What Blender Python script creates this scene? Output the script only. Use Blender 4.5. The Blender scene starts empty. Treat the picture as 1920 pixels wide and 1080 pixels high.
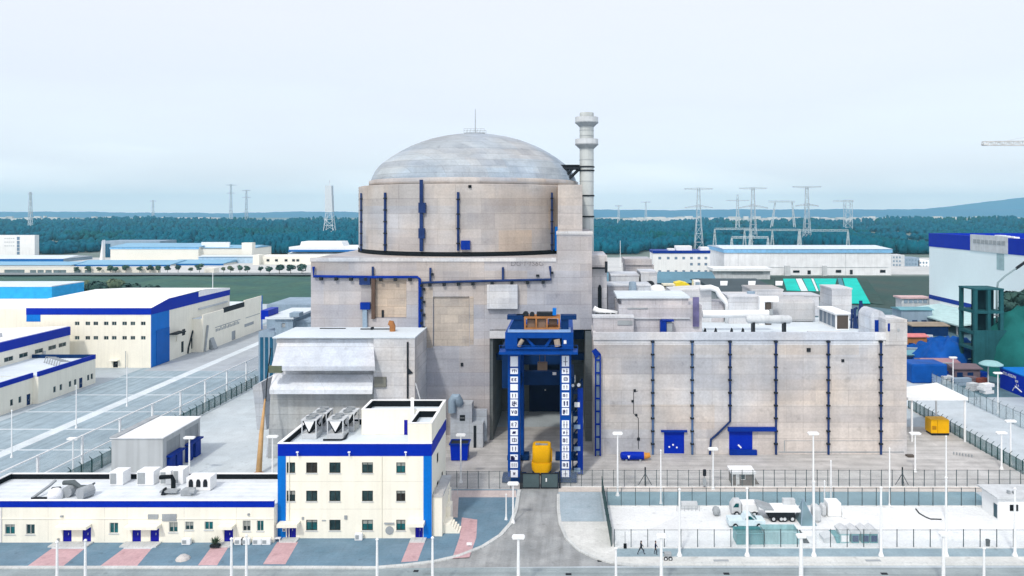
import bpy, bmesh, math, random
from mathutils import Vector
R = math.radians
random.seed(7)
S = bpy.context.scene
COL = S.collection

# ------------------------------------------------------------------ camera
H, F = 44.0, 1400.0            # eye height in metres, focal length in photo pixels (1920 wide)
cd = bpy.data.cameras.new('camera'); cam = bpy.data.objects.new('camera', cd); COL.objects.link(cam)
cam.location = (0, 0, H); cam.rotation_euler = (R(90), 0, 0)
cd.sensor_width = 36; cd.lens = F / 1920 * 36
cd.shift_x = -100 / 1920; cd.shift_y = -145 / 1920
cd.clip_start = 0.5; cd.clip_end = 20000
S.camera = cam

# ------------------------------------------------------------------ sky, sun, exposure
SUN_EL, SUN_AZ = R(48), R(200)          # compass style azimuth: behind the camera, a little to the left
w = bpy.data.worlds.new('World'); S.world = w; w.use_nodes = True
nt = w.node_tree; nt.nodes.clear()
out = nt.nodes.new('ShaderNodeOutputWorld')
sky = nt.nodes.new('ShaderNodeTexSky'); sky.sky_type = 'NISHITA'; sky.sun_disc = False
sky.sun_elevation = SUN_EL; sky.sun_rotation = SUN_AZ; sky.dust_density = 4; sky.air_density = 1.0
b1 = nt.nodes.new('ShaderNodeBackground'); b1.inputs[1].default_value = 0.05
nt.links.new(sky.outputs[0], b1.inputs[0])
tc = nt.nodes.new('ShaderNodeTexCoord'); sp = nt.nodes.new('ShaderNodeSeparateXYZ')
nt.links.new(tc.outputs['Generated'], sp.inputs[0])
cr = nt.nodes.new('ShaderNodeValToRGB')
nz = nt.nodes.new('ShaderNodeTexNoise'); nz.inputs['Scale'].default_value = 2.2; nz.inputs['Detail'].default_value = 5
mp = nt.nodes.new('ShaderNodeMapping'); mp.inputs['Scale'].default_value = (1, 1, 5)
nt.links.new(tc.outputs['Generated'], mp.inputs[0]); nt.links.new(mp.outputs[0], nz.inputs['Vector'])
ma = nt.nodes.new('ShaderNodeMath'); ma.operation = 'MULTIPLY_ADD'
ma.inputs[1].default_value = 0.2
nt.links.new(nz.outputs[0], ma.inputs[0])
mb_ = nt.nodes.new('ShaderNodeMath'); mb_.operation = 'SUBTRACT'; mb_.inputs[1].default_value = 0.10
nt.links.new(sp.outputs[2], mb_.inputs[0]); nt.links.new(mb_.outputs[0], ma.inputs[2])
nt.links.new(ma.outputs[0], cr.inputs[0])
e = cr.color_ramp.elements
e[0].position = 0.0; e[0].color = (1.05, 1.13, 1.22, 1)
e[1].position = 0.30; e[1].color = (0.845, 0.845, 0.90, 1)
x = cr.color_ramp.elements.new(0.06); x.color = (0.83, 0.90, 0.99, 1)
x = cr.color_ramp.elements.new(0.15); x.color = (0.78, 0.81, 0.90, 1)
b2 = nt.nodes.new('ShaderNodeBackground'); b2.inputs[1].default_value = 0.97
nt.links.new(cr.outputs[0], b2.inputs[0])
ad = nt.nodes.new('ShaderNodeAddShader')
nt.links.new(b1.outputs[0], ad.inputs[0]); nt.links.new(b2.outputs[0], ad.inputs[1]); nt.links.new(ad.outputs[0], out.inputs[0])
sl = bpy.data.lights.new('sun', 'SUN'); sl.energy = 2.0; sl.angle = R(4); sl.color = (1, 0.95, 0.87)
so = bpy.data.objects.new('sun', sl); COL.objects.link(so)
# direction towards the sun: azimuth measured from +Y clockwise
sd = Vector((math.sin(SUN_AZ) * math.cos(SUN_EL), math.cos(SUN_AZ) * math.cos(SUN_EL), math.sin(SUN_EL)))
so.rotation_euler = sd.to_track_quat('Z', 'Y').to_euler(); so.location = (0, -20, 120)
S.view_settings.view_transform = 'Standard'; S.view_settings.look = 'None'
S.view_settings.exposure = 0.0; S.view_settings.gamma = 1
S.cycles.volume_bounces = 0; S.cycles.max_bounces = 6; S.cycles.transparent_max_bounces = 24
S.cycles.use_denoising = True

# ------------------------------------------------------------------ picture-to-place helpers
def X(px, D): return (px - 1060) * D / F
def Z(py, D): return H + (395 - py) * D / F
def GD(py): return F * H / (py - 395)
def G(px, py):
    D = GD(py); return (X(px, D), D)

# ------------------------------------------------------------------ materials
MATS = {}
def _nodes(name):
    m = bpy.data.materials.new(name); m.use_nodes = True
    n = m.node_tree; p = n.nodes['Principled BSDF']
    return m, n, p
def _noise(n, scale, detail=4, vec=None, stretch=None):
    t = n.nodes.new('ShaderNodeTexNoise'); t.inputs['Scale'].default_value = scale; t.inputs['Detail'].default_value = detail
    c = n.nodes.new('ShaderNodeTexCoord')
    if stretch:
        mp = n.nodes.new('ShaderNodeMapping'); mp.inputs['Scale'].default_value = stretch
        n.links.new(c.outputs['Object'], mp.inputs[0]); n.links.new(mp.outputs[0], t.inputs['Vector'])
    else:
        n.links.new(c.outputs['Object'], t.inputs['Vector'])
    return t.outputs[0]
def _range(n, sock, lo, hi, f0=0.3, f1=0.7):
    r = n.nodes.new('ShaderNodeMapRange'); r.inputs[1].default_value = f0; r.inputs[2].default_value = f1
    r.inputs[3].default_value = lo; r.inputs[4].default_value = hi
    n.links.new(sock, r.inputs[0]); return r.outputs[0]
def _mul(n, a, b):
    m = n.nodes.new('ShaderNodeMath'); m.operation = 'MULTIPLY'
    n.links.new(a, m.inputs[0]); n.links.new(b, m.inputs[1]); return m.outputs[0]
def _scale_col(n, col, fac):
    v = n.nodes.new('ShaderNodeVectorMath'); v.operation = 'SCALE'
    if isinstance(col, tuple): v.inputs[0].default_value = col
    else: n.links.new(col, v.inputs[0])
    n.links.new(fac, v.inputs['Scale']); return v.outputs[0]
def _mixc(n, a, b, fac):
    m = n.nodes.new('ShaderNodeMix'); m.data_type = 'RGBA'
    for s, v in ((m.inputs[6], a), (m.inputs[7], b)):
        if isinstance(v, tuple): s.default_value = (*v, 1)
        else: n.links.new(v, s)
    if isinstance(fac, float): m.inputs[0].default_value = fac
    else: n.links.new(fac, m.inputs[0])
    return m.outputs[2]
def _bump(n, p, sock, strength, dist=0.05):
    b = n.nodes.new('ShaderNodeBump'); b.inputs['Strength'].default_value = strength; b.inputs['Distance'].default_value = dist
    n.links.new(sock, b.inputs['Height']); n.links.new(b.outputs[0], p.inputs['Normal'])

def paint(name, col, rough=0.5, var=0.12, scale=0.5, streak=0.0, metal=0.0, fine=0.06, bump=0.0):
    """even paint, sheet metal or plaster with weathering"""
    if name in MATS: return MATS[name]
    m, n, p = _nodes(name)
    f = _range(n, _noise(n, scale, 5), 1 - var, 1 + var)
    f = _mul(n, f, _range(n, _noise(n, scale * 14, 3), 1 - fine, 1 + fine))
    if streak: f = _mul(n, f, _range(n, _noise(n, 1.6, 4, stretch=(1, 1, 0.05)), 1 - streak, 1.0, .35, .55))
    n.links.new(_scale_col(n, col, f), p.inputs['Base Color'])
    p.inputs['Specular IOR Level'].default_value = 0.06
    p.inputs['Roughness'].default_value = rough; p.inputs['Metallic'].default_value = metal
    if bump: _bump(n, p, _noise(n, scale * 14, 3), bump)
    MATS[name] = m; return m

def ribbed(name, col, period=0.6, rough=0.5, var=0.08, axis='u', depth=0.10):
    """profiled metal cladding: ribs a hand wide"""
    if name in MATS: return MATS[name]
    m, n, p = _nodes(name)
    c = n.nodes.new('ShaderNodeTexCoord'); s = n.nodes.new('ShaderNodeSeparateXYZ'); n.links.new(c.outputs['Object'], s.inputs[0])
    a = n.nodes.new('ShaderNodeMath'); a.operation = 'ADD'
    if axis == 'u': n.links.new(s.outputs[0], a.inputs[0]); n.links.new(s.outputs[1], a.inputs[1])
    else: n.links.new(s.outputs[0 if axis == 'x' else 1], a.inputs[0]); a.inputs[1].default_value = 0
    d = n.nodes.new('ShaderNodeMath'); d.operation = 'MULTIPLY'; d.inputs[1].default_value = 2 * math.pi / period
    n.links.new(a.outputs[0], d.inputs[0])
    si = n.nodes.new('ShaderNodeMath'); si.operation = 'SINE'; n.links.new(d.outputs[0], si.inputs[0])
    f = _range(n, si.outputs[0], 1 - depth, 1.0, -1, -0.4)
    f = _mul(n, f, _range(n, _noise(n, 0.25, 5), 1 - var, 1 + var))
    f = _mul(n, f, _range(n, _noise(n, 1.2, 4, stretch=(1, 1, 0.05)), 0.93, 1.0, .35, .55))
    n.links.new(_scale_col(n, col, f), p.inputs['Base Color']); p.inputs['Roughness'].default_value = rough
    _bump(n, p, si.outputs[0], 0.3)
    MATS[name] = m; return m

def concrete(name, col, tan=(0.50, 0.42, 0.34), w=7.0, h=2.6, tanbias=-0.45, patch=(13.0, 6.5), stain=0.13, rough=0.85):
    """cast concrete: formwork lifts, repaired patches of another tint, rain streaks"""
    if name in MATS: return MATS[name]
    m, n, p = _nodes(name)
    c = n.nodes.new('ShaderNodeTexCoord'); s = n.nodes.new('ShaderNodeSeparateXYZ'); n.links.new(c.outputs['Object'], s.inputs[0])
    a = n.nodes.new('ShaderNodeMath'); a.operation = 'ADD'; n.links.new(s.outputs[0], a.inputs[0]); n.links.new(s.outputs[1], a.inputs[1])
    cb = n.nodes.new('ShaderNodeCombineXYZ'); n.links.new(a.outputs[0], cb.inputs[0]); n.links.new(s.outputs[2], cb.inputs[1])
    def brick(bw, bh, c1, c2, mort, msize, bias, off=0.37):
        b = n.nodes.new('ShaderNodeTexBrick'); n.links.new(cb.outputs[0], b.inputs['Vector'])
        b.inputs['Color1'].default_value = (*c1, 1); b.inputs['Color2'].default_value = (*c2, 1); b.inputs['Mortar'].default_value = (*mort, 1)
        b.inputs['Scale'].default_value = 1; b.inputs['Mortar Size'].default_value = msize; b.inputs['Mortar Smooth'].default_value = 0.2
        b.inputs['Bias'].default_value = bias; b.inputs['Brick Width'].default_value = bw; b.inputs['Row Height'].default_value = bh
        b.offset = off; b.squash = 1; return b.outputs[0]
    tint = brick(patch[0], patch[1], col, tan, col, 0.0, tanbias)
    pan = brick(w, h, (1.07,) * 3, (0.85, 0.86, 0.89), (0.78, 0.76, 0.75), 0.03, -0.1)
    pour = brick(900, h, (1,) * 3, (1,) * 3, (0.80, 0.79, 0.78), 0.03, 0, 0)
    small = brick(w * .71, h * .83, (1.05,) * 3, (0.86, 0.87, 0.90), (1, 1, 1), 0.0, -0.25, 0.61)
    v = n.nodes.new('ShaderNodeVectorMath'); v.operation = 'MULTIPLY'; n.links.new(tint, v.inputs[0]); n.links.new(pan, v.inputs[1])
    v2 = n.nodes.new('ShaderNodeVectorMath'); v2.operation = 'MULTIPLY'; n.links.new(v.outputs[0], v2.inputs[0]); n.links.new(small, v2.inputs[1])
    warm = _mixc(n, (0.92, 0.985, 1.06), (1.03, 0.99, 0.95), _range(n, _noise(n, 0.06, 4), 0, 1, .38, .60))
    v3 = n.nodes.new('ShaderNodeVectorMath'); v3.operation = 'MULTIPLY'; n.links.new(v2.outputs[0], v3.inputs[0]); n.links.new(warm, v3.inputs[1])
    v4 = n.nodes.new('ShaderNodeVectorMath'); v4.operation = 'MULTIPLY'; n.links.new(v3.outputs[0], v4.inputs[0]); n.links.new(pour, v4.inputs[1]); v3 = v4
    f = _range(n, _noise(n, 0.9, 5, stretch=(1, 1, 0.08)), 1 - stain * .45, 1.02, .34, .56)
    f = _mul(n, f, _range(n, _noise(n, 1.1, 5, stretch=(.10, .10, 1.3)), 0.94, 1.04))
    f = _mul(n, f, _range(n, _noise(n, 0.16, 6), 0.86, 1.08))
    f = _mul(n, f, _range(n, _noise(n, 3.0, 5), 0.91, 1.07))
    f = _mul(n, f, _range(n, _noise(n, 0.55, 7), 0.82, 1.0, .27, .35))
    n.links.new(_scale_col(n, v3.outputs[0], f), p.inputs['Base Color']); p.inputs['Roughness'].default_value = rough
    _bump(n, p, _noise(n, 4.0, 5), 0.15)
    MATS[name] = m; return m

def ground_mat(name, col, col2=None, scale=0.05, slab=None, joint=0.86, rough=0.9, amount=0.5, stain=0.1, tyres=None, patches=0.06):
    if name in MATS: return MATS[name]
    m, n, p = _nodes(name)
    base = _mixc(n, col, col2 or col, _range(n, _noise(n, scale, 6), 0.0, 1.0, 0.5 - amount * .4, 0.5 + amount * .4))
    f = _range(n, _noise(n, 0.35, 6), 1 - stain, 1 + stain * .5)
    f = _mul(n, f, _range(n, _noise(n, 3.5, 4), 0.90, 1.06))
    f = _mul(n, f, _range(n, _noise(n, 0.8, 8), 0.80, 1.0, .28, .37))
    if patches:
        vo = n.nodes.new('ShaderNodeTexVoronoi'); vo.distance = 'CHEBYCHEV'; vo.inputs['Scale'].default_value = 0.11; c_ = n.nodes.new('ShaderNodeTexCoord'); n.links.new(c_.outputs['Object'], vo.inputs['Vector'])
        sx_ = n.nodes.new('ShaderNodeSeparateColor'); n.links.new(vo.outputs['Color'], sx_.inputs[0]); f = _mul(n, f, _range(n, sx_.outputs[0], 1 - patches, 1 + patches * .6, 0, 1))
    if tyres: f = _mul(n, f, _range(n, _noise(n, 1.0, 4, stretch=tyres), 0.84, 1.04, .36, .58))
    if slab:
        c = n.nodes.new('ShaderNodeTexCoord')
        b = n.nodes.new('ShaderNodeTexBrick'); n.links.new(c.outputs['Object'], b.inputs['Vector'])
        b.inputs['Color1'].default_value = (1.0, 1.0, 1.0, 1); b.inputs['Color2'].default_value = (0.95, 0.95, 0.95, 1); b.inputs['Mortar'].default_value = (joint,) * 3 + (1,)
        b.inputs['Scale'].default_value = 1; b.inputs['Mortar Size'].default_value = 0.03 * max(1, slab[0] / 6); b.inputs['Brick Width'].default_value = slab[0]; b.inputs['Row Height'].default_value = slab[1]
        b.offset = 0.0
        v = n.nodes.new('ShaderNodeVectorMath'); v.operation = 'MULTIPLY'; n.links.new(base, v.inputs[0]); n.links.new(b.outputs[0], v.inputs[1]); base = v.outputs[0]
    n.links.new(_scale_col(n, base, f), p.inputs['Base Color']); p.inputs['Roughness'].default_value = rough
    MATS[name] = m; return m

def glass(name, col=(0.02, 0.045, 0.05), rough=0.08):
    if name in MATS: return MATS[name]
    m, n, p = _nodes(name)
    f = _range(n, _noise(n, 0.7, 2), 0.5, 1.6); p.inputs['Specular IOR Level'].default_value = 0.3
    n.links.new(_scale_col(n, col, f), p.inputs['Base Color']); p.inputs['Roughness'].default_value = rough
    MATS[name] = m; return m

def netting(name, col, alpha):
    """woven wire or mesh cloth too fine to see thread by thread"""
    if name in MATS: return MATS[name]
    m, n, p = _nodes(name)
    n.links.new(_scale_col(n, col, _range(n, _noise(n, 0.4, 4), 0.8, 1.15)), p.inputs['Base Color']); p.inputs['Roughness'].default_value = 0.6
    t = n.nodes.new('ShaderNodeBsdfTransparent'); mx = n.nodes.new('ShaderNodeMixShader')
    n.links.new(_range(n, _noise(n, 0.25, 3), alpha * .75, alpha * 1.25), mx.inputs[0])
    n.links.new(t.outputs[0], mx.inputs[1]); n.links.new(p.outputs[0], mx.inputs[2])
    n.links.new(mx.outputs[0], n.nodes['Material Output'].inputs[0])
    MATS[name] = m; return m

def leafy(name, c1, c2):
    if name in MATS: return MATS[name]
    m, n, p = _nodes(name)
    n.links.new(_mixc(n, c1, c2, _range(n, _noise(n, 0.5, 4), 0, 1)), p.inputs['Base Color']); p.inputs['Roughness'].default_value = 0.8
    MATS[name] = m; return m

CONC = concrete('concrete_main', (0.425, 0.415, 0.43))
CONC_T = concrete('concrete_containment', (0.45, 0.435, 0.43), tanbias=-0.15, w=9, h=3.1, patch=(10, 5))
CONC_F = concrete('concrete_fuel', (0.53, 0.507, 0.492), tan=(0.55, 0.46, 0.37), tanbias=-0.5, w=8.2, h=2.9, patch=(16, 4.5))
CONC_L = concrete('concrete_light', (0.60, 0.60, 0.60), tanbias=-0.95, stain=0.16, w=6, h=2.2)
CONC_D = concrete('concrete_dome', (0.355, 0.41, 0.455), tan=(0.40, 0.40, 0.40), tanbias=-0.4, w=5, h=1.4, patch=(9, 2.2), stain=0.1)
CONC_G = concrete('concrete_bay_shade', (0.13, 0.15, 0.155), tanbias=-0.95)  # bay concrete, with the shade of the recess darkened into its colour
TAN = concrete('concrete_tan', (0.52, 0.43, 0.34), tan=(0.47, 0.40, 0.33), tanbias=0, w=3.4, h=1.6)
CREAM = paint('cream_plaster', (0.86, 0.83, 0.72), 0.75, 0.035, 0.25, streak=0.05, fine=0.02)
WHITE = paint('white_cladding', (0.84, 0.85, 0.85), 0.6, 0.04, 0.2, streak=0.06, fine=0.02)
ROOF = paint('pale_roof_membrane', (0.62, 0.69, 0.74), 0.7, 0.07, 0.18, fine=0.04)
ROOFW = ribbed('white_sheet_roof', (0.84, 0.85, 0.86), 0.9, axis='y', depth=0.05)
NAVY = paint('navy_paint', (0.003, 0.03, 0.27), 0.45, 0.1, 0.4, streak=0.1)
BAND = paint('royal_blue_fascia', (0.001, 0.022, 0.38), 0.4, 0.05, 0.3, streak=0.05)
AZURE = paint('azure_cladding', (0.004, 0.16, 0.58), 0.4, 0.05, 0.3, streak=0.06)
STEELB = paint('crane_blue', (0.003, 0.055, 0.29), 0.4, 0.14, 0.5, streak=0.12)
STEELD = paint('crane_deep_blue', (0.004, 0.028, 0.11), 0.45, 0.14, 0.5)
PIPEB = paint('pipe_blue', (0.018, 0.04, 0.135), 0.5, 0.25, 0.35)
DARK = paint('dark_steel', (0.02, 0.024, 0.03), 0.5)
BLACK = paint('black_lining', (0.008, 0.010, 0.013), 0.7)
GREY = paint('grey_metal', (0.33, 0.36, 0.38), 0.5, 0.12, 0.5, streak=0.1)
LGREY = paint('light_grey_metal', (0.56, 0.59, 0.61), 0.5, 0.1, 0.5, streak=0.1)
POLE = paint('white_pole_paint', (0.80, 0.82, 0.83), 0.45, 0.05)
GLASS = glass('window_glass'); GLASST = glass('teal_window_glass', (0.01, 0.09, 0.10))
BROWN = paint('brown_door', (0.09, 0.075, 0.065), 0.6)
YELLOW = paint('yellow_paint', (0.84, 0.45, 0.006), 0.4, 0.08, 0.5)
RUST = paint('rusty_orange', (0.36, 0.16, 0.06), 0.7, 0.2, 0.8)
DOORB = paint('indigo_door', (0.012, 0.012, 0.30), 0.45, 0.08)
BLUETARP = paint('blue_tarpaulin', (0.004, 0.075, 0.34), 0.5, 0.2, 0.3, bump=0.3)
SLATE = paint('slate_building', (0.27, 0.36, 0.45), 0.7, 0.1, 0.2, streak=0.1)
MESHW = netting('pale_wire_mesh', (0.62, 0.72, 0.76), 0.10)
MESHG = netting('green_mesh', (0.02, 0.13, 0.13), 0.40)
MESHD = netting('grey_wire_mesh', (0.42, 0.50, 0.53), 0.09)

# ------------------------------------------------------------------ mesh helpers
ORG = {}
class MB:
    def __init__(s): s.v = []; s.f = []; s.p = []
    def add(s, vs, fs):
        o = len(s.v); s.p.append((o, len(vs), len(s.f), len(fs))); s.v += [tuple(q) for q in vs]; s.f += [tuple(i + o for i in q) for q in fs]; return s
    def box(s, x0, x1, y0, y1, z0, z1):
        return s.add([(x0,y0,z0),(x1,y0,z0),(x1,y1,z0),(x0,y1,z0),(x0,y0,z1),(x1,y0,z1),(x1,y1,z1),(x0,y1,z1)],
                     [(0,3,2,1),(4,5,6,7),(0,1,5,4),(1,2,6,5),(2,3,7,6),(3,0,4,7)])
    def cbox(s, c, d, rz=0):
        ca, sa = math.cos(rz), math.sin(rz); vs = []
        for z in (-1, 1):
            for x, y in ((-1,-1),(1,-1),(1,1),(-1,1)):
                a, b = x*d[0]/2, y*d[1]/2
                vs.append((c[0]+a*ca-b*sa, c[1]+a*sa+b*ca, c[2]+z*d[2]/2))
        return s.add(vs, [(0,3,2,1),(4,5,6,7),(0,1,5,4),(1,2,6,5),(2,3,7,6),(3,0,4,7)])
    def prism(s, pts, d):
        """planar polygon pts swept by vector d"""
        n = len(pts); vs = [tuple(p) for p in pts] + [(p[0]+d[0], p[1]+d[1], p[2]+d[2]) for p in pts]
        fs = [tuple(range(n-1, -1, -1)), tuple(range(n, 2*n))] + [(i, (i+1) % n, n+(i+1) % n, n+i) for i in range(n)]
        return s.add(vs, fs)
    def quad(s, a, b, c, d): return s.add([a, b, c, d], [(0,1,2,3)])
    def ngon(s, pts): return s.add(pts, [tuple(range(len(pts)))])
    def cyl(s, p0, p1, r, seg=10, r1=None):
        return s.tube([p0, p1], [r, r if r1 is None else r1], seg)
    def tube(s, pts, r, seg=8):
        pts = [Vector(p) for p in pts]; n = len(pts)
        rs = r if isinstance(r, (list, tuple)) else [r] * n
        vs = []; u = None
        for i, p in enumerate(pts):
            t = (pts[min(i+1, n-1)] - pts[max(i-1, 0)]).normalized()
            if u is None:
                u = t.cross(Vector((0,0,1)) if abs(t.z) < 0.9 else Vector((1,0,0))).normalized()
            else:
                u = (u - t * u.dot(t)).normalized()
            v = t.cross(u)
            for k in range(seg):
                a = 2*math.pi*(k+.5)/seg; vs.append(p + (u*math.cos(a) + v*math.sin(a)) * rs[i])
        fs = [(i*seg+k, i*seg+(k+1) % seg, (i+1)*seg+(k+1) % seg, (i+1)*seg+k) for i in range(n-1) for k in range(seg)]
        fs += [tuple(range(seg-1, -1, -1)), tuple(range((n-1)*seg, n*seg))]
        return s.add(vs, fs)
    def lathe(s, prof, cx, cy, seg=24, caps=True):
        vs = [(cx + r*math.cos(2*math.pi*k/seg), cy + r*math.sin(2*math.pi*k/seg), z) for r, z in prof for k in range(seg)]
        n = len(prof)
        fs = [(i*seg+k, i*seg+(k+1) % seg, (i+1)*seg+(k+1) % seg, (i+1)*seg+k) for i in range(n-1) for k in range(seg)]
        if caps: fs += [tuple(range(seg-1, -1, -1)), tuple(range((n-1)*seg, n*seg))]
        return s.add(vs, fs)
    def each(s, name, mat, parent=None, **k):
        """every piece added to this builder becomes an object of its own"""
        res = []
        for o, nv, fo, nf in s.p:
            q = MB(); q.add(s.v[o:o+nv], [tuple(i-o for i in f) for f in s.f[fo:fo+nf]]); res.append(q.build(name, mat, parent, **k))
        return res
    def build(s, name, mat, parent=None, smooth=False, at=None, bevel=0, autosmooth=False):
        me = bpy.data.meshes.new(name)
        o = bpy.data.objects.new(name, me); COL.objects.link(o)
        if parent is not None:
            org = ORG[parent.name]; o.parent = parent
        else:
            org = at or (0, 0, 0); o.location = org
        ORG[o.name] = org
        me.from_pydata([(a-org[0], b-org[1], c-org[2]) for a, b, c in s.v], [], s.f); me.validate(); me.update()
        if isinstance(mat, (list, tuple)):
            for q in mat: me.materials.append(q)
        else: me.materials.append(mat)
        if smooth:
            for p in me.polygons: p.use_smooth = True
            if autosmooth:
                try: me.set_sharp_from_angle(angle=R(40))
                except Exception: pass
        if bevel:
            b = o.modifiers.new('bevel', 'BEVEL'); b.width = bevel; b.segments = 2; b.limit_method = 'ANGLE'; b.harden_normals = False
        return o

def text(name, body, size, mat, parent, loc, rot, extrude=0.02, shear=0.0, align='LEFT', sx=1.0):
    c = bpy.data.curves.new(name, 'FONT'); c.body = body; c.size = size; c.extrude = extrude; c.shear = shear; c.align_x = align
    t = bpy.data.objects.new('tmp', c); COL.objects.link(t)
    me = bpy.data.meshes.new_from_object(t.evaluated_get(bpy.context.evaluated_depsgraph_get()))
    COL.objects.unlink(t); bpy.data.objects.remove(t)
    o = bpy.data.objects.new(name, me); COL.objects.link(o); me.name = name; me.materials.clear(); me.materials.append(mat)
    org = ORG[parent.name]; o.parent = parent; o.location = (loc[0]-org[0], loc[1]-org[1], loc[2]-org[2]); o.rotation_euler = rot; o.scale = (sx, 1, 1); ORG[o.name] = org
    return o
def tag(o, label, cat, group=None, kind=None):
    o['label'] = label; o['category'] = cat
    if group: o['group'] = group
    if kind: o['kind'] = kind
    return o
def thing(name, label, cat, loc=(0, 0, 0), group=None):
    o = bpy.data.objects.new(name, None); COL.objects.link(o); o.location = loc; o.empty_display_size = 0.5
    ORG[o.name] = tuple(loc)
    return tag(o, label, cat, group)
def struct(mb, name, mat, **k):
    o = mb.build(name, mat, **k); o['kind'] = 'structure'; return o
def dup(root, loc, label, rz=None):
    r = root.copy(); COL.objects.link(r); r.location = loc; r['label'] = label
    if rz is not None: r.rotation_euler = (0, 0, rz)
    for ch in list(root.children):
        c = ch.copy(); COL.objects.link(c); c.parent = r
        for g in ch.children:
            d = g.copy(); COL.objects.link(d); d.parent = c
    return r
ORD = ['first','second','third','fourth','fifth','sixth','seventh','eighth','ninth','tenth','eleventh','twelfth','thirteenth','fourteenth','fifteenth','sixteenth','seventeenth','eighteenth','nineteenth','twentieth']

# facade planes: P(u, v, w) with u along the wall, v up, w inwards
def front(y): return lambda u, v, q: (u, y + q, v)
def rightf(x): return lambda u, v, q: (x - q, u, v)
def leftf(x): return lambda u, v, q: (x + q, u, v)
def pbox(mb, P, u0, u1, v0, v1, w0, w1):
    c = [P(u0,v0,w0), P(u1,v1,w1)]
    lo = [min(a, b) for a, b in zip(*c)]; hi = [max(a, b) for a, b in zip(*c)]
    return mb.box(lo[0], hi[0], lo[1], hi[1], lo[2], hi[2])
def facade(mb, P, u0, u1, v0, v1, holes, depth=0.22):
    us = sorted({u0, u1, *[h[0] for h in holes], *[h[1] for h in holes]}); vs = sorted({v0, v1, *[h[2] for h in holes], *[h[3] for h in holes]})
    for i in range(len(us)-1):
        for j in range(len(vs)-1):
            cu, cv = (us[i]+us[i+1])/2, (vs[j]+vs[j+1])/2
            if not any(h[0] < cu < h[1] and h[2] < cv < h[3] for h in holes):
                mb.quad(P(us[i],vs[j],0), P(us[i+1],vs[j],0), P(us[i+1],vs[j+1],0), P(us[i],vs[j+1],0))
    for a, b, c, d in holes:
        mb.quad(P(a,c,0), P(b,c,0), P(b,c,depth), P(a,c,depth)); mb.quad(P(a,d,0), P(b,d,0), P(b,d,depth), P(a,d,depth))
        mb.quad(P(a,c,0), P(a,d,0), P(a,d,depth), P(a,c,depth)); mb.quad(P(b,c,0), P(b,d,0), P(b,d,depth), P(b,c,depth))
        mb.quad(P(a,c,depth), P(b,c,depth), P(b,d,depth), P(a,d,depth))
def shell(mb, x0, x1, y0, y1, z0, z1, fh=(), rh=(), lh=()):
    facade(mb, front(y0), x0, x1, z0, z1, list(fh)); facade(mb, rightf(x1), y0, y1, z0, z1, list(rh)); facade(mb, leftf(x0), y0, y1, z0, z1, list(lh))
    mb.quad((x0,y1,z0),(x1,y1,z0),(x1,y1,z1),(x0,y1,z1)); mb.quad((x0,y0,z1),(x1,y0,z1),(x1,y1,z1),(x0,y1,z1))
def window(parent, P, h, gl=None, mull=1, fr=None, simple=False):
    a, b, c, d = h; t = min(0.07, (b-a)*.08); m = MB()
    pbox(m, P, a, a+t, c, d, .06, .16); pbox(m, P, b-t, b, c, d, .06, .16)
    pbox(m, P, a+t, b-t, c, c+t, .06, .16); pbox(m, P, a+t, b-t, d-t, d, .06, .16)
    for k in range(mull):
        u = a + (b-a)*(k+1)/(mull+1); pbox(m, P, u-t/2, u+t/2, c+t, d-t, .08, .15)
    w_ = m.build('window', fr or GREY, parent)
    q = MB(); pbox(q, P, a+.01, b-.01, c+.01, d-.01, .17, .19); q.build('pane', gl or GLASS, w_)
    return w_
def door(parent, P, h, mat, leaf=2):
    m = MB(); a, b, c, d = h
    n = leaf
    for k in range(n):
        pbox(m, P, a+(b-a)*k/n+.02, a+(b-a)*(k+1)/n-.02, c+.02, d-.02, .08, .14)
    o = m.build('door', mat, parent)
    q = MB(); u = (a+b)/2 + .12; pbox(q, P, u, u+.05, c+.95, c+1.25, .03, .08); q.build('handle', LGREY, o)
    return o
# ================================================================== SETTING
def sheet(name, pts, z, mat): return struct(MB().ngon([(x, y, z) for x, y in pts]), name, mat)
def rect(name, x0, x1, y0, y1, z, mat): return sheet(name, [(x0,y0),(x1,y0),(x1,y1),(x0,y1)], z, mat)
GRD = ground_mat('open_country', (0.10, 0.15, 0.13), (0.20, 0.24, 0.22), 0.012)
rect('ground', -7600, 7600, -20, 7600, 0, GRD)
SITE = ground_mat('site_concrete', (0.40, 0.47, 0.52), (0.47, 0.53, 0.57), 0.04, slab=(8, 8), joint=0.9)
rect('site_pavement', -330, 330, 60, 352, 0.004, SITE)
YARDL = ground_mat('yard_apron', (0.50, 0.57, 0.61), (0.58, 0.64, 0.67), 0.05, slab=(6, 6), joint=0.93)
sheet('apron', [(-79,112),(-36,112),(-36,143),(-49,172),(-79,190)], 0.008, YARDL)
PLAZA = ground_mat('plaza_concrete', (0.40, 0.395, 0.385), (0.60, 0.59, 0.58), 0.035, slab=(7, 5), joint=0.90, stain=.2, tyres=(.06,.9,1))
rect('plaza', -36, 76, 118, 152, 0.009, PLAZA)
ROADA = ground_mat('asphalt_road', (0.25, 0.31, 0.33), (0.32, 0.37, 0.385), 0.08, stain=0.18, tyres=(.03,1.2,1))
rect('road', -330, 330, 30, 92, 0.012, ROADA)
ENTRY = ground_mat('entry_road', (0.27, 0.29, 0.30), (0.40, 0.41, 0.41), 0.12, stain=0.25, tyres=(1.1,.08,1))
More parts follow.
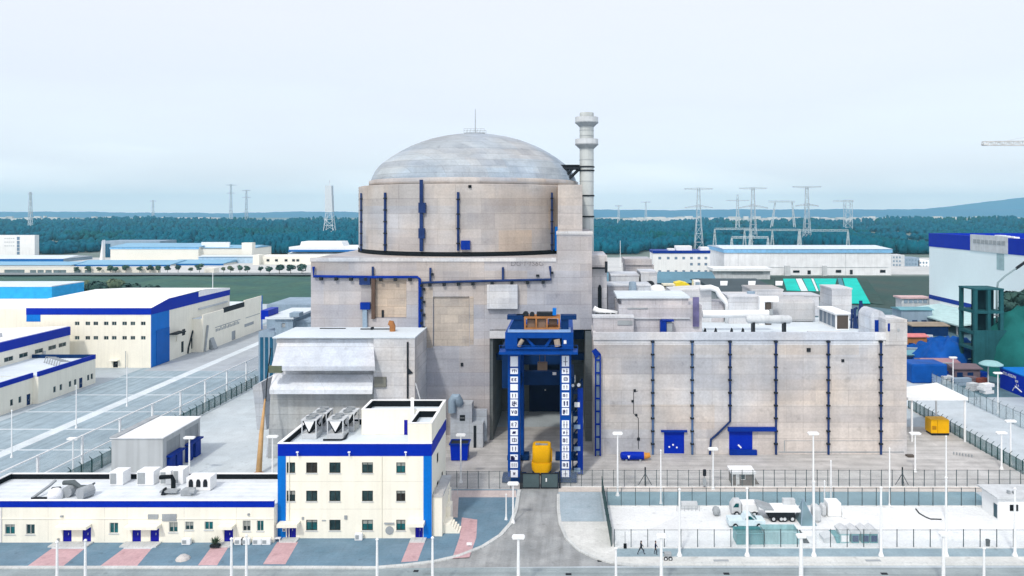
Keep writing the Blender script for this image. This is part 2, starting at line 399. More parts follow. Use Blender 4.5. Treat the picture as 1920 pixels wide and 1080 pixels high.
# entry road with flared mouth
cl = [G(*q) for q in ((700,1066),(760,1061),(815,1054),(862,1043),(905,1026),(938,1005),(958,982),(968,955),(972,928))]
crr = [G(*q) for q in ((1047,928),(1047,955),(1050,982),(1062,1010),(1085,1032),(1115,1047),(1150,1057),(1190,1061))]
sheet('entry_road', cl + [(X(975,119),130),(X(1049,119),130)] + crr, 0.016, ENTRY)
# raised pavements
PAVE = ground_mat('blue_grey_paving', (0.115, 0.215, 0.295), (0.155, 0.25, 0.33), 0.3, slab=(1.2, 0.6), joint=0.9, stain=0.14)
def slabtop(name, pts, z, mat):
    return struct(MB().prism([(x, y, 0.0) for x, y in pts], (0, 0, z)), name, mat)
slabtop('pavement', [(-330,92),cl[0]] + cl[1:] + [(cl[-1][0],117.5),(-36,117.5),(-36,112),(-330,112)], 0.13, PAVE)
KERB = ground_mat('kerb_concrete', (0.54, 0.57, 0.57), (0.62, 0.64, 0.63), 0.3, slab=(1, 50), joint=0.8)
KERBW = ground_mat('white_footing', (0.68, 0.70, 0.70), (0.74, 0.75, 0.74), 0.3)
def kerb(name, pts, wd=0.32, h=0.17):
    m = MB(); n = len(pts)
    for i in range(n-1):
        a, b = Vector((*pts[i],0)), Vector((*pts[i+1],0)); t = (b-a).normalized(); s = Vector((-t.y, t.x, 0))*wd/2
        a2, b2 = a - t*0.02*i*0, b
        m.prism([a2-s, b2-s, b2+s, a2+s], (0,0,h + 0.002*(i % 2)))
    return struct(m, name, KERB)
kerb('kerb', [(-330,91.9),(-30,91.9)] + cl + [(cl[-1][0],117.3)], 0.55)
RS = ground_mat('pale_pavement', (0.60, 0.62, 0.60), (0.66, 0.67, 0.65), 0.2, slab=(2, 1.2), joint=0.93)
slabtop('pavement', [crr[-1],(330,93.0),(330,94.7),(crr[-1][0],94.7)], 0.13, RS)
slabtop('pavement', crr[2:] + [(crr[-1][0],94.68),(6.5,94.68),(6.5,105.4),(crr[2][0],105.4)], 0.125, RS)
kerb('kerb', crr + [(14,93),(330,93)], 0.45)
slabtop('pavement', [(X(1050,114),105.5),(5.4,105.5),(5.4,116.5),(crr[0][0],116.5)], 0.12, ground_mat('side_paving', (0.33,0.42,0.48),(0.38,0.46,0.52),0.3,slab=(1.2,.6),joint=.92))
slabtop('path', [crr[0],(330,116.8),(330,118.6),(crr[0][0],118.6)][1:] + [(crr[0][0],116.8)], 0.10, ground_mat('pink_path', (0.58,0.53,0.49),(0.62,0.57,0.53),0.3,slab=(1.2,.6),joint=.92))
TEALG = ground_mat('blue_turf_strip', (0.14, 0.26, 0.32), (0.19, 0.31, 0.36), 0.2)
slabtop('verge', [(6.4,110.9),(64,110.9),(64,116.7),(6.4,116.7)], 0.06, TEALG)
WYARD = ground_mat('white_yard', (0.72, 0.75, 0.76), (0.78, 0.80, 0.81), 0.06, slab=(10, 4.6), joint=0.93, stain=0.07)
slabtop('storage_yard', [(6.2,97.2),(200,97.2),(200,110.8),(6.2,110.8)], 0.08, WYARD)
slabtop('paving_strip', [(6.6,94.8),(200,94.8),(200,97.1),(6.6,97.1)], 0.07, ground_mat('front_strip_paving', (0.24,0.34,0.40),(0.30,0.40,0.45),0.2,slab=(1.2,.6),joint=.92))
for (fx0, fx1, fy) in ((-1.2, 76, 118.7), (6.2, 64, 110.86), (6.3, 200, 97.25)):
    struct(MB().box(fx0, fx1, fy-.14, fy+.14, 0.0, 0.20), 'fence_footing', KERBW)
# pink crossing strips and the pale ramps at the doors
PINK = ground_mat('pink_paving', (0.52, 0.33, 0.35), (0.58, 0.39, 0.41), 0.4, slab=(0.6, 0.3), joint=0.9)
PALE = ground_mat('pale_ramp', (0.58, 0.62, 0.66), (0.63, 0.66, 0.69), 0.4)
def strip(pxs, name='pink_strip', mat=PINK, z=0.136): sheet(name, [G(*q) for q in pxs], z, mat)
strip([(96,1031),(158,1031),(119,1063),(52,1063)]); strip([(104,1021),(172,1019.5),(158,1031),(96,1031)], 'door_ramp', PALE)
strip([(231,1031),(284,1031),(257,1063),(188,1063)]); strip([(238,1021),(300,1019.5),(284,1031),(231,1031)], 'door_ramp', PALE)
strip([(401,1021),(433,1020),(407,1062),(371,1062)]); strip([(520,1018),(559,1018),(535,1060),(493,1060)])
strip([(768,1017),(797,1017),(783,1054),(752,1056)]); strip([(866,972),(895,976),(893,1010),(880,1047),(848,1049),(862,1008)])
strip([(812,921),(968,921),(968,934),(860,934),(858,972),(846,972)], 'pink_strip', ground_mat('rose_path', (0.55,0.47,0.45),(0.6,0.52,0.5),.3,slab=(.6,.6),joint=.9))
# plant roads on the left
LROAD = ground_mat('teal_grey_road', (0.26, 0.35, 0.41), (0.34, 0.43, 0.48), 0.07, stain=0.15, tyres=(1.1,.03,1))
rect('road', -118, -82, 95, 300, 0.010, LROAD)
WLINE = ground_mat('white_line_paint', (0.58, 0.65, 0.69), (0.66, 0.72, 0.75), 0.5)
rect('road_median', -103.2, -100.6, 100, 262, 0.020, WLINE)
for k, yy in enumerate((137, 150, 163, 178, 197)):
    rect('cross_line', -118, -82.5, yy, yy+0.55, 0.016, WLINE)
m = MB()
for k in range(15):
    a = R(90*k/14); m.quad(*[(-112+r_*math.cos(a+da)*1.0, 112+r_*math.sin(a+da), 0.024) for r_, da in ((14,0),(14.5,0),(14.5,R(6.5)),(14,R(6.5)))])
struct(m, 'curved_line', WLINE)
rect('apron', -115.9, -84, 205, 300, 0.018, ground_mat('far_apron', (0.36,0.40,0.44),(0.42,0.46,0.49),0.05,slab=(9,9),joint=.93))
RROAD = ground_mat('right_road', (0.48, 0.55, 0.60), (0.54, 0.60, 0.64), 0.06, stain=0.12)
rect('road', 77.2, 92, 93.2, 330, 0.014, RROAD)
rect('plaza', 76, 77, 95, 200, 0.011, PLAZA)
# green belt behind the works, on the left
GRASS = ground_mat('dark_grass', (0.012, 0.085, 0.072), (0.035, 0.115, 0.075), 0.035, amount=0.35, stain=0.3)
m = MB(); nx, ny = 60, 14; vs = []
for j in range(ny+1):
    for i in range(nx+1):
        xx = -470 + 420*i/nx; yy = 353 + (508-353)*j/ny
        vs.append((xx, yy, 0.05 + 1.2*math.sin(math.pi*j/ny)*(1+.6*math.sin(i*.7+j)) ))
fs = [(j*(nx+1)+i, j*(nx+1)+i+1, (j+1)*(nx+1)+i+1, (j+1)*(nx+1)+i) for j in range(ny) for i in range(nx)]
g = m.add(vs, fs).build('grass', GRASS, smooth=True); tag(g, 'dark green grass bank behind the white blue works hall', 'grass', kind='stuff')
rect('verge_road', -470, -60, 496, 512, 1.5, ground_mat('far_verge_road', (0.17,0.20,0.22),(0.22,0.25,0.26),.05))
rect('industrial_ground', -620, 640, 514, 700, 0.03, ground_mat('far_site', (0.50,0.52,0.52),(0.58,0.59,0.58),.03))
# earth and slope on the right
EARTH = ground_mat('brown_earth', (0.006, 0.060, 0.050), (0.035, 0.060, 0.048), 0.03, stain=0.3)
sheet('earth_slope', [G(1130,548),G(1600,572),G(1790,592),G(1800,518),G(1130,518)], 0.05, EARTH)
sheet('works_yard', [(93,176),(330,176),(330,352),(60,352),(60,199),(93,199)], 0.02, ground_mat('works_yard', (0.06,0.13,0.17),(0.10,0.19,0.23),0.05,stain=.25))
# ---- far ridges
def ridge(name, D, px0, px1, prof, depth, mat, seed, rough_=3.0, step=8):
    rnd = random.Random(seed); m = MB(); vs = []; n = int((px1-px0)/step)
    ph = [rnd.uniform(0, 6.28) for _ in range(8)]
    for i in range(n+1):
        px = px0 + (px1-px0)*i/n; y = prof(px)
        top = Z(y, D); jit = sum(math.sin(px*f_*.01+ph[k])/(k+1.5) for k, f_ in enumerate((1.3,3.1,6.7,13,24,39,61)))*rough_
        xx = X(px, D)
        vs += [(xx, D-depth, -2), (xx, D-depth*.5, (top+jit)*.62), (xx, D, top+jit), (xx, D+depth, -2)]
    fs = [(i*4+k, i*4+k+1, (i+1)*4+k+1, (i+1)*4+k) for i in range(n) for k in range(3)]
    return struct(m.add(vs, fs), name, mat, smooth=True)
def lerp(tab):
    def f(px):
        for (a, ya), (b, yb) in zip(tab, tab[1:]):
            if a <= px <= b: return ya + (yb-ya)*(px-a)/(b-a)
        return tab[0][1] if px < tab[0][0] else tab[-1][1]
    return f
HILLM = leafy('hazed_woodland', (0.03, 0.15, 0.28), (0.04, 0.18, 0.31))  # blue of distance haze is mixed into the woodland colour
HILLP = ground_mat('pale_hillside', (0.10, 0.21, 0.27), (0.27, 0.33, 0.36), 0.004)
ridge('hills', 5200, -300, 2250, lerp([(-300,398),(200,397),(420,400),(640,396),(700,399),(1100,393),(1500,393),(1760,391),(2250,394)]), 500, HILLM, 3, 3.5)
ridge('distant_hill', 6400, 1560, 2700, lerp([(1560,400),(1720,394),(1790,386),(1850,378),(1920,370),(2040,362),(2300,372),(2700,400)]), 600, HILLM, 5, 3)
ridge('low_hills', 3300, -300, 2250, lerp([(-300,412),(150,409),(420,413),(600,408),(1150,412),(1480,409),(1700,413),(1950,411),(2250,412)]), 420, HILLP, 11, 3.0)
ridge('woodland_ridge', 2300, -300, 2250, lerp([(-300,416),(180,417),(330,421),(560,414),(1130,419),(1250,417),(1600,413),(1750,420),(2250,417)]), 380, HILLM, 17, 3.2)
# ---- hamlets and sheds on the far plain, too small and many to count
rnd = random.Random(31); m = MB()
for k in range(420):
    D = rnd.choice([rnd.uniform(2350,2700), rnd.uniform(2700,3250)]); c_ = rnd.choice([60,220,300,360,1180,1240,1290,1360,1480,1520,1640,1700,1800,1880,2000]); px = rnd.gauss(c_, 34); x = X(px, D); g = rnd.uniform(2,9)
    m.box(x, x+rnd.uniform(8,38), D, D+rnd.uniform(8,20), rnd.uniform(-1,4), 6+g+rnd.uniform(0,8))
tag(m.build('distant_town', paint('pale_render_walls',(.62,.62,.60),.8,.25,.01)), 'scatter of pale far buildings along the foot of the blue hills', 'distant town', kind='stuff')
# ---- the near forest: crowns growing to the far hills, too many to count
rnd = random.Random(5); m = MB()
for k in range(17000):
    D = 752 + 1450*(rnd.random()**1.7); px = rnd.uniform(-160, 2080); xx = X(px, D)
    den = math.sin(xx*.011+D*.013)+math.sin(xx*.023-D*.007+1)+.6*math.sin(xx*.005+2)
    if den < -1.0 or (D < 800 and 1330 < px < 1600): continue
    r = rnd.uniform(2.6, 6.0)*(1+(D-690)/2600); h = rnd.uniform(6.0, 12.5) + 2.6*den + 3*math.sin(xx*.0031+D*.002)+ (D-690)*0.008
    ph = rnd.uniform(0, 6); vs = []
    for q, (rr, zz) in enumerate(((.55, .10), (1.0, .45), (.86, .76), (.45, .95))):
        for j in range(6):
            a = ph + j*math.pi/3 + q*.5; s_ = r*rr*rnd.uniform(.72, 1.2)
            vs.append((xx+s_*math.cos(a), D+s_*math.sin(a), h*zz*rnd.uniform(.92, 1.06)))
    vs.append((xx, D, h))
    fs = [(q*6+j, q*6+(j+1) % 6, q*6+6+(j+1) % 6, q*6+6+j) for q in range(3) for j in range(6)] + [(18+j, 18+(j+1) % 6, 24) for j in range(6)]
    m.add(vs, fs)
def forest_mat():
    mm, n, p = _nodes('forest_crowns'); p.inputs['Roughness'].default_value = .9; p.inputs['Specular IOR Level'].default_value = .1
    a = _mixc(n, (0.002, 0.080, 0.135), (0.004, 0.115, 0.175), _range(n, _noise(n, 0.09, 3), 0, 1, .35, .65))
    b = _mixc(n, a, (0.004, 0.085, 0.075), _range(n, _noise(n, 0.006, 4), 0, .8, .52, .66))
    n.links.new(b, p.inputs['Base Color']); return mm
tag(m.build('forest', forest_mat(), smooth=True), 'dense teal green forest stretching across the flat land to the far hills', 'forest', kind='stuff')
# ================================================================== REACTOR BUILDING
DR = 143.0
rb = thing('reactor_building', 'huge grey domed concrete reactor hall standing behind the blue gantry crane', 'reactor building', (-22.5, 150, 0))
xL, xM, xR = X(583, DR), X(918, DR), X(1110, DR)
zt, zr = Z(485, DR), Z(435, DR); ZL = Z(618, DR)            # roof, right tower roof, lintel of the bay
m = MB()
# left block with two shallow recessed fields in its face
h1 = (X(701,DR), X(762,DR), Z(596,DR), Z(524,DR)); h2 = (X(812,DR), X(880,DR), Z(650,DR), Z(556,DR))
facade(m, front(DR), xL, xM, 0, zt, [h1, h2], depth=0.45)
m.quad((xL,DR,0),(xL,205,0),(xL,205,zt),(xL,DR,zt)); m.quad((xM,DR,0),(xM,164,0),(xM,164,ZL),(xM,DR,ZL))
m.quad((xL,DR,zt),(xM,DR,zt),(xM,205,zt),(xL,205,zt))
# above the bay and right tower
xT = X(1044, DR)
m.quad((xM,DR,ZL),(xT,DR,ZL),(xT,DR,zt),(xM,DR,zt)); m.quad((xM,DR,zt),(xT,DR,zt),(xT,205,zt),(xM,205,zt))
m.quad((xM,DR,ZL),(xR,DR,ZL),(xR,164,ZL),(xM,164,ZL))
m.quad((xT,DR,ZL),(xR,DR,ZL),(xR,DR,zr),(xT,DR,zr)); m.quad((xT,DR,zt),(xT,172,zt),(xT,172,zr),(xT,DR,zr))
m.quad((xT,DR,zr),(xR,DR,zr),(xR,172,zr),(xT,172,zr)); m.quad((xR,DR,0),(xR,205,0),(xR,205,zr),(xR,DR,zr))
m.quad((xL,205,0),(xR,205,0),(xR,205,zt),(xL,205,zt))
m.build('wall', CONC, rb)
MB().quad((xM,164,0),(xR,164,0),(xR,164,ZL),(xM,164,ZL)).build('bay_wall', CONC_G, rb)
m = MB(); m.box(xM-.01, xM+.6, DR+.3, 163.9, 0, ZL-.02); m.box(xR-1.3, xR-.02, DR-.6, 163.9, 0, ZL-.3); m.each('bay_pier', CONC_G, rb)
MB().box(h1[0]+.1, h1[1]-.1, DR+.38, DR+.44, h1[2]+.1, h1[3]-.1).build('recessed_panel', TAN, rb)
MB().box(h2[0]+.1, h2[1]-.1, DR+.38, DR+.44, h2[2]+.1, h2[3]-.1).build('recessed_panel', TAN, rb)
m = MB(); m.box(X(797,DR), X(812,DR)-.05, DR-.03, DR+.2, Z(652,DR), Z(540,DR)); m.box(X(880,DR)+.06, X(888,DR), DR-.05, DR+.2, Z(646,DR), Z(556,DR)); m.each('patched_strip', TAN, rb)
MB().box(X(914,DR), X(971,DR), DR-1.0, DR-.003, Z(578,DR), Z(533,DR)).build('wall_slab', CONC_L, rb, bevel=.05)
m = MB(); m.box(xL-.15, xT-.1, DR-.16, DR-.004, zt-.55, zt+.18); m.each('parapet', CONC_L, rb)
m = MB(); m.box(xT-.1, xR+.15, DR-.16, DR-.004, zr-.5, zr+.15); m.each('parapet', CONC_L, rb)
# doors and equipment at the back of the bay
m = MB(); m.box(X(992,163), X(1049,163), 163.5, 163.97, 0, 12.5); m.build('bay_door', paint('deep_navy_door',(.004,.010,.05),.6), rb)
MB().box(X(1021,163),X(1023.5,163),163.4,163.49,4.6,4.9).build('door_lamp', POLE, rb)
m = MB(); m.box(xM+.7, xR-1.4, 149.5, 150.9, 14.1, 15.4); m.box(xM+.7, xR-1.4, 149.0, 150.9, 18.4, 20.5); m.each('bay_beam', STEELD, rb)
# concrete ledges left and right of the bay at its top
MB().box(xM+.02, X(950,DR), DR-.3, DR+4, Z(634,DR), Z(620,DR)).build('ledge', CONC_L, rb)
# ---- containment cylinder, gap, dome
CX, CY, CR = -22.0, 175.0, 25.5
zb, zc = Z(473, 149), 49.3
m = MB(); m.lathe([(CR+.12, zt+.02), (CR+.12, zb-.02), (CR-1.5, zb-.02)], CX, CY, 96, caps=False); m.build('gap_shade_ring', BLACK, rb, smooth=True)  # solid black ring, the shade of the gap put into its colour
m = MB(); m.lathe([(CR-1.7, zb), (CR, zb), (CR, zc), (CR-.5, zc+.12), (CR-1.9, zc+.12)], CX, CY, 120, caps=False)
m.build('containment_wall', CONC_T, rb, smooth=True, autosmooth=True)
m = MB(); m.box(X(1046,147), X(1088,168), 147.5, 172, zb+.02, Z(350,160)); m.build('containment_wall', CONC_T, rb)
prof = [(23.9, zc+.1), (23.85, zc+.9), (23.5, zc+2.1), (22.8, zc+3.6), (21.9, zc+4.8), (20.9, zc+5.65), (19.3, zc+6.85), (17.0, zc+8.3), (14.9, zc+9.45), (12.6, zc+10.4), (10.5, zc+11.15), (8, zc+11.8), (5.2, zc+12.3), (2.5, zc+12.58), (0.05, zc+12.65)]
MB().lathe(prof, CX+.9, CY, 96).build('dome', CONC_D, rb, smooth=True)
m = MB(); m.lathe([(23.7, zc+.1), (24.15, zc+.1), (24.15, zc+1.3), (23.7, zc+1.5)], CX+.9, CY, 96, caps=False); m.build('dome_ring', CONC_T, rb, smooth=True)
# platform and rod on the crown of the dome
ztop = zc+12.55; cx = CX+.9
pl = MB().box(cx-2.4, cx+2.4, CY-2.2, CY+2.2, ztop+.05, ztop+.2).build('platform', GREY, rb)
m = MB()
for k in range(7):
    for yy in (-2.15, 2.15): m.box(cx-2.4+k*.78, cx-2.34+k*.78, CY+yy-.03, CY+yy+.03, ztop+.2, ztop+1.15)
for yy in (-2.15, 2.15):
    for zz in (.65, 1.1): m.box(cx-2.4, cx+2.4, CY+yy-.025, CY+yy+.025, ztop+zz, ztop+zz+.06)
m.build('railing', GREY, pl)
MB().tube([(cx,CY,ztop+.2),(cx,CY,ztop+3),(cx,CY,ztop+6)], [.12,.09,.05], 6).build('lightning_rod', GREY, rb)
# ---- rain pipes on the cylinder
def oncyl(px, r=CR):
    # point of the cylinder's near side seen at photo column px
    k = (px-1060)/F; a = 1+k*k; b = -2*(k*CX+CY); c = CX*CX+CY*CY-r*r
    D = (-b-math.sqrt(max(b*b-4*a*c, 0)))/(2*a); return k*D, D
def pipe_clamps(mm, pts, r, step=2.4):
    for a, b in zip(pts, pts[1:]):
        a, b = Vector(a), Vector(b); L = (b-a).length; n = int(L/step); t = (b-a).normalized()
        for k in range(n):
            c = a + t*(k+.5)*L/n; mm.cyl(c-t*.12, c+t*.12, r*1.55, 8)
for px, ya, yb_, r in ((677,362,470,.20), (722,361,470,.26), (859,360,470,.26), (1035,361,470,.22)):
    x_, y_ = oncyl(px, CR+.3); p_ = [(x_,y_,Z(ya,y_)), (x_,y_,Z(yb_,y_))]
    o = MB().tube(p_, r, 8).build('rain_pipe', PIPEB, rb, smooth=True, autosmooth=True); c_ = MB(); pipe_clamps(c_, p_, r); c_.each('clamp', DARK, o)
x_, y_ = oncyl(790, CR+.45); o = MB().box(x_-.32, x_+.32, y_-.3, y_+.3, Z(471,y_), Z(337,y_)).build('cable_duct', PIPEB, rb)
c_ = MB(); c_.box(x_-.5, x_+.9, y_-.5, y_+.4, Z(399,y_), Z(380,y_)); c_.box(x_-.5, x_+.7, y_-.5, y_+.4, Z(447,y_), Z(428,y_)); c_.each('junction_box', PIPEB, o)
x_, y_ = oncyl(873, CR+.3); MB().box(x_-.9, x_+.9, y_-.4, y_+.4, Z(468,y_), Z(451,y_)).build('equipment_box', NAVY, rb)
x_, y_ = oncyl(1043, CR+.3); MB().box(x_-.3, x_+.3, y_-.3, y_+.3, Z(470,y_), Z(425,y_)).build('cable_duct', AZURE, rb)
x_, y_ = oncyl(881, CR+.1); MB().box(x_-.3, x_+.3, y_-.2, y_+.3, Z(352,y_), Z(347,y_)).build('vent_hole', BLACK, rb)
# ---- the blue pipe run on the front wall
yp = DR-.45
def P3(px, py, y=yp): return (X(px,y), y, Z(py,y))
runs = [([P3(588,500),P3(588,518),P3(700,519.5),P3(782,519.5),P3(787,523),P3(787,735)], .27),
        ([P3(699,500),P3(699,517)], .22), ([P3(792,530),P3(900,527),P3(945,526),P3(1033,524),P3(1031,499)], .24),
        ([P3(807,502),P3(807,527)], .22), ([P3(943,501),P3(943,524)], .22), ([P3(791,530),P3(792,700)], .14)]
for pts, r in runs:
    o = MB().tube(pts, r, 8).build('rain_pipe', PIPEB if r < .27 else NAVY, rb, smooth=True, autosmooth=True)
    c_ = MB()
    for a, b in zip(pts, pts[1:]):
        a, b = Vector(a), Vector(b); t = (b-a); n = int(t.length/2.35)
        for k in range(n):
            c = a + t*(k+.5)/n
            if abs(t.z) > abs(t.x): c_.box(c.x+.1, c.x+.55, c.y-.25, DR-.01, c.z-.22, c.z+.22)
            else: c_.box(c.x-.28, c.x+.28, c.y-.25, DR-.01, c.z-.75, c.z-.1)
    c_.each('bracket', DARK, o)
MB().box(X(696.5,yp), X(703,yp), yp-.1, DR-.01, Z(598,yp), Z(521,yp)).build('downpipe', paint('umber_pipe', (0.10,0.065,0.05), .6), rb)
o = MB().box(X(676,yp), X(694,yp), yp-.3, DR-.01, Z(580,yp), Z(567,yp)).build('hopper', NAVY, rb)
MB().box(X(680,yp), X(688,yp), yp-.15, DR-.01, Z(616,yp), Z(580,yp)).build('downpipe', SLATE, rb)
MB().box(X(674,yp), X(694,yp), yp-.2, DR-.01, Z(534,yp), Z(521,yp)).build('hopper', PIPEB, rb)
m = MB(); m.box(X(864,DR), X(868.5,DR), DR-.25, DR-.003, Z(686,DR), Z(680,DR)); m.box(X(1005,yp), X(1011,yp), DR-.3, DR-.003, Z(519,yp), Z(515,yp)); m.box(X(715,DR), X(719,DR), DR+.2, DR+.4, Z(596,DR), Z(582,DR)); m.each('wall_vent', DARK, rb)
# stencilled mark, worn and hardly legible
text('wall_mark', 'DG·1·1S6G', 1.35, paint('worn_stencil', (0.22,0.21,0.22), .8, .3, 3), rb, (X(957,DR), DR-.03, Z(498.5,DR)), (R(90),0,0), .01, .15)
# left plinth with slender ledge at base of the left block
MB().box(xM-9, xM-.02, DR-1.2, DR-.02, 0, 1.0).build('plinth', CONC_L, rb)

# ================================================================== VENT STACK
vx, vy = X(1100,168), 168.0
vs_ = thing('vent_stack', 'tall white ringed exhaust stack braced to the right of the dome', 'chimney', (vx, vy, 0))
STK = paint('stack_paint', (0.52,0.555,0.55), .55, .06, .4, streak=.12)
r = 13.2*168/F
MB().lathe([(r,0),(r,Z(222,vy)),(r,Z(214,vy)),(r*.97,Z(211.5,vy)),(r*.8,Z(211.5,vy)),(r*.8,Z(214,vy))], vx, vy, 28).build('shaft', STK, vs_, smooth=True, autosmooth=True)
for y0 in (231, 272):
    zz = Z(y0, vy); pl = MB().lathe([(r+.02,zz-.9),(r+.9,zz-.05),(r+1.05,zz),(r+1.05,zz+.22),(r+.02,zz+.22)], vx, vy, 28, caps=False).build('platform', GREY, vs_)
    m = MB()
    for k in range(16):
        a = k*math.pi/8; m.box(vx+(r+.98)*math.cos(a)-.03, vx+(r+.98)*math.cos(a)+.03, vy+(r+.98)*math.sin(a)-.03, vy+(r+.98)*math.sin(a)+.03, zz+.22, zz+1.35)
    for q in (.75, 1.3): m.tube([(vx+(r+.98)*math.cos(k*math.pi/12), vy+(r+.98)*math.sin(k*math.pi/12), zz+q) for k in range(25)], .035, 4)
    m.lathe([(r+1.0,zz+.24),(r+1.0,zz+1.25)], vx, vy, 28, caps=False)
    m.build('railing', LGREY, pl)
    MB().lathe([(r+.03,zz-.55),(r+.25,zz-.55),(r+.25,zz-.15),(r+.03,zz-.15)], vx, vy, 24, caps=False).build('band', DARK, vs_)
for y0, dk in ((313,1),(320,1),(367,1),(406,1),(300,0),(340,0),(255,0),(245,0),(385,0),(430,0)):
    zz = Z(y0, vy); q = .16 if dk else .04
    MB().lathe([(r+.02,zz-q),(r+.02+q,zz-q),(r+.02+q,zz+q),(r+.02,zz+q)], vx, vy, 24, caps=False).build('band', DARK if dk else GREY, vs_)
m = MB()
for dy in (-1.3, 1.3):
    m.cyl((X(1042,vy),vy+dy,Z(313,vy)),(vx-r,vy+dy*.7,Z(313,vy)),.22,6); m.cyl((X(1062,vy),vy+dy,Z(341,vy)),(vx-r,vy+dy*.7,Z(316,vy)),.30,6); m.cyl((X(1052,vy),vy+dy,Z(341,vy)),(X(1076,vy),vy+dy,Z(314,vy)),.26,6)
m.box(X(1040,vy), vx-r-.05, vy-1.5, vy+1.5, Z(313,vy)+.2, Z(313,vy)+.42); m.box(X(1052,vy), vx-r-.1, vy-1.6, vy+1.6, Z(318,vy), Z(314,vy))
m.each('brace', DARK, vs_)
m = MB()
for y0 in (367, 406): m.box(X(1078,vy), vx-r-.02, vy-1.2, vy+.2, Z(y0,vy)-.25, Z(y0,vy)+.2)
m.box(X(1081,vy), X(1085,vy), vy-.9, vy-.5, Z(434,vy), Z(350,vy)); m.each('brace', DARK, vs_)

# ================================================================== SLOPED INTAKE HALL (left of the reactor)
D1 = 132.4
ih = thing('intake_hall', 'grey concrete hall with two sloping white hoods, left of the reactor wall', 'concrete hall', (X(640,D1), 137, 0))
zi = Z(636, D1); xl, xm, xr = X(518,D1), X(702,D1), X(779,D1)
m = MB()
sec = lambda x: [(x,D1,zi),(x,D1,Z(643,D1)),(x,D1+1.0,Z(643,D1)),(x,D1+1.0,0),(x,DR-.02,0),(x,DR-.02,zi)]
a, b = [(xl-2.2,)+q[1:] if q[2]==0 else q for q in sec(xl)], sec(xm)
m.add(a+b, [(0,1,7,6),(1,2,8,7),(2,3,9,8),(5,4,10,11),(0,6,11,5),(0,5,4,3,2,1),(6,7,8,9,10,11)])
m.box(xm+.01, xr, D1-.6, DR-.03, 0, zi+.25)
m.build('wall', CONC_L, ih)
MB().box(xl-.4, xr+.1, D1-.75, DR-.05, zi+.27, zi+.5).build('roof', ROOF, ih)
def hood(ya, yb_, yt, da, db, xa0, xa1, xb0, xb1, mat):
    mm = MB(); A = lambda px, py, d: (X(px,d), d, Z(py,d))
    t = .75
    q = [A(xa0,ya,da), A(xa1,ya,da), A(xb1,yb_,db), A(xb0,yb_,db)]
    lo = [(q[0][0],D1+.9,q[0][2]-.4),(q[1][0],D1+.9,q[1][2]-.4),(q[2][0],db,q[2][2]-t),(q[3][0],db,q[3][2]-t)]
    mm.add(q+lo, [(0,1,2,3),(3,2,6,7),(4,7,6,5),(0,3,7,4),(1,5,6,2),(0,4,5,1)])
    return mm.build('hood', mat, ih)
HOODW = concrete('hood_concrete', (0.66,0.67,0.68), tanbias=-.98, stain=.14, w=9, h=4)
hood(643, 687, 696, D1+.05, D1-3.3, 520, 700, 509, 703, HOODW)
hood(702, 731, 737, D1+.05, D1-2.2, 512, 700, 505, 698, HOODW)
m = MB(); m.prism([(xl-1.6,D1+.2,0),(xl-1.6,D1+.9,0),(xl-1.1,D1+.9,Z(738,D1)),(xl-1.1,D1+.2,Z(738,D1))],(xm-xl+1.0,0,0)); m.build('lower_wall', concrete('grey_lower', (0.42,0.42,0.40), tanbias=-.9, stain=.3), ih)
MB().tube([(X(766,D1),D1-.75,Z(640,D1)),(X(766,D1),D1-.75,Z(745,D1))], .16, 6).build('downpipe', DARK, ih)
MB().prism([(X(767,D1),D1-.8,Z(688,D1)),(X(776,D1),D1-.8,Z(698,D1)),(X(767,D1),D1-.8,Z(700,D1))],(0,.15,0)).each('bracket', DARK, ih)
MB().tube([(X(736,138),138,zi+.4),(X(736,138),138,zi+1.5),(X(734,138),138,zi+1.95),(X(729,138),138,zi+2.1)], [.55,.55,.6,.45], 10).build('vent_pipe', RUST, ih, smooth=True, autosmooth=True)
m = MB(); m.tube([(X(676,140),140,zi+.6),(X(735,140),140,zi+.6)], .12, 6); m.box(X(600,141), X(648,141), 140.8, 141.2, zi+.5, zi+.62); m.box(X(696,140),X(700,140),139.5,140.5,zi+.5,zi+.95); m.each('roof_pipe', DARK, ih)
m = MB(); m.box(X(704,D1), X(726,D1), D1-.95, D1-.62, Z(724,D1), Z(705,D1)); m.build('stained_patch', concrete('moss_stain', (0.20,0.20,0.17), tanbias=-.9), ih)
m = MB(); m.box(X(508,130), X(532,130), 129.0, 129.6, Z(697,130), Z(684,130)); m.build('broken_edge', concrete('moss_edge', (0.13,0.15,0.09), tanbias=-.9), ih)
MB().tube([(X(781,D1),D1-.9,Z(716,D1)),(X(791,D1),D1-1.2,Z(748,D1))], .12, 6).build('strut', LGREY, ih)

# ================================================================== FUEL BUILDING (right)
DF = 134.8
fb = thing('fuel_building', 'wide blank concrete block with blue downpipes, right of the gantry crane', 'concrete building', (X(1400,DF), 145, 0))
x0, x1, xt = X(1113,DF), X(1700,DF), X(1660,DF); zf = Z(637,DF); zp = Z(623,DF)
hd = [(X(1245,DF), X(1283,DF), .15, Z(808,DF)), (X(1367,DF), X(1411,DF), .1, Z(801,DF))]
m = MB(); shell(m, x0, x1, DF, 166, 0, zf-.9, fh=hd); m.build('wall', CONC_F, fb)
m = MB(); m.box(x0-.12, xt, DF-.25, DF+.35, zf, zp); m.box(x0-.12, x0+.4, DF+.36, 166, zf, zp); m.box(x1-.5, x1-.02, DF+.36, 166, zf, zp); m.box(x0, x1-.02, 165.5, 166, zf, zp)
m.box(x0, xt, DF, DF+.36, zf-.9, zf-.003); m.build('parapet', concrete('parapet_concrete', (0.66,0.66,0.66), tanbias=-.98, stain=.1, w=20, h=5), fb)
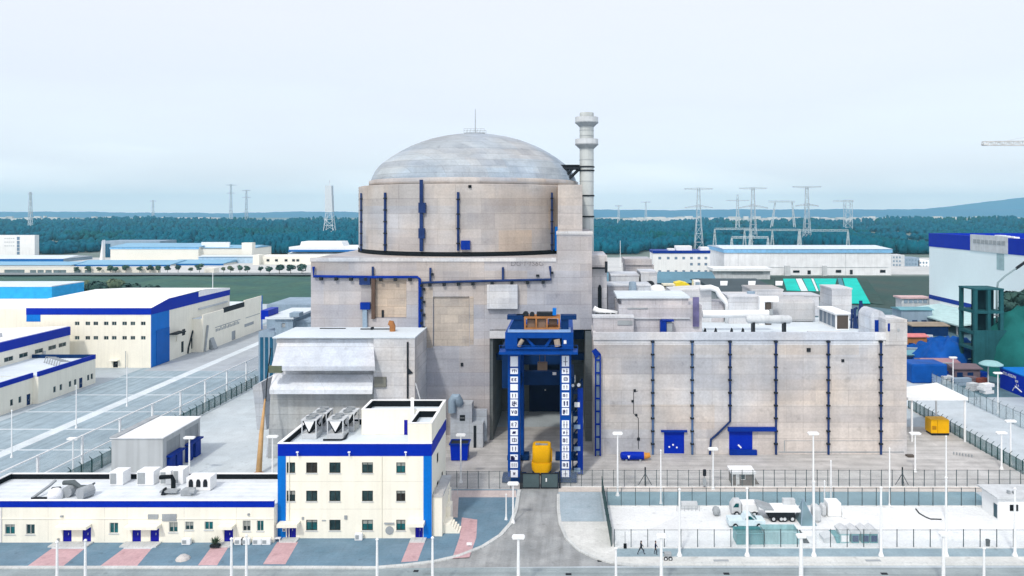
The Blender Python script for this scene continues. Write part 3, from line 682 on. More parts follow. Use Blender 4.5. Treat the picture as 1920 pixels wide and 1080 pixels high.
MB().box(x0+.42, x1-.52, DF+.38, 165.4, zf-.88, zf-.3).build('roof', ROOF, fb)
TW = concrete('tower_concrete', (0.60,0.59,0.57), tanbias=-.9, w=3.6, h=3.4, stain=.1)
MB().box(xt+.01, x1+.06, DF-.12, DF+6, zf-.9, Z(599,DF)).build('corner_tower', TW, fb)
m = MB(); m.prism([(X(1634,DF+3),DF+3,zf),(X(1660,DF+3),DF+3,zf)] + [(X(1647,DF+3)+1.35*math.cos(R(a)), DF+3, Z(598,DF+3)+1.6*math.sin(R(a))) for a in range(0,181,20)], (0,6,0)); m.build('arched_stairhead', CONC_L, fb)
m = MB(); m.box(X(1640,DF+3), X(1655,DF+3), DF+2.9, DF+3.02, zf, Z(600,DF+3)); m.box(X(1664,DF),X(1668,DF),DF-.2,DF-.1,Z(621,DF),Z(606,DF)); m.each('blue_panel', NAVY, fb)
MB().box(X(1682,DF), X(1686,DF), DF-.2, DF-.1, Z(621,DF), Z(616,DF)).build('vent', GREY, fb)
PB = {}
yq = DF-.3
for px, mat in ((1224,paint('faded_blue_pipe',(0.07,0.13,0.26),.5,.25,.3)),(1298,MATS['faded_blue_pipe']),(1369,PIPEB),(1455,PIPEB),(1553.5,PIPEB),(1652,PIPEB)):
    if px == 1369: pts = [(X(1369,yq),yq,zf-.1),(X(1369,yq),yq,Z(790,yq)),(X(1345,yq),yq,Z(814,yq)),(X(1333,yq),yq,Z(824,yq)),(X(1331,yq),yq,.1)]
    else: pts = [(X(px,yq),yq,zf-.1),(X(px,yq),yq,.1)]
    o = MB().tube(pts, .20, 8).build('downpipe', mat, fb, smooth=True, autosmooth=True); c_ = MB()
    for k in range(9): z_ = zf-.3-k*2.3; (z_ > 7.5 or px != 1369) and c_.box(X(px,yq)-.34, X(px,yq)+.3, yq-.24, DF-.01, z_-.13, z_+.13)
    c_.each('clamp', DARK, o)
o = MB().box(hd[0][0]+.02, hd[0][1]-.02, DF+.05, DF+.15, hd[0][2], hd[0][3]-.02).build('door', BAND, fb)
m = MB(); [m.cyl((X(q,DF),DF-.02,Z(r_,DF)),(X(q,DF),DF+.05,Z(r_,DF)),.16,8) for q, r_ in ((1255,838),(1262,834),(1269,839))]; m.each('door_mark', POLE, o)
m = MB(); m.box(X(1239,DF), X(1288,DF), DF-.55, DF-.004, Z(809,DF), Z(807,DF)+.1); m.build('door_canopy', NAVY, fb)
o = MB().box(hd[1][0]+.02, hd[1][1]-.02, DF+.05, DF+.15, hd[1][2], hd[1][3]-.02).build('door', BAND, fb)
MB().prism([(X(1383,DF),DF+.02,Z(835,DF)),(X(1385,DF),DF+.02,Z(833,DF)),(X(1391,DF),DF+.02,Z(839,DF)),(X(1389,DF),DF+.02,Z(841,DF))],(0,.02,0)).each('door_mark', POLE, o)
m = MB(); m.box(X(1364,DF), X(1454,DF), DF-.7, DF-.004, Z(807,DF), Z(800,DF)); m.box(X(1367,DF), X(1418,DF), DF-.6, DF-.006, .02, .9); m.each('beam', NAVY, fb)
m = MB(); m.box(X(1470,DF), x1-.8, DF-.06, DF-.003, Z(826.5,DF), Z(826,DF)); m.box(X(1470,DF), X(1471.5,DF), DF-.06, DF-.003, .4, Z(826.6,DF)); m.box(X(1460,DF), x1-.5, DF-.07, DF-.002, .35, .52); m.each('groove', GREY, fb)
m = MB()
for px, py, s_ in ((1516,656,.35),(1186,752,.2),(1190,732,.22),(1193,778,.2),(1197,823,.25),(1580,676,.25)): m.box(X(px,DF)-s_, X(px,DF)+s_, DF-.15, DF-.003, Z(py,DF)-s_, Z(py,DF)+s_)
m.tube([(X(1196,DF),DF-.06,Z(733,DF)),(X(1188,DF),DF-.06,Z(735,DF)),(X(1188,DF),DF-.06,Z(775,DF)),(X(1197,DF),DF-.06,Z(784,DF)),(X(1197,DF),DF-.06,Z(842,DF))],.05,5); m.each('conduit', DARK, fb)
# blue pipe rack in the left corner
m = MB(); xp = X(1121,DF-.8)
m.box(xp-.55, xp-.3, DF-1.0, DF-.5, 0, Z(668,DF)); m.box(xp+.3, xp+.55, DF-1.0, DF-.5, 0, Z(662,DF))
for k in range(8): m.box(xp-.55, xp+.55, DF-1.05, DF-.45, 1+k*2.3, 1.25+k*2.3)
m.prism([(xp-1.1,DF-1,Z(657,DF)),(xp-.4,DF-1,Z(652,DF)),(xp+.5,DF-1,Z(662,DF)),(xp-.3,DF-1,Z(670,DF))],(0,.6,0)); m.build('pipe_rack', NAVY, fb)
m = MB(); m.box(xp-.28, xp+.28, DF-.75, DF-.3, .1, Z(668,DF)); m.each('pipe_rack_panel', SLATE, fb)

# ================================================================== GANTRY CRANE
DG = 120.8
gc = thing('gantry_crane', 'tall blue gantry crane with white lettered panels down both legs', 'gantry crane', (X(1013,DG), 126, 0))
gx0, gx1, gx2, gx3 = X(952,DG), X(975,DG), X(1050,DG), X(1071,DG)
zg = Z(656, DG)
for a, b in ((gx0,gx1),(gx2,gx3)):
    MB().box(a, b, DG, DG+2, .9, zg).build('leg', STEELB, gc, bevel=.06); MB().box(a, b, 131.5, 133.5, .9, zg).build('leg', STEELB, gc, bevel=.06)
    m = MB(); m.box(a-.9, b+.9, DG-.4, DG+2.4, .12, .9); m.box(a-.9, b+.9, 131.2, 133.8, .12, .9); m.box(a+.5, b-.5, DG+2.4, 131.2, .4, 1.4); m.each('bogie', STEELD, gc, bevel=.05)
m = MB(); m.box(gx1, gx2, 131.9, 133.1, 13.2, 15.6); m.box(gx1, gx2, 132, 133, 16.8, 18.4); m.each('cross_beam', STEELD, gc)
m = MB(); m.box(gx0-1.2, gx0-.02, 124, 133.4, 14.5, zg); m.box(gx3+.05, gx3+.5, DG+2.1, 133, 15.6, 16.6); m.box(gx0+.2, gx1-.2, DG+2, 131.5, 14, 15.4); m.box(gx2+.2, gx3-.2, DG+2, 131.5, 14, 15.4); m.each('side_beam', STEELD, gc)
# head: box girder with open middle, walkway below, two uprights
m = MB(); ha, hb = X(948,DG), X(1075,DG); zz0, zz1 = Z(653,DG), Z(621,DG)
m.box(ha, X(971,DG), DG-1.2, DG+3, zz0, zz1); m.box(X(1054,DG), hb, DG-1.2, DG+3, zz0, zz1)
m.box(X(971,DG), X(1054,DG), DG-1.2, DG+.6, Z(632,DG), zz1); m.box(X(971,DG), X(1054,DG), DG-1.2, DG+.6, zz0, zz0+.35)
m.box(ha, hb, 130.5, 134, zz0, zz1); m.box(ha, X(965,DG), DG+3, 130.5, zz0+.5, zz1); m.box(X(1059,DG), hb, DG+3, 130.5, zz0+.5, zz1)
m.prism([(X(985,DG),DG-.6,Z(633,DG)),(X(990,DG),DG-.6,Z(633,DG)),(X(1005,DG),DG-.6,zz0+.35),(X(998,DG),DG-.6,zz0+.35)],(0,.4,0)); m.prism([(X(1036,DG),DG-.6,Z(633,DG)),(X(1031,DG),DG-.6,Z(633,DG)),(X(1020,DG),DG-.6,zz0+.35),(X(1027,DG),DG-.6,zz0+.35)],(0,.4,0))
m.build('girder', STEELB, gc, bevel=.05)
MB().box(X(972,DG), X(1053,DG), DG+.7, DG+1.0, zz0+.36, Z(632,DG)).build('girder_web', STEELD, gc)
wk = MB().box(X(938,DG), X(1083,DG), DG-2.6, DG+.2, Z(659,DG), Z(654,DG)-.05).build('walkway', STEELB, gc)
m = MB()
for k in range(13): xx = X(938,DG)+.1+k*1.03; m.box(xx, xx+.05, DG-2.6, DG-2.55, Z(654,DG)-.05, Z(654,DG)+1.0)
for q in (.5, 1.0): m.box(X(938,DG), X(1083,DG), DG-2.6, DG-2.55, Z(654,DG)+q, Z(654,DG)+q+.05)
m.build('railing', STEELB, wk)
MB().box(X(953,DG), X(1070,DG), DG-1.3, DG+2.2, zz1+.02, zz1+.3).build('rail_deck', paint('pale_blue_rail', (0.22,0.36,0.62), .45), gc)
zu = Z(591,DG)
m = MB(); m.prism([(X(954,DG),DG,zz1+.3),(X(983,DG),DG,zz1+.3),(X(981,DG),DG,zu),(X(968,DG),DG,zu)],(0,1.2,0)); m.box(X(951,DG), X(981,DG), DG-.2, DG+1.6, zu-.7, zu); m.each('upright', STEELD, gc)
m = MB(); m.box(X(1052,DG), X(1066,DG), DG, DG+1.3, zz1+.3, zu-.7); m.box(X(1051,DG), X(1081,DG), DG-.2, DG+1.6, zu-.7, zu); m.each('upright', STEELD, gc)
# trolley with winches
tr = MB().box(X(983,DG), X(1049,DG), DG-.2, DG+3.5, zz1+.3, zz1+.55).build('trolley', RUST, gc)
m = MB()
for px in (983, 1004, 1024, 1047): m.box(X(px,DG), X(px+3,DG), DG-.2, DG+.1, zz1+.55, Z(597,DG))
m.box(X(983,DG), X(1050,DG), DG-.25, DG+3, Z(597,DG), Z(594,DG)); m.build('trolley_frame', RUST, tr)
m = MB(); m.box(X(988,DG), X(1003,DG), DG+.5, DG+2.5, zz1+.55, Z(600,DG)); m.box(X(1006,DG), X(1023,DG), DG+.3, DG+2.5, zz1+.55, Z(599,DG)); m.cyl((X(1028,DG),DG+1.3,zz1+1.2),(X(1045,DG),DG+1.3,zz1+1.2),.6,12); m.each('winch', paint('winch_brown', (0.22,0.15,0.11), .6), tr)
m = MB(); m.box(X(1006,DG), X(1038,DG), DG+.5, DG+2, Z(594,DG)+.05, Z(587,DG)); m.cyl((X(985,DG),DG+.5,Z(591,DG)),(X(985,DG),DG+1.5,Z(591,DG)),.5,10); m.cyl((X(997,DG),DG+.5,Z(591,DG)),(X(997,DG),DG+1.5,Z(591,DG)),.4,10); m.each('motor', DARK, tr)
MB().box(X(1036,DG), X(1043,DG), DG+.4, DG+1.4, Z(593,DG)+.1, Z(579,DG)).build('control_cabinet', AZURE, tr)
m = MB(); m.tube([(X(981,DG),DG-1.4,Z(634,DG)),(X(977,DG),DG-1.5,Z(640,DG)),(X(974,DG),DG-1.4,Z(646,DG))],.32,8); m.tube([(X(1044,DG),DG-1.4,Z(634,DG)),(X(1046,DG),DG-1.4,Z(646,DG))],.5,8); m.each('lamp_cluster', paint('lamp_tan', (0.36,0.30,0.24), .5), gc)
m = MB(); m.box(X(1008,DG+4), X(1026,DG+4), DG+3.4, DG+4.8, Z(693,DG+4), Z(680,DG+4)); m.cyl((X(1012,DG+4),DG+4,Z(680,DG+4)),(X(1012,DG+4),DG+4,zz0),.05,5); m.cyl((X(1022,DG+4),DG+4,Z(680,DG+4)),(X(1022,DG+4),DG+4,zz0),.05,5); m.each('hook_block', paint('hook_brown',(0.20,0.14,0.10),.6), gc)
m = MB(); m.box(X(1036,131.8),X(1043,131.8),131.75,131.88,Z(703,131.8),Z(698,131.8)); m.each('notice', POLE, gc)
m = MB(); m.box(X(1057,DG),X(1062,DG),DG-1.3,DG-1.21,Z(642,DG),Z(635.5,DG)); m.each('notice', POLE, gc)
# panels with dark brush characters; strokes follow what is left of them in the photograph
PW = paint('panel_white', (0.82,0.86,0.93), .5, .03)
INK = paint('panel_ink', (0.012,0.015,0.10), .6)
rowsL = [(668,687,''),(690,701,'n'),(706,717,'ee'),(720,732,''),(736,747,'ii'),(749,763,'m'),(766,779,'vo'),(789,802,'27'),(805,816,'b'),(818,832,'w'),(835,847,'i,'),(852,862,'L'),(866,877,'iii'),(881,895,'x')]
rowsR = [(667,687,'+'),(690,701,'t+'),(704,717,'A'),(720,731,'ii'),(736,747,'n,'),(749,763,'ll'),(765,778,'m,'),(788,803,'++'),(805,816,'b+'),(818,833,'wi'),(835,846,'++'),(848,862,'+i'),(865,878,'wl'),(881,894,'+')]
def glyph(mm, s, a, b, c, d, y):
    """a few straight strokes inside the panel a..b, c..d"""
    W_, Hh = b-a, d-c
    def st(u0, v0, u1, v1, t=.09):
        A_ = Vector((a+W_*u0, y, c+Hh*v0)); B_ = Vector((a+W_*u1, y, c+Hh*v1)); q = (B_-A_).normalized(); n_ = Vector((-q.z,0,q.x))*t*W_/2
        mm.prism([A_-n_, B_-n_, B_+n_, A_+n_], (0,-.02,0))
    n = len(s); wd = .8/n
    for k, ch in enumerate(s):
        o = .1+k*wd; u = lambda q: o+wd*q
        if ch in 'il1,': st(u(.5),.2,u(.5),.82); st(u(.3),.62,u(.7),.62,.06)
        if ch == 'l': st(u(.75),.2,u(.75),.8)
        if ch == '+': st(u(.5),.08,u(.5),.92); st(u(.15),.45,u(.85),.45,.07)
        if ch == 't': st(u(.4),.3,u(.4),.75); st(u(.2),.6,u(.7),.6); st(u(.7),.35,u(.7),.6)
        if ch in 'nmw':
            st(u(.2),.3,u(.2),.75); st(u(.55),.25,u(.55),.8); st(u(.85),.3,u(.85),.7); st(u(.15),.68,u(.9),.68,.07)
            if ch == 'w': st(u(.15),.35,u(.9),.35,.06)
            if ch == 'm': st(u(.15),.35,u(.6),.15,.16); st(u(.3),.5,u(.9),.5,.12)
        if ch in 'eoA2': st(u(.25),.3,u(.25),.7); st(u(.25),.3,u(.8),.3); st(u(.25),.5,u(.7),.52); st(u(.25),.7,u(.8),.7); ch in 'oA' and st(u(.8),.3,u(.8),.7,.12)
        if ch == 'v': st(u(.2),.75,u(.5),.3); st(u(.5),.3,u(.8),.75)
        if ch == '7': st(u(.2),.75,u(.8),.75); st(u(.8),.75,u(.4),.2)
        if ch == 'b': st(u(.2),.4,u(.75),.4,.2); st(u(.3),.6,u(.8),.6,.14)
        if ch == 'L': st(.05,.2,.6,.2,.45); st(.05,.5,.45,.5,.35); st(.6,.75,.85,.7,.1)
        if ch == 'x': st(u(.35),.35,u(.65),.7); st(u(.65),.35,u(.35),.7); st(u(.3),.6,u(.75),.6)
for rows, pa, pb_ in ((rowsL,957,971),(rowsR,1053.5,1067)):
    for r0, r1, s in rows:
        a, b, c, d = X(pa,DG), X(pb_,DG), Z(r1,DG), Z(r0,DG)
        pn = MB().box(a, b, DG-.10, DG-.003, c, d).build('panel', PW, gc)
        if s: mm = MB(); glyph(mm, s, a, b, c, d, DG-.105); mm.build('character', INK, pn)
# stair tower on the right leg
m = MB(); sx0, sx1, sy = X(1073,124), X(1093,124), 124.0; zs = Z(716,124)
for xx in (sx0, sx1-.2):
    for yy in (sy, sy+2.4): m.box(xx, xx+.2, yy, yy+.2, .15, zs)
for k in range(8):
    z_ = .6+k*1.85; m.box(sx0, sx1, sy, sy+2.6, z_, z_+.1); m.prism([(sx0+.2,sy+.3+(k%2),z_+.1),(sx1-.2,sy+.3+(k%2),z_+1.9),(sx1-.2,sy+.3+(k%2),z_+2.0),(sx0+.2,sy+.3+(k%2),z_+.3)],(0,.9,0))
m.build('stair_tower', STEELD, gc)
m = MB(); m.box(sx1-.9, sx1+.02, sy-.04, sy-.01, .3, zs-1.0); m.build('stair_cladding', NAVY, gc)
m = MB()
for y0 in (796, 837, 877): m.box(X(1076,124), X(1088,124), sy-.12, sy-.06, Z(y0+8,124), Z(y0,124))
m.each('stair_notice', paint('notice_blue', (0.25,0.36,0.52), .5), gc)
m = MB(); m.box(X(1077,124), X(1087,124), sy-.12, sy-.06, Z(763,124), Z(754,124)); m.each('stair_notice', POLE, gc)
m = MB(); m.cyl((X(1078,124),sy+.5,zs-.2),(X(1078,124),sy+.5,zs+1),.06,5); m.cyl((X(1074,124),sy-.2,Z(722,124)),(X(1074,124),sy-.4,Z(722,124)),.25,8); m.cyl((X(1085,124),sy-.2,Z(721,124)),(X(1085,124),sy-.4,Z(721,124)),.3,8); m.each('floodlight', POLE, gc)

# yellow vessel standing in the gate
yc, yy = X(1015.5,124), 125.0
t = thing('transport_vessel', 'big rounded yellow vessel standing in the gateway between the crane legs', 'vessel', (yc, yy, 0))
def rbox(mm, cx_, cy_, wx, wy, z0, z1, r_, seg=5, flare=0.0):
    pts = []
    for sx, sy_, a0 in ((1,1,0),(-1,1,90),(-1,-1,180),(1,-1,270)):
        for k in range(seg+1):
            a = R(a0+90*k/seg); pts.append((cx_+sx*(wx/2-r_)+r_*math.cos(a), cy_+sy_*(wy/2-r_)+r_*math.sin(a)))
    return pts
def loft(mm, secs):
    n = len(secs[0]); vs = [q for s_ in secs for q in s_]
    fs = [(i*n+k, i*n+(k+1) % n, (i+1)*n+(k+1) % n, (i+1)*n+k) for i in range(len(secs)-1) for k in range(n)] + [tuple(range(n-1,-1,-1)), tuple(range((len(secs)-1)*n, len(secs)*n))]
    return mm.add(vs, fs)
def sect(wx, wy, r_, z): return [(a, b, z) for a, b in rbox(None, yc, yy, wx, wy, 0, 0, r_)]
zk = Z(863,125)
m = MB(); loft(m, [sect(2.2,2.4,.9,.35), sect(3.0,2.9,1.0,.55), sect(3.35,3.1,1.0,1.1), sect(3.42,3.1,.9,zk-.35), sect(3.3,3.0,.8,zk-.05)]); m.build('drum', YELLOW, t, smooth=True, autosmooth=True)
zt2 = Z(831,125)
m = MB(); loft(m, [sect(3.0,2.8,.7,zk-.04), sect(3.1,2.9,.7,zk+.05), sect(3.1,2.9,.7,zt2-.35), sect(2.9,2.7,.8,zt2-.06), sect(2.5,2.3,.8,zt2)]); m.build('hood', YELLOW, t, smooth=True, autosmooth=True)
m = MB(); m.box(yc-1.0, yc+1.0, yy-1.1, yy-.5, zt2+.01, zt2+.12); m.box(yc-1.0, yc-.2, yy-1.2, yy-1.1, zt2+.1, zt2+.4); m.each('lid_rail', GREY, t)
m = MB()
for sx in (-1, 1):
    for sy_ in (-1, 1): m.cyl((yc+sx*1.35-.2, yy+sy_*.9, .42),(yc+sx*1.35+.2, yy+sy_*.9, .42), .4, 12)
m.each('wheel', DARK, t)
m = MB(); m.box(yc+1.56, yc+1.75, yy-.6, yy+.5, zk+.1, zt2-1); m.build('side_box', YELLOW, t)
# ================================================================== THREE STOREY OFFICE
of = thing('office_building', 'cream three storey office block with royal blue corners and parapet band', 'office building', (-28, 106, 0))
YO, YB = 100.0, 112.0; a0, a1 = X(521.5,YO), X(809,YO); zr0 = Z(855,YO); zr1 = Z(832,YO); zd = 12.0
wins = []
for row in ((867,887),(920,940),(974.6,994.6)):
    for px, wd in ((545.5,16),(584.5,21),(628,21),(689,20.5),(751.5,17)):
        if row[0] > 970 and px in (545.5,): continue
        wins.append((X(px-wd/2,YO), X(px+wd/2,YO), Z(row[1],YO), Z(row[0],YO)))
drs = [(X(538,YO),X(555,YO),.15,Z(984,YO)), (X(778.5,YO),X(793,YO),.15,Z(983,YO))]
rw = [(104.2,105.6,8.6,10.0),(104.2,105.6,4.6,6.0),(108.2,109.4,4.6,6.0)]
m = MB(); shell(m, a0, a1, YO, YB, .12, zr0, fh=wins+drs, rh=rw); m.build('wall', CREAM, of)
GLASSB = glass('brown_window_glass', (0.030,0.026,0.022)); 
for h in wins:
    wo = window(of, front(YO), h, random.choice([GLASS, GLASST, GLASS, GLASSB]), fr=paint('dark_window_frame',(.05,.06,.06),.5))
    MB().box(h[0]-.08, h[1]+.08, YO-.10, YO-.004, h[2]-.09, h[2]-.004).build('sill', LGREY, wo)
    if random.random() < .45: MB().box(h[0]+.09, h[1]-.09, YO+.162, YO+.168, h[3]-random.uniform(.3,.8), h[3]-.09).build('blind', paint('blind_fabric',(.30,.32,.30),.8), wo)
m = MB(); m.tube([(a0+1.5,YO-.1,.2),(a0+1.5,YO-.1,zr0)],.06,6); m.tube([(X(716,YO),YO-.1,.2),(X(716,YO),YO-.1,zr0)],.06,6); m.each('downpipe', CREAM, of)
m = MB(); m.box(X(537,YO),X(793,YO),YO-.012,YO-.003,4.02,4.06); m.box(X(537,YO),X(793,YO),YO-.012,YO-.003,7.72,7.76); m.each('joint', paint('joint_line',(.62,.60,.52),.8), of)
for h in rw: window(of, rightf(a1), h, fr=MATS['dark_window_frame'])
for h in drs: door(of, front(YO), h, DOORB)
cap = MB()   # parapet band
m = MB(); m.box(a0-.04,a1+.04,YO-.04,YO+.3,zr0+.003,zr1); m.box(a1-.3,a1+.04,YO+.3,YB,zr0+.003,zr1); m.box(a0-.04,a0+.3,YO+.3,YB,zr0+.003,zr1); m.box(a0+.3,a1-.3,YB-.3,YB,zr0+.003,zr1); m.build('fascia_band', BAND, of)
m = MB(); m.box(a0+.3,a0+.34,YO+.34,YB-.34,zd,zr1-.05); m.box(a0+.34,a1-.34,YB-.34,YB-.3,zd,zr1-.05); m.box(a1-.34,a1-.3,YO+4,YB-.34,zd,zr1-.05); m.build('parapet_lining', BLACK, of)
m = MB(); m.box(a0-.08,a1+.08,YO-.08,YO+.34,zr1+.002,zr1+.10); m.box(a0-.08,a0+.4,YO+.34,YB+.05,zr1+.002,zr1+.10); m.box(a0+.4,a1+.08,YB-.36,YB+.05,zr1+.002,zr1+.10); m.build('coping', WHITE, of)
MB().box(a0+.34,a1-.34,YO+.3,YB-.34,zd-.3,zd-.02).build('roof', ROOF, of)
m = MB(); m.box(a0-.05, X(536,YO), YO-.05, YO-.003, .14, zr0); m.box(X(794,YO), a1+.05, YO-.05, YO-.003, .14, zr0); m.each('blue_column', AZURE, of)
# stairhead: tall part flush with the front, long part set back
zs = Z(786,YO)
def parapet_box(x0,x1,y0,y1,zb_,z1,par,mat=CREAM,open_left=False):
    m = MB(); t = .28
    m.box(x0,x1,y0,y0+t,zb_,z1); m.box(x0,x1,y1-t,y1,zb_,z1); m.box(x0,x0+t,y0+t,y1-t,zb_,z1); m.box(x1-t,x1,y0+t,y1-t,zb_,z1)
    o = m.build('stairhead_wall', mat, par)
    MB().box(x0+t,x1-t,y0+t,y1-t,z1-1.0,z1-.9).build('stairhead_roof', ROOF, o)
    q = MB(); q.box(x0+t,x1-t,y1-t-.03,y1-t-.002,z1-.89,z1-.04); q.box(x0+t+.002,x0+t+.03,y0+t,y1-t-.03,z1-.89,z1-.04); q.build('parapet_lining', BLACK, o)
    q = MB(); q.box(x0-.05,x1+.05,y0-.05,y0+t+.05,z1+.002,z1+.08); q.box(x0-.05,x1+.05,y1-t-.05,y1+.05,z1+.002,z1+.08); q.box(x0-.05,x0+t+.05,y0+t+.05,y1-t-.05,z1+.002,z1+.08); q.box(x1-t-.05,x1+.05,y0+t+.05,y1-t-.05,z1+.002,z1+.08); q.build('coping', WHITE, o)
    return o
p1x, p2x = X(678,106.7), X(758,106.7)
parapet_box(p1x, a1+.01, 106.7, YB+.06, zd, Z(768,106.7), of)
parapet_box(X(765,YO), a1+.015, YO+.1, 106.65, zr1+.11, zs-.6, of)
q = MB(); q.box(p2x, X(764,106.7), 106.6, 106.68, zd, zd+2.1); q.build('roof_door', DOORB, of)
MB().prism([(X(770,104),104,zs-.5),(X(776,104),104,zs-.5),(X(776,109),109,zs+.15),(X(770,109),109,zs+.15)],(0,0,.5)).build('sloping_duct', WHITE, of)
for h in drs:
    MB().box(h[0]-.9 if h[0] < -30 else h[0]-1.0, h[1]+.6 if h[0] < -30 else h[1]+.3, YO-1.3, YO-.06, h[3]+.12, h[3]+.55).build('door_canopy', CREAM, of)
    MB().box(h[0]-.5, h[1]+.5, YO-1.4, YO-.06, .131, .28).build('doorstep', KERB, of)
m = MB()
for px in (560, 656.5, 762): m.box(X(px,YO)-.05,X(px,YO)+.05,YO-.5,YO-.45,zr0+.1,zr0+.6); m.box(X(px,YO)-.16,X(px,YO)+.16,YO-.6,YO-.38,zr0+.6,zr0+.75); m.box(X(px,YO)-.03,X(px,YO)+.03,YO-.45,YO-.04,zr0+.15,zr0+.2)
m.build('spotlight_row', POLE, of)
MB().box(X(530,YO),X(536,YO),YO-.09,YO-.055,Z(996,YO),Z(990,YO)).build('door_sign', POLE, of)
m = MB()
for q in (0,1): m.box(X(531.5+q*2.2,YO),X(532.6+q*2.2,YO),YO-.11,YO-.092,Z(995,YO),Z(991,YO))
m.box(X(531.5,YO),X(534.8,YO),YO-.11,YO-.092,Z(993.4,YO),Z(992.6,YO)); m.build('sign_mark', INK, of)
m = MB(); m.box(X(721,YO),X(739,YO),YO-.25,YO-.003,Z(981.5,YO),Z(979.5,YO)); m.cyl((X(730.5,YO),YO-.12,Z(994,YO)),(X(730.5,YO),YO-.004,Z(994,YO)),.55,14); m.box(X(646,YO),X(651,YO),YO-.15,YO-.003,Z(973,YO),Z(966,YO)); m.box(X(604,YO),X(611,YO),YO-.12,YO-.003,Z(976,YO),Z(974.5,YO)); m.box(X(566,YO),X(570,YO),YO-.1,YO-.003,Z(974,YO),Z(969,YO)); m.each('wall_vent', GREY, of)
# outside stair and porch on the right
m = MB(); pX0, pX1 = X(818,103), X(848,103)
m.box(a1+.06, pX0+1.2, 100.6, 107.5, .13, 5.4); m.box(pX0+1.21, pX1, 101.5, 104, .13, 1.4); m.box(pX0+1.21, pX1-.4, 104.01, 106, .13, 2.8); m.box(pX0+1.21, pX1-.8, 106.01, 107.5, .13, 4.2)
for k in range(4): m.box(pX1+.01+k*.3, pX1+.31+k*.3, 101.5, 103.5, .13, 1.2-k*.3)
m.build('porch', CREAM, of)
m = MB(); m.box(a1+.1, pX1-.9, 100.5, 108, 5.42, 5.75); m.build('porch_roof', concrete('porch_slab',(.5,.5,.49),tanbias=-.9), of)
m = MB()
for k in range(6): m.box(a1+.3+k*.62, a1+.35+k*.62, 100.5, 100.55, 5.76, 6.7)
m.box(a1+.3, a1+3.45, 100.5, 100.55, 6.65, 6.7); m.build('porch_railing', GREY, of)

# roof chillers with V shaped coil ends
def chiller(x, y, w_, l_, label, z=12.0):
    t = thing('rooftop_chiller', label, 'chiller', (x, y, z), 'chillers on the office roof')
    hh = 2.55; a, b = x-w_/2, x+w_/2
    m = MB(); m.box(a, b, y, y+l_, z+.02, z+.75)
    for sx in (a, b-.14): m.box(sx, sx+.14, y, y+.14, z+.76, z+hh); m.box(sx, sx+.14, y+l_-.14, y+l_, z+.76, z+hh)
    m.build('frame', LGREY, t)
    m = MB(); m.box(a-.05, b+.05, y-.05, y+l_+.05, z+hh+.01, z+hh+.16); m.build('top_deck', LGREY, t)
    m = MB(); m.prism([(a+.1,y+.15,z+hh-.05),(a+.28,y+.15,z+hh-.05),(x+.05,y+.15,z+.76),(x-.12,y+.15,z+.76)],(0,l_-.3,0)); m.prism([(b-.1,y+.15,z+hh-.05),(b-.28,y+.15,z+hh-.05),(x-.05,y+.16,z+.77),(x+.12,y+.16,z+.77)],(0,l_-.32,0)); m.build('coil', BLACK, t)
    m = MB(); m.prism([(a+.32,y+.04,z+hh-.05),(b-.32,y+.04,z+hh-.05),(x,y+.04,z+1.0)],(0,.08,0)); m.build('end_plate', POLE, t)
    n = max(2, int(l_/1.3))
    for k in range(n):
        yy = y+.65+(l_-1.3)*k/max(1,n-1)
        m = MB(); m.lathe([(.62,z+hh+.17),(.66,z+hh+.45),(.56,z+hh+.45),(.52,z+hh+.2)], x, yy, 16, caps=False); m.lathe([(.5,z+hh+.2),(.5,z+hh+.24)], x, yy, 12); f_ = m.build('fan', GREY, t)
    return t
chiller(X(581,105), 104.6, 2.1, 2.6, 'silver V coil chiller at the front left corner of the office roof')
chiller(X(630,105), 104.6, 2.3, 2.6, 'silver V coil chiller on the office roof, front right of its cluster')
chiller(X(601,108.5), 108.0, 2.1, 2.8, 'silver V coil chiller on the office roof, rear left of its cluster')
chiller(X(651,108.5), 108.0, 2.3, 2.8, 'silver V coil chiller on the office roof, nearest the cream stairhead')
t = MB().tube([(X(606,103.8),103.8,12.15),(X(640,103.8),103.8,12.15),(X(648,104.5),104.5,12.15),(X(652,107),107,12.15)], .13, 6).build('chiller_pipe', DARK, None, at=(X(606,103.8),103.8,12)); tag(t, 'dark pipe bending round the chillers on the office roof', 'pipe')

# ================================================================== LONG LOW ANNEXE
lb = thing('low_annexe', 'long single storey cream annexe with blue parapet, joined to the office', 'annexe', (-60, 104, 0))
YL, YLB = 98.7, 109.0; b0, b1 = -81.0, a0-.06; zl0, zl1 = Z(951,YL), Z(939,YL)
ww = [(X(p-w_/2,YL),X(p+w_/2,YL),Z(y1,YL),Z(y0,YL)) for p,w_,y0,y1 in ((18.5,19,983,1002),(57,16.5,983,1002),(213.5,16.5,980,1000),(325,16.5,979,998),(355,16,978,994),(391.5,16,978,993.5),(462.5,15,976,996),(488,13,976,996))]
dd = [(X(p-8.2,YL),X(p+8.2,YL),.15,Z(y0,YL)) for p,y0 in ((126,990),(162.5,989),(256,988.5),(290,988))] + [(X(420,YL),X(437,YL),.15,Z(985.5,YL))]
m = MB(); shell(m, b0, b1, YL, YLB, .12, zl0, fh=ww+dd); m.build('wall', CREAM, lb)
for h in ww:
    wo = window(lb, front(YL), h, GLASST if random.random() < .6 else GLASS, fr=paint('pale_window_frame',(.5,.52,.5),.5))
    MB().box(h[0]-.08, h[1]+.08, YL-.10, YL-.004, h[2]-.09, h[2]-.004).build('sill', LGREY, wo)
    if random.random() < .4: MB().box(h[0]+.09, h[1]-.09, YL+.162, YL+.168, h[3]-random.uniform(.3,.8), h[3]-.09).build('blind', paint('blind_fabric',(.30,.32,.30),.8), wo)
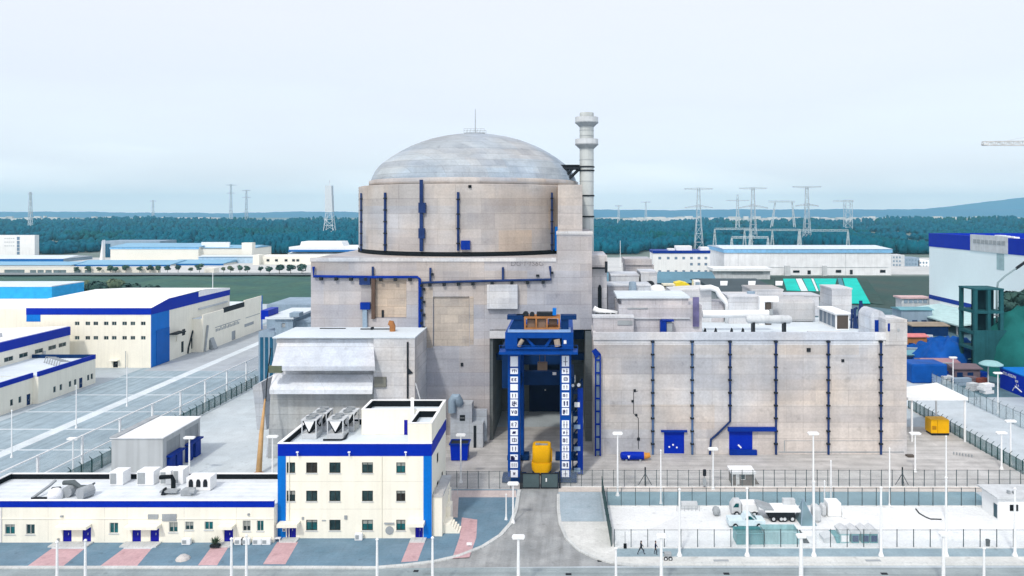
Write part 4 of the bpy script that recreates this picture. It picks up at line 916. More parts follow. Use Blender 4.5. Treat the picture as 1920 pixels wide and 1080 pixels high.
m = MB(); [m.box(X(p,YL),X(p,YL)+.04,YL-.012,YL-.003,.3,zl0) for p in (90,196,238,345,443)]; m.each('joint', MATS['joint_line'], lb)
for h in dd: door(lb, front(YL), h, DOORB, leaf=1)
m = MB(); m.box(b0-.05,b1,YL-.05,YL+.25,zl0+.003,zl1); m.box(b0-.05,b0+.25,YL+.25,YLB,zl0+.003,zl1); m.box(b0+.25,b1,YLB-.25,YLB,zl0+.003,zl1); m.build('fascia_band', BAND, lb)
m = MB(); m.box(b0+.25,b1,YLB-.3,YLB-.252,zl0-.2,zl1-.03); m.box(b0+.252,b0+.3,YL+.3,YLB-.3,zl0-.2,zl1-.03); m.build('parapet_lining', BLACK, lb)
m = MB(); m.box(b0-.1,b1,YL-.1,YL+.3,zl1+.002,zl1+.1); m.box(b0-.1,b0+.32,YL+.3,YLB+.05,zl1+.002,zl1+.1); m.box(b0+.32,b1,YLB-.32,YLB+.05,zl1+.002,zl1+.1); m.build('coping', WHITE, lb)
MB().box(b0+.3,b1,YL+.26,YLB-.3,zl0+.01,zl0+.12).build('roof', ribbed('pale_sheet_roof',(0.70,0.75,0.79),1.4,axis='y',depth=.05), lb)
m = MB(); m.box(b0,b1-.1,YL-.08,YL-.003,Z(982,YL)+.62,Z(982,YL)+.72); m.build('string_course', CREAM, lb)
for q in ((X(112,YL),X(172,YL)),(X(241,YL),X(303,YL)),(X(414,YL),X(442,YL))): MB().box(q[0],q[1],YL-1.2,YL-.06,Z(988,YL)+.1,Z(988,YL)+.45).build('door_canopy', CREAM, lb)
for q in ((X(104,YL),X(176,YL)),(X(236,YL),X(304,YL)),(X(416,YL),X(440,YL))): MB().box(q[0],q[1],YL-1.5,YL-.06,.131,.3).build('doorstep', KERB, lb)
m = MB(); m.box(X(278,YL),X(297,YL),YL-.12,YL-.003,Z(973,YL),Z(964,YL)); m.box(X(304.5,YL),X(331,YL),YL-.12,YL-.003,Z(976.5,YL),Z(963.5,YL)); m.each('louvre', GREY, lb)
m = MB(); m.box(X(114,YL),X(119,YL),YL-.2,YL-.003,Z(969,YL),Z(966,YL)); m.box(X(465,YL),X(468,YL),YL-.2,YL-.003,Z(966,YL),Z(962,YL)); m.box(X(108.5,YL),X(111.5,YL),YL-.2,YL-.003,Z(1013,YL),Z(1009,YL)); m.each('wall_lamp', GREY, lb)
MB().tube([(X(3,YL),YL-.08,.2),(X(3,YL),YL-.08,zl0)],.06,6).build('downpipe', WHITE, lb)

def ac_box(x,y,z,w_,d,h,label,fan=True):
    t = thing('air_conditioner', label, 'air conditioner', (x,y,z), 'air conditioning units on and by the annexe')
    MB().box(x-w_/2,x+w_/2,y,y+d,z+.03,z+h).build('casing', POLE, t, bevel=.04)
    q = MB(); q.box(x-w_/2+.12,x-w_/2+.12+w_*.45,y-.03,y-.004,z+.2,z+h-.2); q.build('grille', GREY, t)
    return t
zroof = zl0+.12
ac_box(X(224,107),106.2,zroof,1.9,2,1.9,'white roof unit at the back edge of the annexe roof, leftmost of its row')
ac_box(X(278,107),106.2,zroof,2.4,2,2.0,'wide white roof unit second from the left at the annexe back edge')
ac_box(X(314,107),106.4,zroof,1.6,2,2.0,'narrow white roof unit left of the louvred machine on the annexe')
ac_box(X(336,107),106.6,zroof,1.5,1.8,2.1,'tall white roof unit tucked behind the louvred machine on the annexe')
t = thing('air_handling_unit', 'big white machine with arched louvres on the annexe roof', 'air handler', (X(368,104),104,zroof))
m = MB(); m.box(X(349,104),X(394,104),104,106,zroof+.05,zroof+1.9); m.build('casing', POLE, t, bevel=.05)
m = MB()
for px in (358,372,385): m.prism([(X(px-4,104),103.98,zroof+.6),(X(px+4,104),103.98,zroof+.6),(X(px+4,104),103.98,zroof+1.3),(X(px+2,104),103.98,zroof+1.65),(X(px-2,104),103.98,zroof+1.65),(X(px-4,104),103.98,zroof+1.3)],(0,-.04,0))
m.each('louvre', DARK, t)
m = MB(); m.box(X(344,103),X(364,103),102.2,103.5,zroof+.05,zroof+.75); m.cyl((X(362,103),102.3,zroof+.6),(X(371,103),102.3,zroof+.6),.35,10); m.each('blower', GREY, t)
m = MB(); m.tube([(X(300,105.5),105.5,zroof+1.4),(X(322,105.5),105.5,zroof+1.5),(X(325,105.5),105.5,zroof+.9),(X(325,105),105,zroof+.1)],.3,8)
t = m.build('roof_duct', BLACK, None, at=(X(310,105.5),105.5,zroof), smooth=True, autosmooth=True); tag(t, 'black bent duct on the annexe roof beside the louvred machine', 'duct')
t = thing('roof_fan', 'grey low fan box on the annexe roof in front of the black duct', 'fan', (X(312,102.5),102.5,zroof))
MB().box(X(299,102.5),X(331,102.5),102.5,103.6,zroof+.3,zroof+.55).build('housing', GREY, t); MB().prism([(X(302,102.5),102.4,zroof+.05),(X(310,102.5),102.4,zroof+.05),(X(306,102.5),102.4,zroof+.9)],(0,.9,0)).build('cowl', DARK, t)
t = thing('roof_machine', 'dark coiled ventilation machine with twin drums on the annexe roof', 'ventilator', (X(140,102),102,zroof))
m = MB(); m.cyl((X(128,102),101.6,zroof+.75),(X(128,102),103,zroof+.75),.72,16); m.build('drum', GREY, t); m = MB(); m.cyl((X(152,101.3),101,zroof+.75),(X(160,101.3),102.6,zroof+.75),.8,16); m.build('drum', GREY, t)
m = MB(); m.tube([(X(119,102.6),102.6,zroof+1.7),(X(138,102.6),102.6,zroof+1.75),(X(150,102.6),102.6,zroof+1.1),(X(168,102.6),102.6,zroof+1.2),(X(178,102.8),102.8,zroof+1.6)],[.3,.35,.3,.2,.12],8); m.build('duct', paint('machine_dark',(.10,.12,.13),.5), t, smooth=True)
t = thing('roof_vent', 'white rounded vent cowl beside the grey twin drums on the annexe roof', 'vent', (X(104,101.3),101.3,zroof))
MB().lathe([(.95,zroof+.02),(.95,zroof+.7),(.8,zroof+1.15),(.4,zroof+1.4),(.05,zroof+1.45)], X(104,101.3), 101.3, 16).build('cowl', POLE, t, smooth=True)
t = thing('roof_ladder', 'grey sloping pipe frame lying on the left of the annexe roof', 'pipe frame', (X(84,102),102,zroof))
m = MB(); m.tube([(X(60,101),101,zroof+.15),(X(92,103.5),103.5,zroof+.9),(X(104,104.6),104.6,zroof+1.3)],.22,6); m.build('sloping_duct', GREY, t); MB().tube([(X(98,103.8),103.8,zroof+.4),(X(113,103.8),103.8,zroof+.5)],.25,6).build('duct', DARK, t); MB().box(X(59,101),X(91,101),100.9,101.2,zroof+.02,zroof+.3).build('base_rail', DARK, t)
# things at the foot of the two cream buildings
for px, lab in ((349,'rounded white outdoor unit on the ground below the third right annexe window'),(448,'small grey outdoor unit by the wall right of the last annexe door'),(460,'white outdoor unit second right of the last annexe door'),(482,'white outdoor unit third right of the last annexe door'),(499,'outdoor unit in the corner where annexe meets office')):
    ac_box(X(px,98), 97.9, .131, 1.15, .45, .85, lab)
ac_box(X(671,99), 99.2, .131, 1.0, .45, .95, 'black fronted outdoor unit below the middle ground floor office window')
t = thing('potted_bush', 'spiky bush on a wheeled planter outside the last annexe door', 'plant', (X(403,97),97,.131))
MB().box(X(403,97)-.6,X(403,97)+.6,96.8,97.4,.3,.6).build('planter', DARK, t)
m = MB(); rnd = random.Random(3)
for k in range(90):
    a, e_ = rnd.uniform(0,6.28), rnd.uniform(.1,1.4); L = rnd.uniform(.4,1.1); c = Vector((X(403,97),97.1,.7)); d = Vector((math.cos(a)*math.cos(e_),math.sin(a)*math.cos(e_),math.sin(e_)))*L; s_ = d.cross(Vector((0,0,1))).normalized()*.09
    m.quad(c, c+d*.5+s_, c+d, c+d*.5-s_)
m.build('foliage', leafy('bush_leaf',(0.04,.09,.05),(.10,.15,.09)), t)
t = thing('entrance_bench', 'white low bench beside the left office door', 'bench', (X(519,99),99,.131))
MB().box(X(514,99),X(526,99),98.8,99.2,.55,.65).build('seat', POLE, t)
m = MB(); m.box(X(515,99),X(516,99),98.85,99.15,.131,.54); m.box(X(524,99),X(525,99),98.85,99.15,.131,.54); m.each('leg', POLE, t)
t = MB().lathe([(.9,.136),(.75,.4),(.4,.65),(.05,.72)], X(343,94), 94, 9).build('rock', concrete('rock_grey',(.5,.48,.46),tanbias=-.9), None, at=(X(343,94),94,.13)); tag(t, 'pale round rock on the blue paving in front of the annexe', 'rock')
t = thing('kerb_sign', 'small white plate on the pink path right of the office', 'sign', (X(880,97.5),97.5,.14)); MB().box(X(875,97.5),X(885,97.5),97.4,97.46,.35,.7).build('plate', POLE, t); MB().box(X(880,97.5)-.04,X(880,97.5)+.04,97.47,97.53,.136,.36).build('stake', GREY, t)

# ================================================================== GREY WORKSHOP
gw = thing('grey_workshop', 'small grey steel shed with white roof and blue doors, behind the annexe', 'shed', (-70.5, 129, 0))
g0, g1, gy0, gy1, gz = X(209,123), X(305,123), 123.0, 135.6, Z(822,123)
GP = ribbed('grey_panel', (0.46,0.49,0.51), 1.8, depth=.06)
rh = [(gy0+1.2, gy0+5.6, .1, 5.6), (gy0+7.2, gy0+12.0, .1, 5.7)]
m = MB(); shell(m, g0, g1, gy0, gy1, .012, gz, rh=rh); m.build('wall', GP, gw)
MB().box(g0-.2, g1+.2, gy0-.2, gy1+.2, gz+.01, gz+.16).build('roof', ribbed('white_roof_long',(.82,.84,.86),2.2,axis='x',depth=.04), gw)
m = MB(); m.box(g0-.22, g0+1.0, gy0-.22, gy1+.2, gz+.17, gz+.3); m.build('gutter', GREY, gw)
for a, b, c, d in rh:
    MB().box(g1-.21, g1-.17, a+.02, b-.02, 3.0, d-.02).build('shutter', GREY, gw)
    q = MB(); q.box(g1-.15, g1+.5, a+.1, a+1.9, .05, 2.7); q.box(g1-.15, g1+.5, b-2.0, b-.1, .05, 2.9); q.each('door', NAVY, gw)
    MB().box(g1-.16, g1+.9, a-.1, b+.1, 2.95, 3.2).build('door_beam', NAVY, gw)

# ================================================================== LEFT WORKS HALL
wh = thing('works_hall', 'large white works hall with blue fascia and bright blue corner, left side', 'industrial hall', (-135, 230, 0))
f0, f1, fy0, fy1 = X(50,209), X(283,209), 209.0, 258.0; z0, z1 = Z(590,209), Z(577.5,209)
wn = [(X(p-4.4,209),X(p+4.4,209),Z(y+3.5,209),Z(y-3.5,209)) for y in (606.5,633.5) for p in (144.5,164.5,179.5,199,214,233.5,249,268.5)]
wn = [h for h in wn]
fd = [(X(212,209),X(221,209),.1,Z(677,209))]
m = MB(); shell(m, f0, f1, fy0, fy1, .012, z0, fh=wn+fd, rh=[(232,234,9,10.5),(222,223,5,6.5)]); m.build('wall', CREAM, wh)
for h in wn: window(wh, front(fy0), h, fr=paint('pale_window_frame',(.5,.52,.5),.5))
door(wh, front(fy0), fd[0], DARK, 1); MB().box(X(208,209),X(224,209),207.6,208.95,Z(675.5,209),Z(674.5,209)).build('door_canopy', CREAM, wh)
# blue fascia with a raised middle stretch on the side wall, following the shallow gable
ym = 226.0; yn = 236.0; zu = z1 + 1.6
m = MB()
m.box(f0-.1, f1+.1, fy0-.1, fy0+.3, z0+.003, z1); m.box(f0-.1, f0+.3, fy0+.3, fy1, z0+.003, z1)
m.prism([(f1+.1,fy0+.31,z0+.003),(f1+.1,fy1,z0+.003),(f1+.1,fy1,z1),(f1+.1,yn,z1),(f1+.1,yn,zu),(f1+.1,ym-8,zu),(f1+.1,fy0+.31,z1)],(-.4,0,0)); m.build('fascia_band', BAND, wh)
m = MB(); m.add([(f0-.2,fy0-.2,z1+.02),(f1+.2,fy0-.2,z1+.02),(f1+.2,ym-8,zu+.02),(f1+.2,yn+4,zu+.4),(f1+.2,fy1,z1+.6),(f0-.2,fy1,z1+.6),(f0-.2,yn+4,zu+.4),(f0-.2,ym-8,zu+.02)], [(0,1,2,7),(7,2,3,6),(6,3,4,5)]); m.prism([(f1+.12,yn,z1),(f1+.12,fy1,z1),(f1+.12,fy1,z1+.6),(f1+.12,yn+4,zu+.35),(f1+.12,yn,zu+.01)],(-.3,0,0)); m.build('roof', paint('white_roof',(.84,.85,.86),.6,.03,.1), wh)
MB().box(X(50,209)-.05, X(76,209), fy0-.06, fy0-.003, Z(603,209), z0).build('azure_panel', AZURE, wh)
MB().box(f1+.003, f1+.08, fy0-.02, 218.6, .05, z0).build('azure_wall', AZURE, wh)
m = MB(); m.box(f1+.09, f1+.2, 211.5, 218.5, .05, 10.0); m.build('shutter', paint('deep_azure',(0.006,0.11,0.44),.45,.06), wh)
MB().box(f1+.06, f1+2.2, 218.7, 224, 7.6, 8.0).build('canopy', DARK, wh)
m = MB()
for q in (225.5, 231.5): m.box(f1+.003,f1+.1,q,q+1.2,1.2,4.4)
m.tube([(f1+.25,233.5,9.2),(f1+.25,232,6.5),(f1+.25,229.5,2),(f1+.25,229,.2)],.22,6); m.box(f1+.003,f1+.12,226,227.6,6.2,8); m.box(f1+.003,f1+.12,235,236.4,7.4,8.4); m.each('wall_vent', DARK, wh)
MB().box(f1+.003, f1+.3, 236, 256, 12.6, 13.2).build('ledge', LGREY, wh)
MB().tube([(X(238,209),208.4,.05),(X(238,209),208.4,4.8)],.1,6).build('post', GREY, wh)

an = thing('hall_extension', 'cream lower wing with roof terrace behind the blue works hall', 'annexe', (-122, 255, 0))
ex = -112.6; ez = 10.3
fac = [(236,239,.1,3.2),(252,255,.1,3.2),(262,270,3.0,4.1)]
m = MB(); shell(m, -140, ex, 232, 276.5, .012, ez, rh=fac); m.build('wall', CREAM, an)
MB().box(-139.9, ex-.3, 232.2, 276.2, ez+.01, ez+.1).build('roof', ROOF, an)
m = MB(); m.box(ex-.32, ex+.05, 232, 246, ez+.01, ez+1.3); m.box(ex-.32, ex+.05, 262, 276.6, ez+.01, ez+2.2); m.each('parapet', CREAM, an)
m = MB(); m.box(ex-.2, ex+.0, 246.1, 261.9, ez+.02, ez+1.7); m.build('terrace_screen', DARK, an)
m = MB()
for a, b, c, d in fac: pbox(m, rightf(ex), a+.05, b-.05, c+.03, d-.03, .12, .2)
m.each('shutter', GREY, an)
m = MB(); m.box(ex+.003, ex+.1, 240, 258.5, 6.3, 6.5); m.box(ex+.003, ex+.1, 263, 275, 6.1, 6.3); m.each('ledge', GREY, an)
m = MB(); rnd = random.Random(9)
for k in range(16): y_ = 240.5+k*1.1; m.box(ex+.005, ex+.08, y_, y_+.55, 5.0, 5.3+rnd.uniform(.3,1.0))
m.each('wall_letter', GREY, an)
m = MB(); m.box(ex-.1, ex+.12, 276.6, 277.3, .05, ez+2.2); m.build('end_strip', AZURE, an)
m = MB(); m.tube([(ex+.3,234.5,8),(ex+.3,234,6),(ex+.3,232.6,.2)],.35,8); m.build('slanted_pipe', GREY, an)
m = MB(); m.prism([(ex+.02,236.5,.1),(ex+1.4,236.5,.1),(ex+.02,236.5,3.6)],(0,2.5,0)); m.build('buttress', GREY, an)

# low halls at the far left
l1 = thing('low_workshop', 'long cream workshop with sloping blue fascia at the far left edge', 'workshop', (-150, 192, 0))
lx = X(131,205); lz = Z(628,205)
hl = [(y_, y_+3.0, lz-2.7, lz-1.6) for y_ in (176.5,181,186,191.5,196.5,200.5)]
m = MB(); shell(m, -205, lx, 160, 204.9, .012, lz, rh=hl); m.build('wall', CREAM, l1)
for h in hl: window(l1, rightf(lx), h, fr=GREY)
m = MB(); m.box(lx-.3, lx+.12, 160, 205.1, lz+.003, lz+2.3); m.build('fascia_band', BAND, l1)
MB().prism([(-205,160,lz+.02),(lx-.32,160,lz+2.3),(lx-.32,205,lz+2.3),(-205,205,lz+.02)],(0,0,.15)).build('roof', paint('white_roof',(.84,.85,.86)), l1)
m = MB(); [m.box(q-.5, q+.5, y_, y_+1, lz+2.3, lz+3.2) for q, y_ in ((-150,192),(-143,188),(-139,182))]; m.each('roof_vent', LGREY, l1)
MB().tube([(lx+.3,194.5,.05),(lx+.3,194.5,lz-2.4)],.4,6).build('downpipe', LGREY, l1)
l2 = thing('gatehouse_row', 'single storey cream row with blue stepped parapet by the left road', 'low building', (-128, 172, 0))
gx = -120.0
for (ya, yb_, gz2, gxx) in ((157.5,170,6.0,gx-1.2),(170.01,190.7,6.2,gx)):
    hs = [(y_, y_+.9, 1.3, 2.7) for y_ in ([159,163,165.5] if ya < 160 else [175,177.2,180.5,182.4,187.4,188.8])]
    ds = [(168,169.2,.1,2.6)] if ya < 160 else [(184.3,185.6,.1,2.6)]
    m = MB(); shell(m, -150, gxx, ya, yb_, .012, gz2, rh=hs+ds); m.build('wall', CREAM, l2)
    for h in hs: window(l2, rightf(gxx), h, mull=0, fr=GREY)
    for h in ds: door(l2, rightf(gxx), h, STEELD, 1)
    m = MB(); m.box(gxx-.3, gxx+.08, ya, yb_, gz2+.003, gz2+1.1); m.build('fascia_band', BAND, l2)
    if ya > 160: MB().box(-150, gxx-.31, yb_-.3, yb_, gz2+.003, gz2+1.1).build('fascia_band', STEELD, l2)
    MB().box(-150, gxx-.31, ya, yb_-.32, gz2+.01, gz2+.2).build('roof', ROOF, l2)
m = MB(); rnd = random.Random(4)
for k in range(7): m.tube([(gx-1.5-k*1.2, 179+k*.9, 6.5),(gx-2.8-k*1.2, 181.5+k*.9, 7.4),(gx-1.2-k*1.2,183+k*.9,7.0)],.12,5)
m.build('roof_pipe_rack', GREY, l2)
l3 = thing('azure_roof_hall', 'hall with bright azure roof edge and white wall behind the works hall', 'hall', (-185, 262, 0))
tx = X(97,240); tz = Z(560,240)
m = MB(); shell(m, -290, tx, 240, 256, .012, tz); m.build('wall', WHITE, l3)
m = MB(); m.box(-290, tx+.1, 239.9, 256, tz+.02, tz+3.8); m.build('fascia_band', paint('sky_azure',(0.03,0.36,0.72),.45), l3)
MB().box(-290, tx+.1, 239.8, 256.1, tz+3.82, tz+4.1).build('roof', ROOF, l3)
m = MB(); shell(m, -290, X(152,232), 226, 239.7, .012, Z(575,232)); o = m.build('front_wing', CREAM, l3)

# slate blue pump house left of the reactor
ph = thing('pump_house', 'blue grey pump house with stepped roof, behind the intake hall', 'pump house', (-68, 178, 0))
s0, s1 = X(487,170), X(590,170)
m = MB(); shell(m, s0+3.5, X(549,170), 170, 186, .012, Z(598,170), fh=[(X(528,170),X(535,170),Z(614,170),Z(606,170))]); shell(m, X(549,170)+.01, xL-.05, 172, 186, .012, Z(605,172)); m.build('wall', SLATE, ph)
m = MB(); shell(m, X(503,190), X(600,190), 189, 205, .012, Z(570,190)); m.build('rear_wall', SLATE, ph)
MB().box(X(499,170), X(552,170), 169.4, 186.1, Z(598,170)+.01, Z(598,170)+.5).build('roof', ROOF, ph)
MB().box(X(549,170), xL-.06, 171.8, 186.1, Z(605,172)+.01, Z(605,172)+.3).build('roof', SLATE, ph)
m = MB(); m.prism([(X(486,169),169.9,Z(600,169)),(X(500,169),169.9,Z(600,169)),(X(500,169),169.9,Z(583,169)),(X(486,169),169.9,Z(583,169))],(0,6,0)); m.build('blue_bay', BAND, ph)
m = MB(); shell(m, s0-.2, s0+3.48, 169.8, 186, .012, Z(622,170)); m.build('stair_wall', SLATE, ph)
m = MB()
for k in range(3): m.box(s0+.2+k*1.1, s0+.9+k*1.1, 169.7, 169.79, 1, Z(632,170))
m.each('glazed_strip', paint('deep_teal_glass',(.02,.10,.18),.2), ph)
MB().box(X(528,170)+.05,X(535,170)-.05,170.15,170.2,Z(614,170)+.05,Z(606,170)-.05).build('louvre', GREY, ph)
m = MB(); m.box(X(548,171),X(566,171),169.2,172,Z(592,171),Z(585,171)); m.build('cantilever_box', SLATE, ph)
# pale concrete retaining wing under it
t = thing('retaining_wing', 'pale slanting concrete wing wall between the yard and the intake hall', 'wall', (X(486,150),150,0))
m = MB(); m.prism([(X(474,150),150,Z(724,150)),(X(490,150),150,Z(717,150)),(X(500,150),150,.012),(X(482,150),150,.012)],(0,14,0)); m.build('wall', concrete('wing_concrete',(.46,.48,.50),tanbias=-.9), t)
t = thing('slanting_mast', 'tan wooden mast leaning against the corner of the intake hall', 'mast', (X(483,126),126,0))
WOOD = paint('tan_wood', (0.52,0.33,0.16), .7, .2, .6)
MB().tube([(X(485,124.5),124.5,.1),(X(490,126.5),126.5,6.2),(X(497,129),129,11.5)],[.48,.36,.12],8).build('pole', WOOD, t, smooth=True); MB().box(X(476,124.5),X(492,124.5),124,125,.01,.3).build('base', RUST, t)
t = MB().tube([(X(497,129),129.3,11.0),(X(500,130),130,14),(X(508,130.5),130.5,20)],.10,6).build('cable', DARK, None, at=(X(497,129),129.3,11)); tag(t, 'dark cable running down the left edge of the intake hall', 'cable')

# small grey switch house at the foot of the reactor wall
sh = thing('switch_house', 'small grey concrete switch house with bent duct, between office and crane', 'switch house', (X(872,140),140,0))
m = MB(); m.box(X(846,140),X(886,140),139,DR-1.25,.012,Z(757,139)); m.box(X(886,140)+.01,X(907,140),138.6,DR-1.25,.012,Z(793,139)); m.box(X(886,140)+.01,X(912,140),140.8,DR-1.25,.5,Z(768,141)); m.build('wall', concrete('switch_concrete',(.42,.45,.48),tanbias=-.95), sh)
o = MB().box(X(862,139),X(872,139),138.95,138.99,Z(789,139),Z(778,139)).build('window', DARK, sh); MB().box(X(863,139),X(871,139),138.92,138.94,Z(784,139),Z(783,139)).build('mullion', GREY, o)
m = MB(); m.tube([(X(849,139.5),138.6,Z(772,139)),(X(849,139.5),138.6,Z(750,139)),(X(853,139.5),138.6,Z(744,139)),(X(859,139.5),138.6,Z(744,139)),(X(862,139.5),138.6,Z(750,139)),(X(862,139.5),139.2,Z(757,139))],.75,10); m.build('duct', SLATE, sh, smooth=True, autosmooth=True)
m = MB(); m.box(X(888,138.6),X(893,138.6),138.5,138.59,Z(858,138.6),Z(798,138.6)); m.build('cable_tray', DARK, sh)
t = thing('blue_skip', 'royal blue open skip on the ground beside the grey switch house', 'skip', (X(862,132),132,0))
m = MB(); xa, xb = X(845,132), X(879,132); m.prism([(xa+.2,131.2,.12),(xb-.2,131.2,.12),(xb,131.2,2.9),(xa,131.2,2.9)],(0,2.4,0)); m.build('body', BAND, t); m = MB(); m.box(xa-.15,xb+.15,131,131.15,2.8,3.1); m.box(xa-.15,xb+.15,133.61,133.8,2.8,3.1); m.box(xa-.15,xa+.05,131.16,133.6,2.91,3.1); m.box(xb-.05,xb+.15,131.16,133.6,2.91,3.1); m.build('rim', NAVY, t)
MB().box(xa+.06,xb-.06,131.3,133.5,2.905,2.95).build('load', DARK, t)
# ================================================================== PLANT ROOMS BEHIND AND ON THE FUEL BUILDING
def B(px0, px1, ytop, D, d, zb_=None, ybot=None):
    """block from picture columns, top row, distance and depth"""
    return X(px0,D), X(px1,D), D, D+d, (Z(ybot,D) if ybot else (zb_ if zb_ is not None else .01)), Z(ytop,D)
def block(name, label, cat, spec, mat, cap=True, bevel=0, parts=()):
    x0_, x1_, y0_, y1_, z0_, z1_ = spec
    t = thing(name, label, cat, ((x0_+x1_)/2, y0_, z0_))
    MB().box(x0_,x1_,y0_,y1_,z0_,z1_).build('wall', mat, t, bevel=bevel)
    if cap: MB().box(x0_-.12,x1_+.12,y0_-.12,y1_+.12,z1_+.003,z1_+.35).build('roof_edge', CONC_L, t)
    return t
RZ = zf-.3
PINKC = concrete('pinkish_concrete', (0.50,0.47,0.47), tanbias=-.8, w=5, h=1.8, stain=.25)
t = thing('plant_penthouse', 'wide pinkish concrete penthouse at the left end of the fuel building roof', 'penthouse', (X(1236,139),139,RZ))
xa, xb = X(1160,139), X(1316,139)
MB().box(xa,xb,139,150,RZ,Z(572,139)).build('wall', PINKC, t); MB().box(xa+.6,xb-2.4,139.6,149,Z(572,139)+.003,Z(560,139)).build('upper_wall', PINKC, t)
MB().box(xa-.3,xb-2.2,139.2,149.5,Z(560,139)+.003,Z(556,139)).build('roof', ROOF, t)
MB().box(X(1299,138.9),X(1310,138.9),138.5,138.98,Z(612,138.9),Z(557,138.9)).build('stained_duct', paint('violet_duct',(.13,.12,.24),.6,.3,.4), t)
MB().box(xa+1.5,xb-2.3,138.6,138.98,Z(597,139),Z(595.5,139)).build('ledge', CONC_L, t)
m = MB(); m.box(X(1176,139),X(1215,139),138.8,138.98,Z(578.5,139),Z(577,139)); m.build('slot', GREY, t)
t = block('stair_block', 'low pinkish concrete block at the left corner of the fuel building roof', 'roof block', B(1112,1188,596,136.5,2.3,RZ), PINKC)
MB().box(X(1158,136.4),X(1186,136.4),136.3,136.48,Z(609,136.4),Z(601,136.4)).build('recess', GREY, t)
t = thing('roof_machine', 'small royal blue machine against the pinkish penthouse on the roof', 'machine', (X(1250,137.5),137.5,RZ))
MB().box(X(1238,137.5),X(1249,137.5),137,138.4,RZ,Z(602,137.5)).build('body', NAVY, t); m = MB(); m.box(X(1240,137.5),X(1263,137.5),136.9,138.4,Z(602,137.5)+.003,Z(599.5,137.5)); m.build('canopy', NAVY, t); MB().box(X(1250,137.5),X(1260,137.5),137.3,138.3,RZ,Z(604,137.5)).build('motor', GREY, t)
t = thing('pipe_bundle', 'white insulated pipes over a dark gap beside the reactor tower', 'pipes', (X(1135,140),140,RZ))
MB().tube([(X(1113,140),140,Z(578,140)),(X(1122,140),140,Z(583,140)),(X(1157,140),140,Z(588,140))],.55,8).build('pipe', POLE, t, smooth=True)
m = MB(); [m.cyl((X(p,139.5),139.3,Z(591,139.5)),(X(p+7,139.5),139.3,Z(592,139.5)),.5,8) for p in (1116,1127,1136,1146)]; m.each('valve', DARK, t)
# buildings standing beyond it
WALLP = concrete('pale_wing', (0.55,0.53,0.53), tanbias=-.9, w=4, h=2.2)
t = thing('arched_wing', 'narrow pale concrete wing with tall arched slot, right of the reactor tower', 'concrete wing', (X(1125,150),150,.01))
arch = [(X(1121,150),Z(578,150)),(X(1128,150),Z(578,150)),(X(1128,150),Z(540,150)),(X(1126.5,150),Z(535,150)),(X(1124.5,150),Z(533.5,150)),(X(1122.5,150),Z(535,150)),(X(1121,150),Z(540,150))]
MB().box(xR+.03,X(1138,150),150,164,.01,Z(503,150)).build('wall', WALLP, t); MB().prism([(a,149.99,b) for a, b in arch],(0,-.06,0)).build('arched_slot', DARK, t)
MB().box(xR+.02,X(1138,150),149,165,Z(501,150),Z(479,150)).build('overhang', WALLP, t); m = MB(); m.box(xR+.02,X(1139,149),148.6,148.95,Z(504,149),Z(501,149)); m.box(X(1134,149),X(1139,149),148.5,148.9,Z(511,149),Z(490,149)); m.each('rail', DARK, t)
t = block('ventilation_block', 'grey concrete plant room behind the pinkish penthouse, left of the round blue duct', 'plant room', B(1140,1196,537,166,8), PINKC)
MB().box(X(1152,165.9),X(1178,165.9),165.7,165.98,Z(575,166),Z(556,166)).build('recess', GREY, t)
t = thing('round_duct', 'blue grey stub duct on a flared foot among the plant rooms', 'duct', (X(1184,163),163,20))
MB().lathe([(1.9,20),(1.7,Z(560,163)),(.9,Z(550,163)),(.8,Z(530,163)),(.6,Z(528,163))],X(1186,163),163,16).build('duct', SLATE, t, smooth=True, autosmooth=True)
t = block('ventilation_block', 'grey plant room with a dark base slot, right of the round blue duct', 'plant room', B(1193,1220,537,164,7), CONC_L); MB().box(X(1196,163.9),X(1216,163.9),163.7,163.98,Z(556,164),Z(552.5,164)).build('slot', DARK, t)
t = block('ventilation_block', 'pale rear plant room with a flat roof, below the tall tower room', 'plant room', B(1146,1198,518,176,10), CONC_L)
t = block('ventilation_block', 'pale cubic plant room just left of the yellow cover', 'plant room', B(1202,1232,513,176,10), CONC_L); MB().cyl((X(1215,175.9),175.2,Z(535,176)),(X(1221,175.9),175.9,Z(535,176)),1.1,12).build('fan', DARK, t)
t = block('lift_tower', 'tall pale tower room with small windows, left of the white office far behind', 'tower', B(1173,1226,497,195,10), PINKC, cap=False)
MB().box(X(1171.5,194.8),X(1222,194.8),194.6,206,Z(497,195)+.003,Z(486,195)).build('roof_storey', PINKC, t); m = MB(); m.box(X(1182,194.9),X(1190,194.9),194.8,194.98,Z(517,195),Z(513.5,195)); m.cyl((X(1206,194.9),194.8,Z(516,195)),(X(1206,194.9),194.98,Z(516,195)),.6,10); m.each('window', DARK, t)
t = thing('white_vessel', 'white round topped vessels beside the yellow covered machine', 'vessel', (X(1235,170),170,22))
m = MB(); m.lathe([(1.9,20),(1.9,Z(543,170)),(1.5,Z(537,170)),(.7,Z(534,170)),(.05,Z(533.5,170))],X(1232,170),170,18); m.lathe([(2.4,20),(2.4,Z(556,168)),(1.8,Z(549,168)),(.9,Z(546,168)),(.05,Z(545.5,168))],X(1246,168),168,18); m.each('shell', POLE, t, smooth=True)
t = thing('covered_machine', 'machine under a bright yellow cover among grey plant rooms', 'machine', (X(1284,178),178,20))
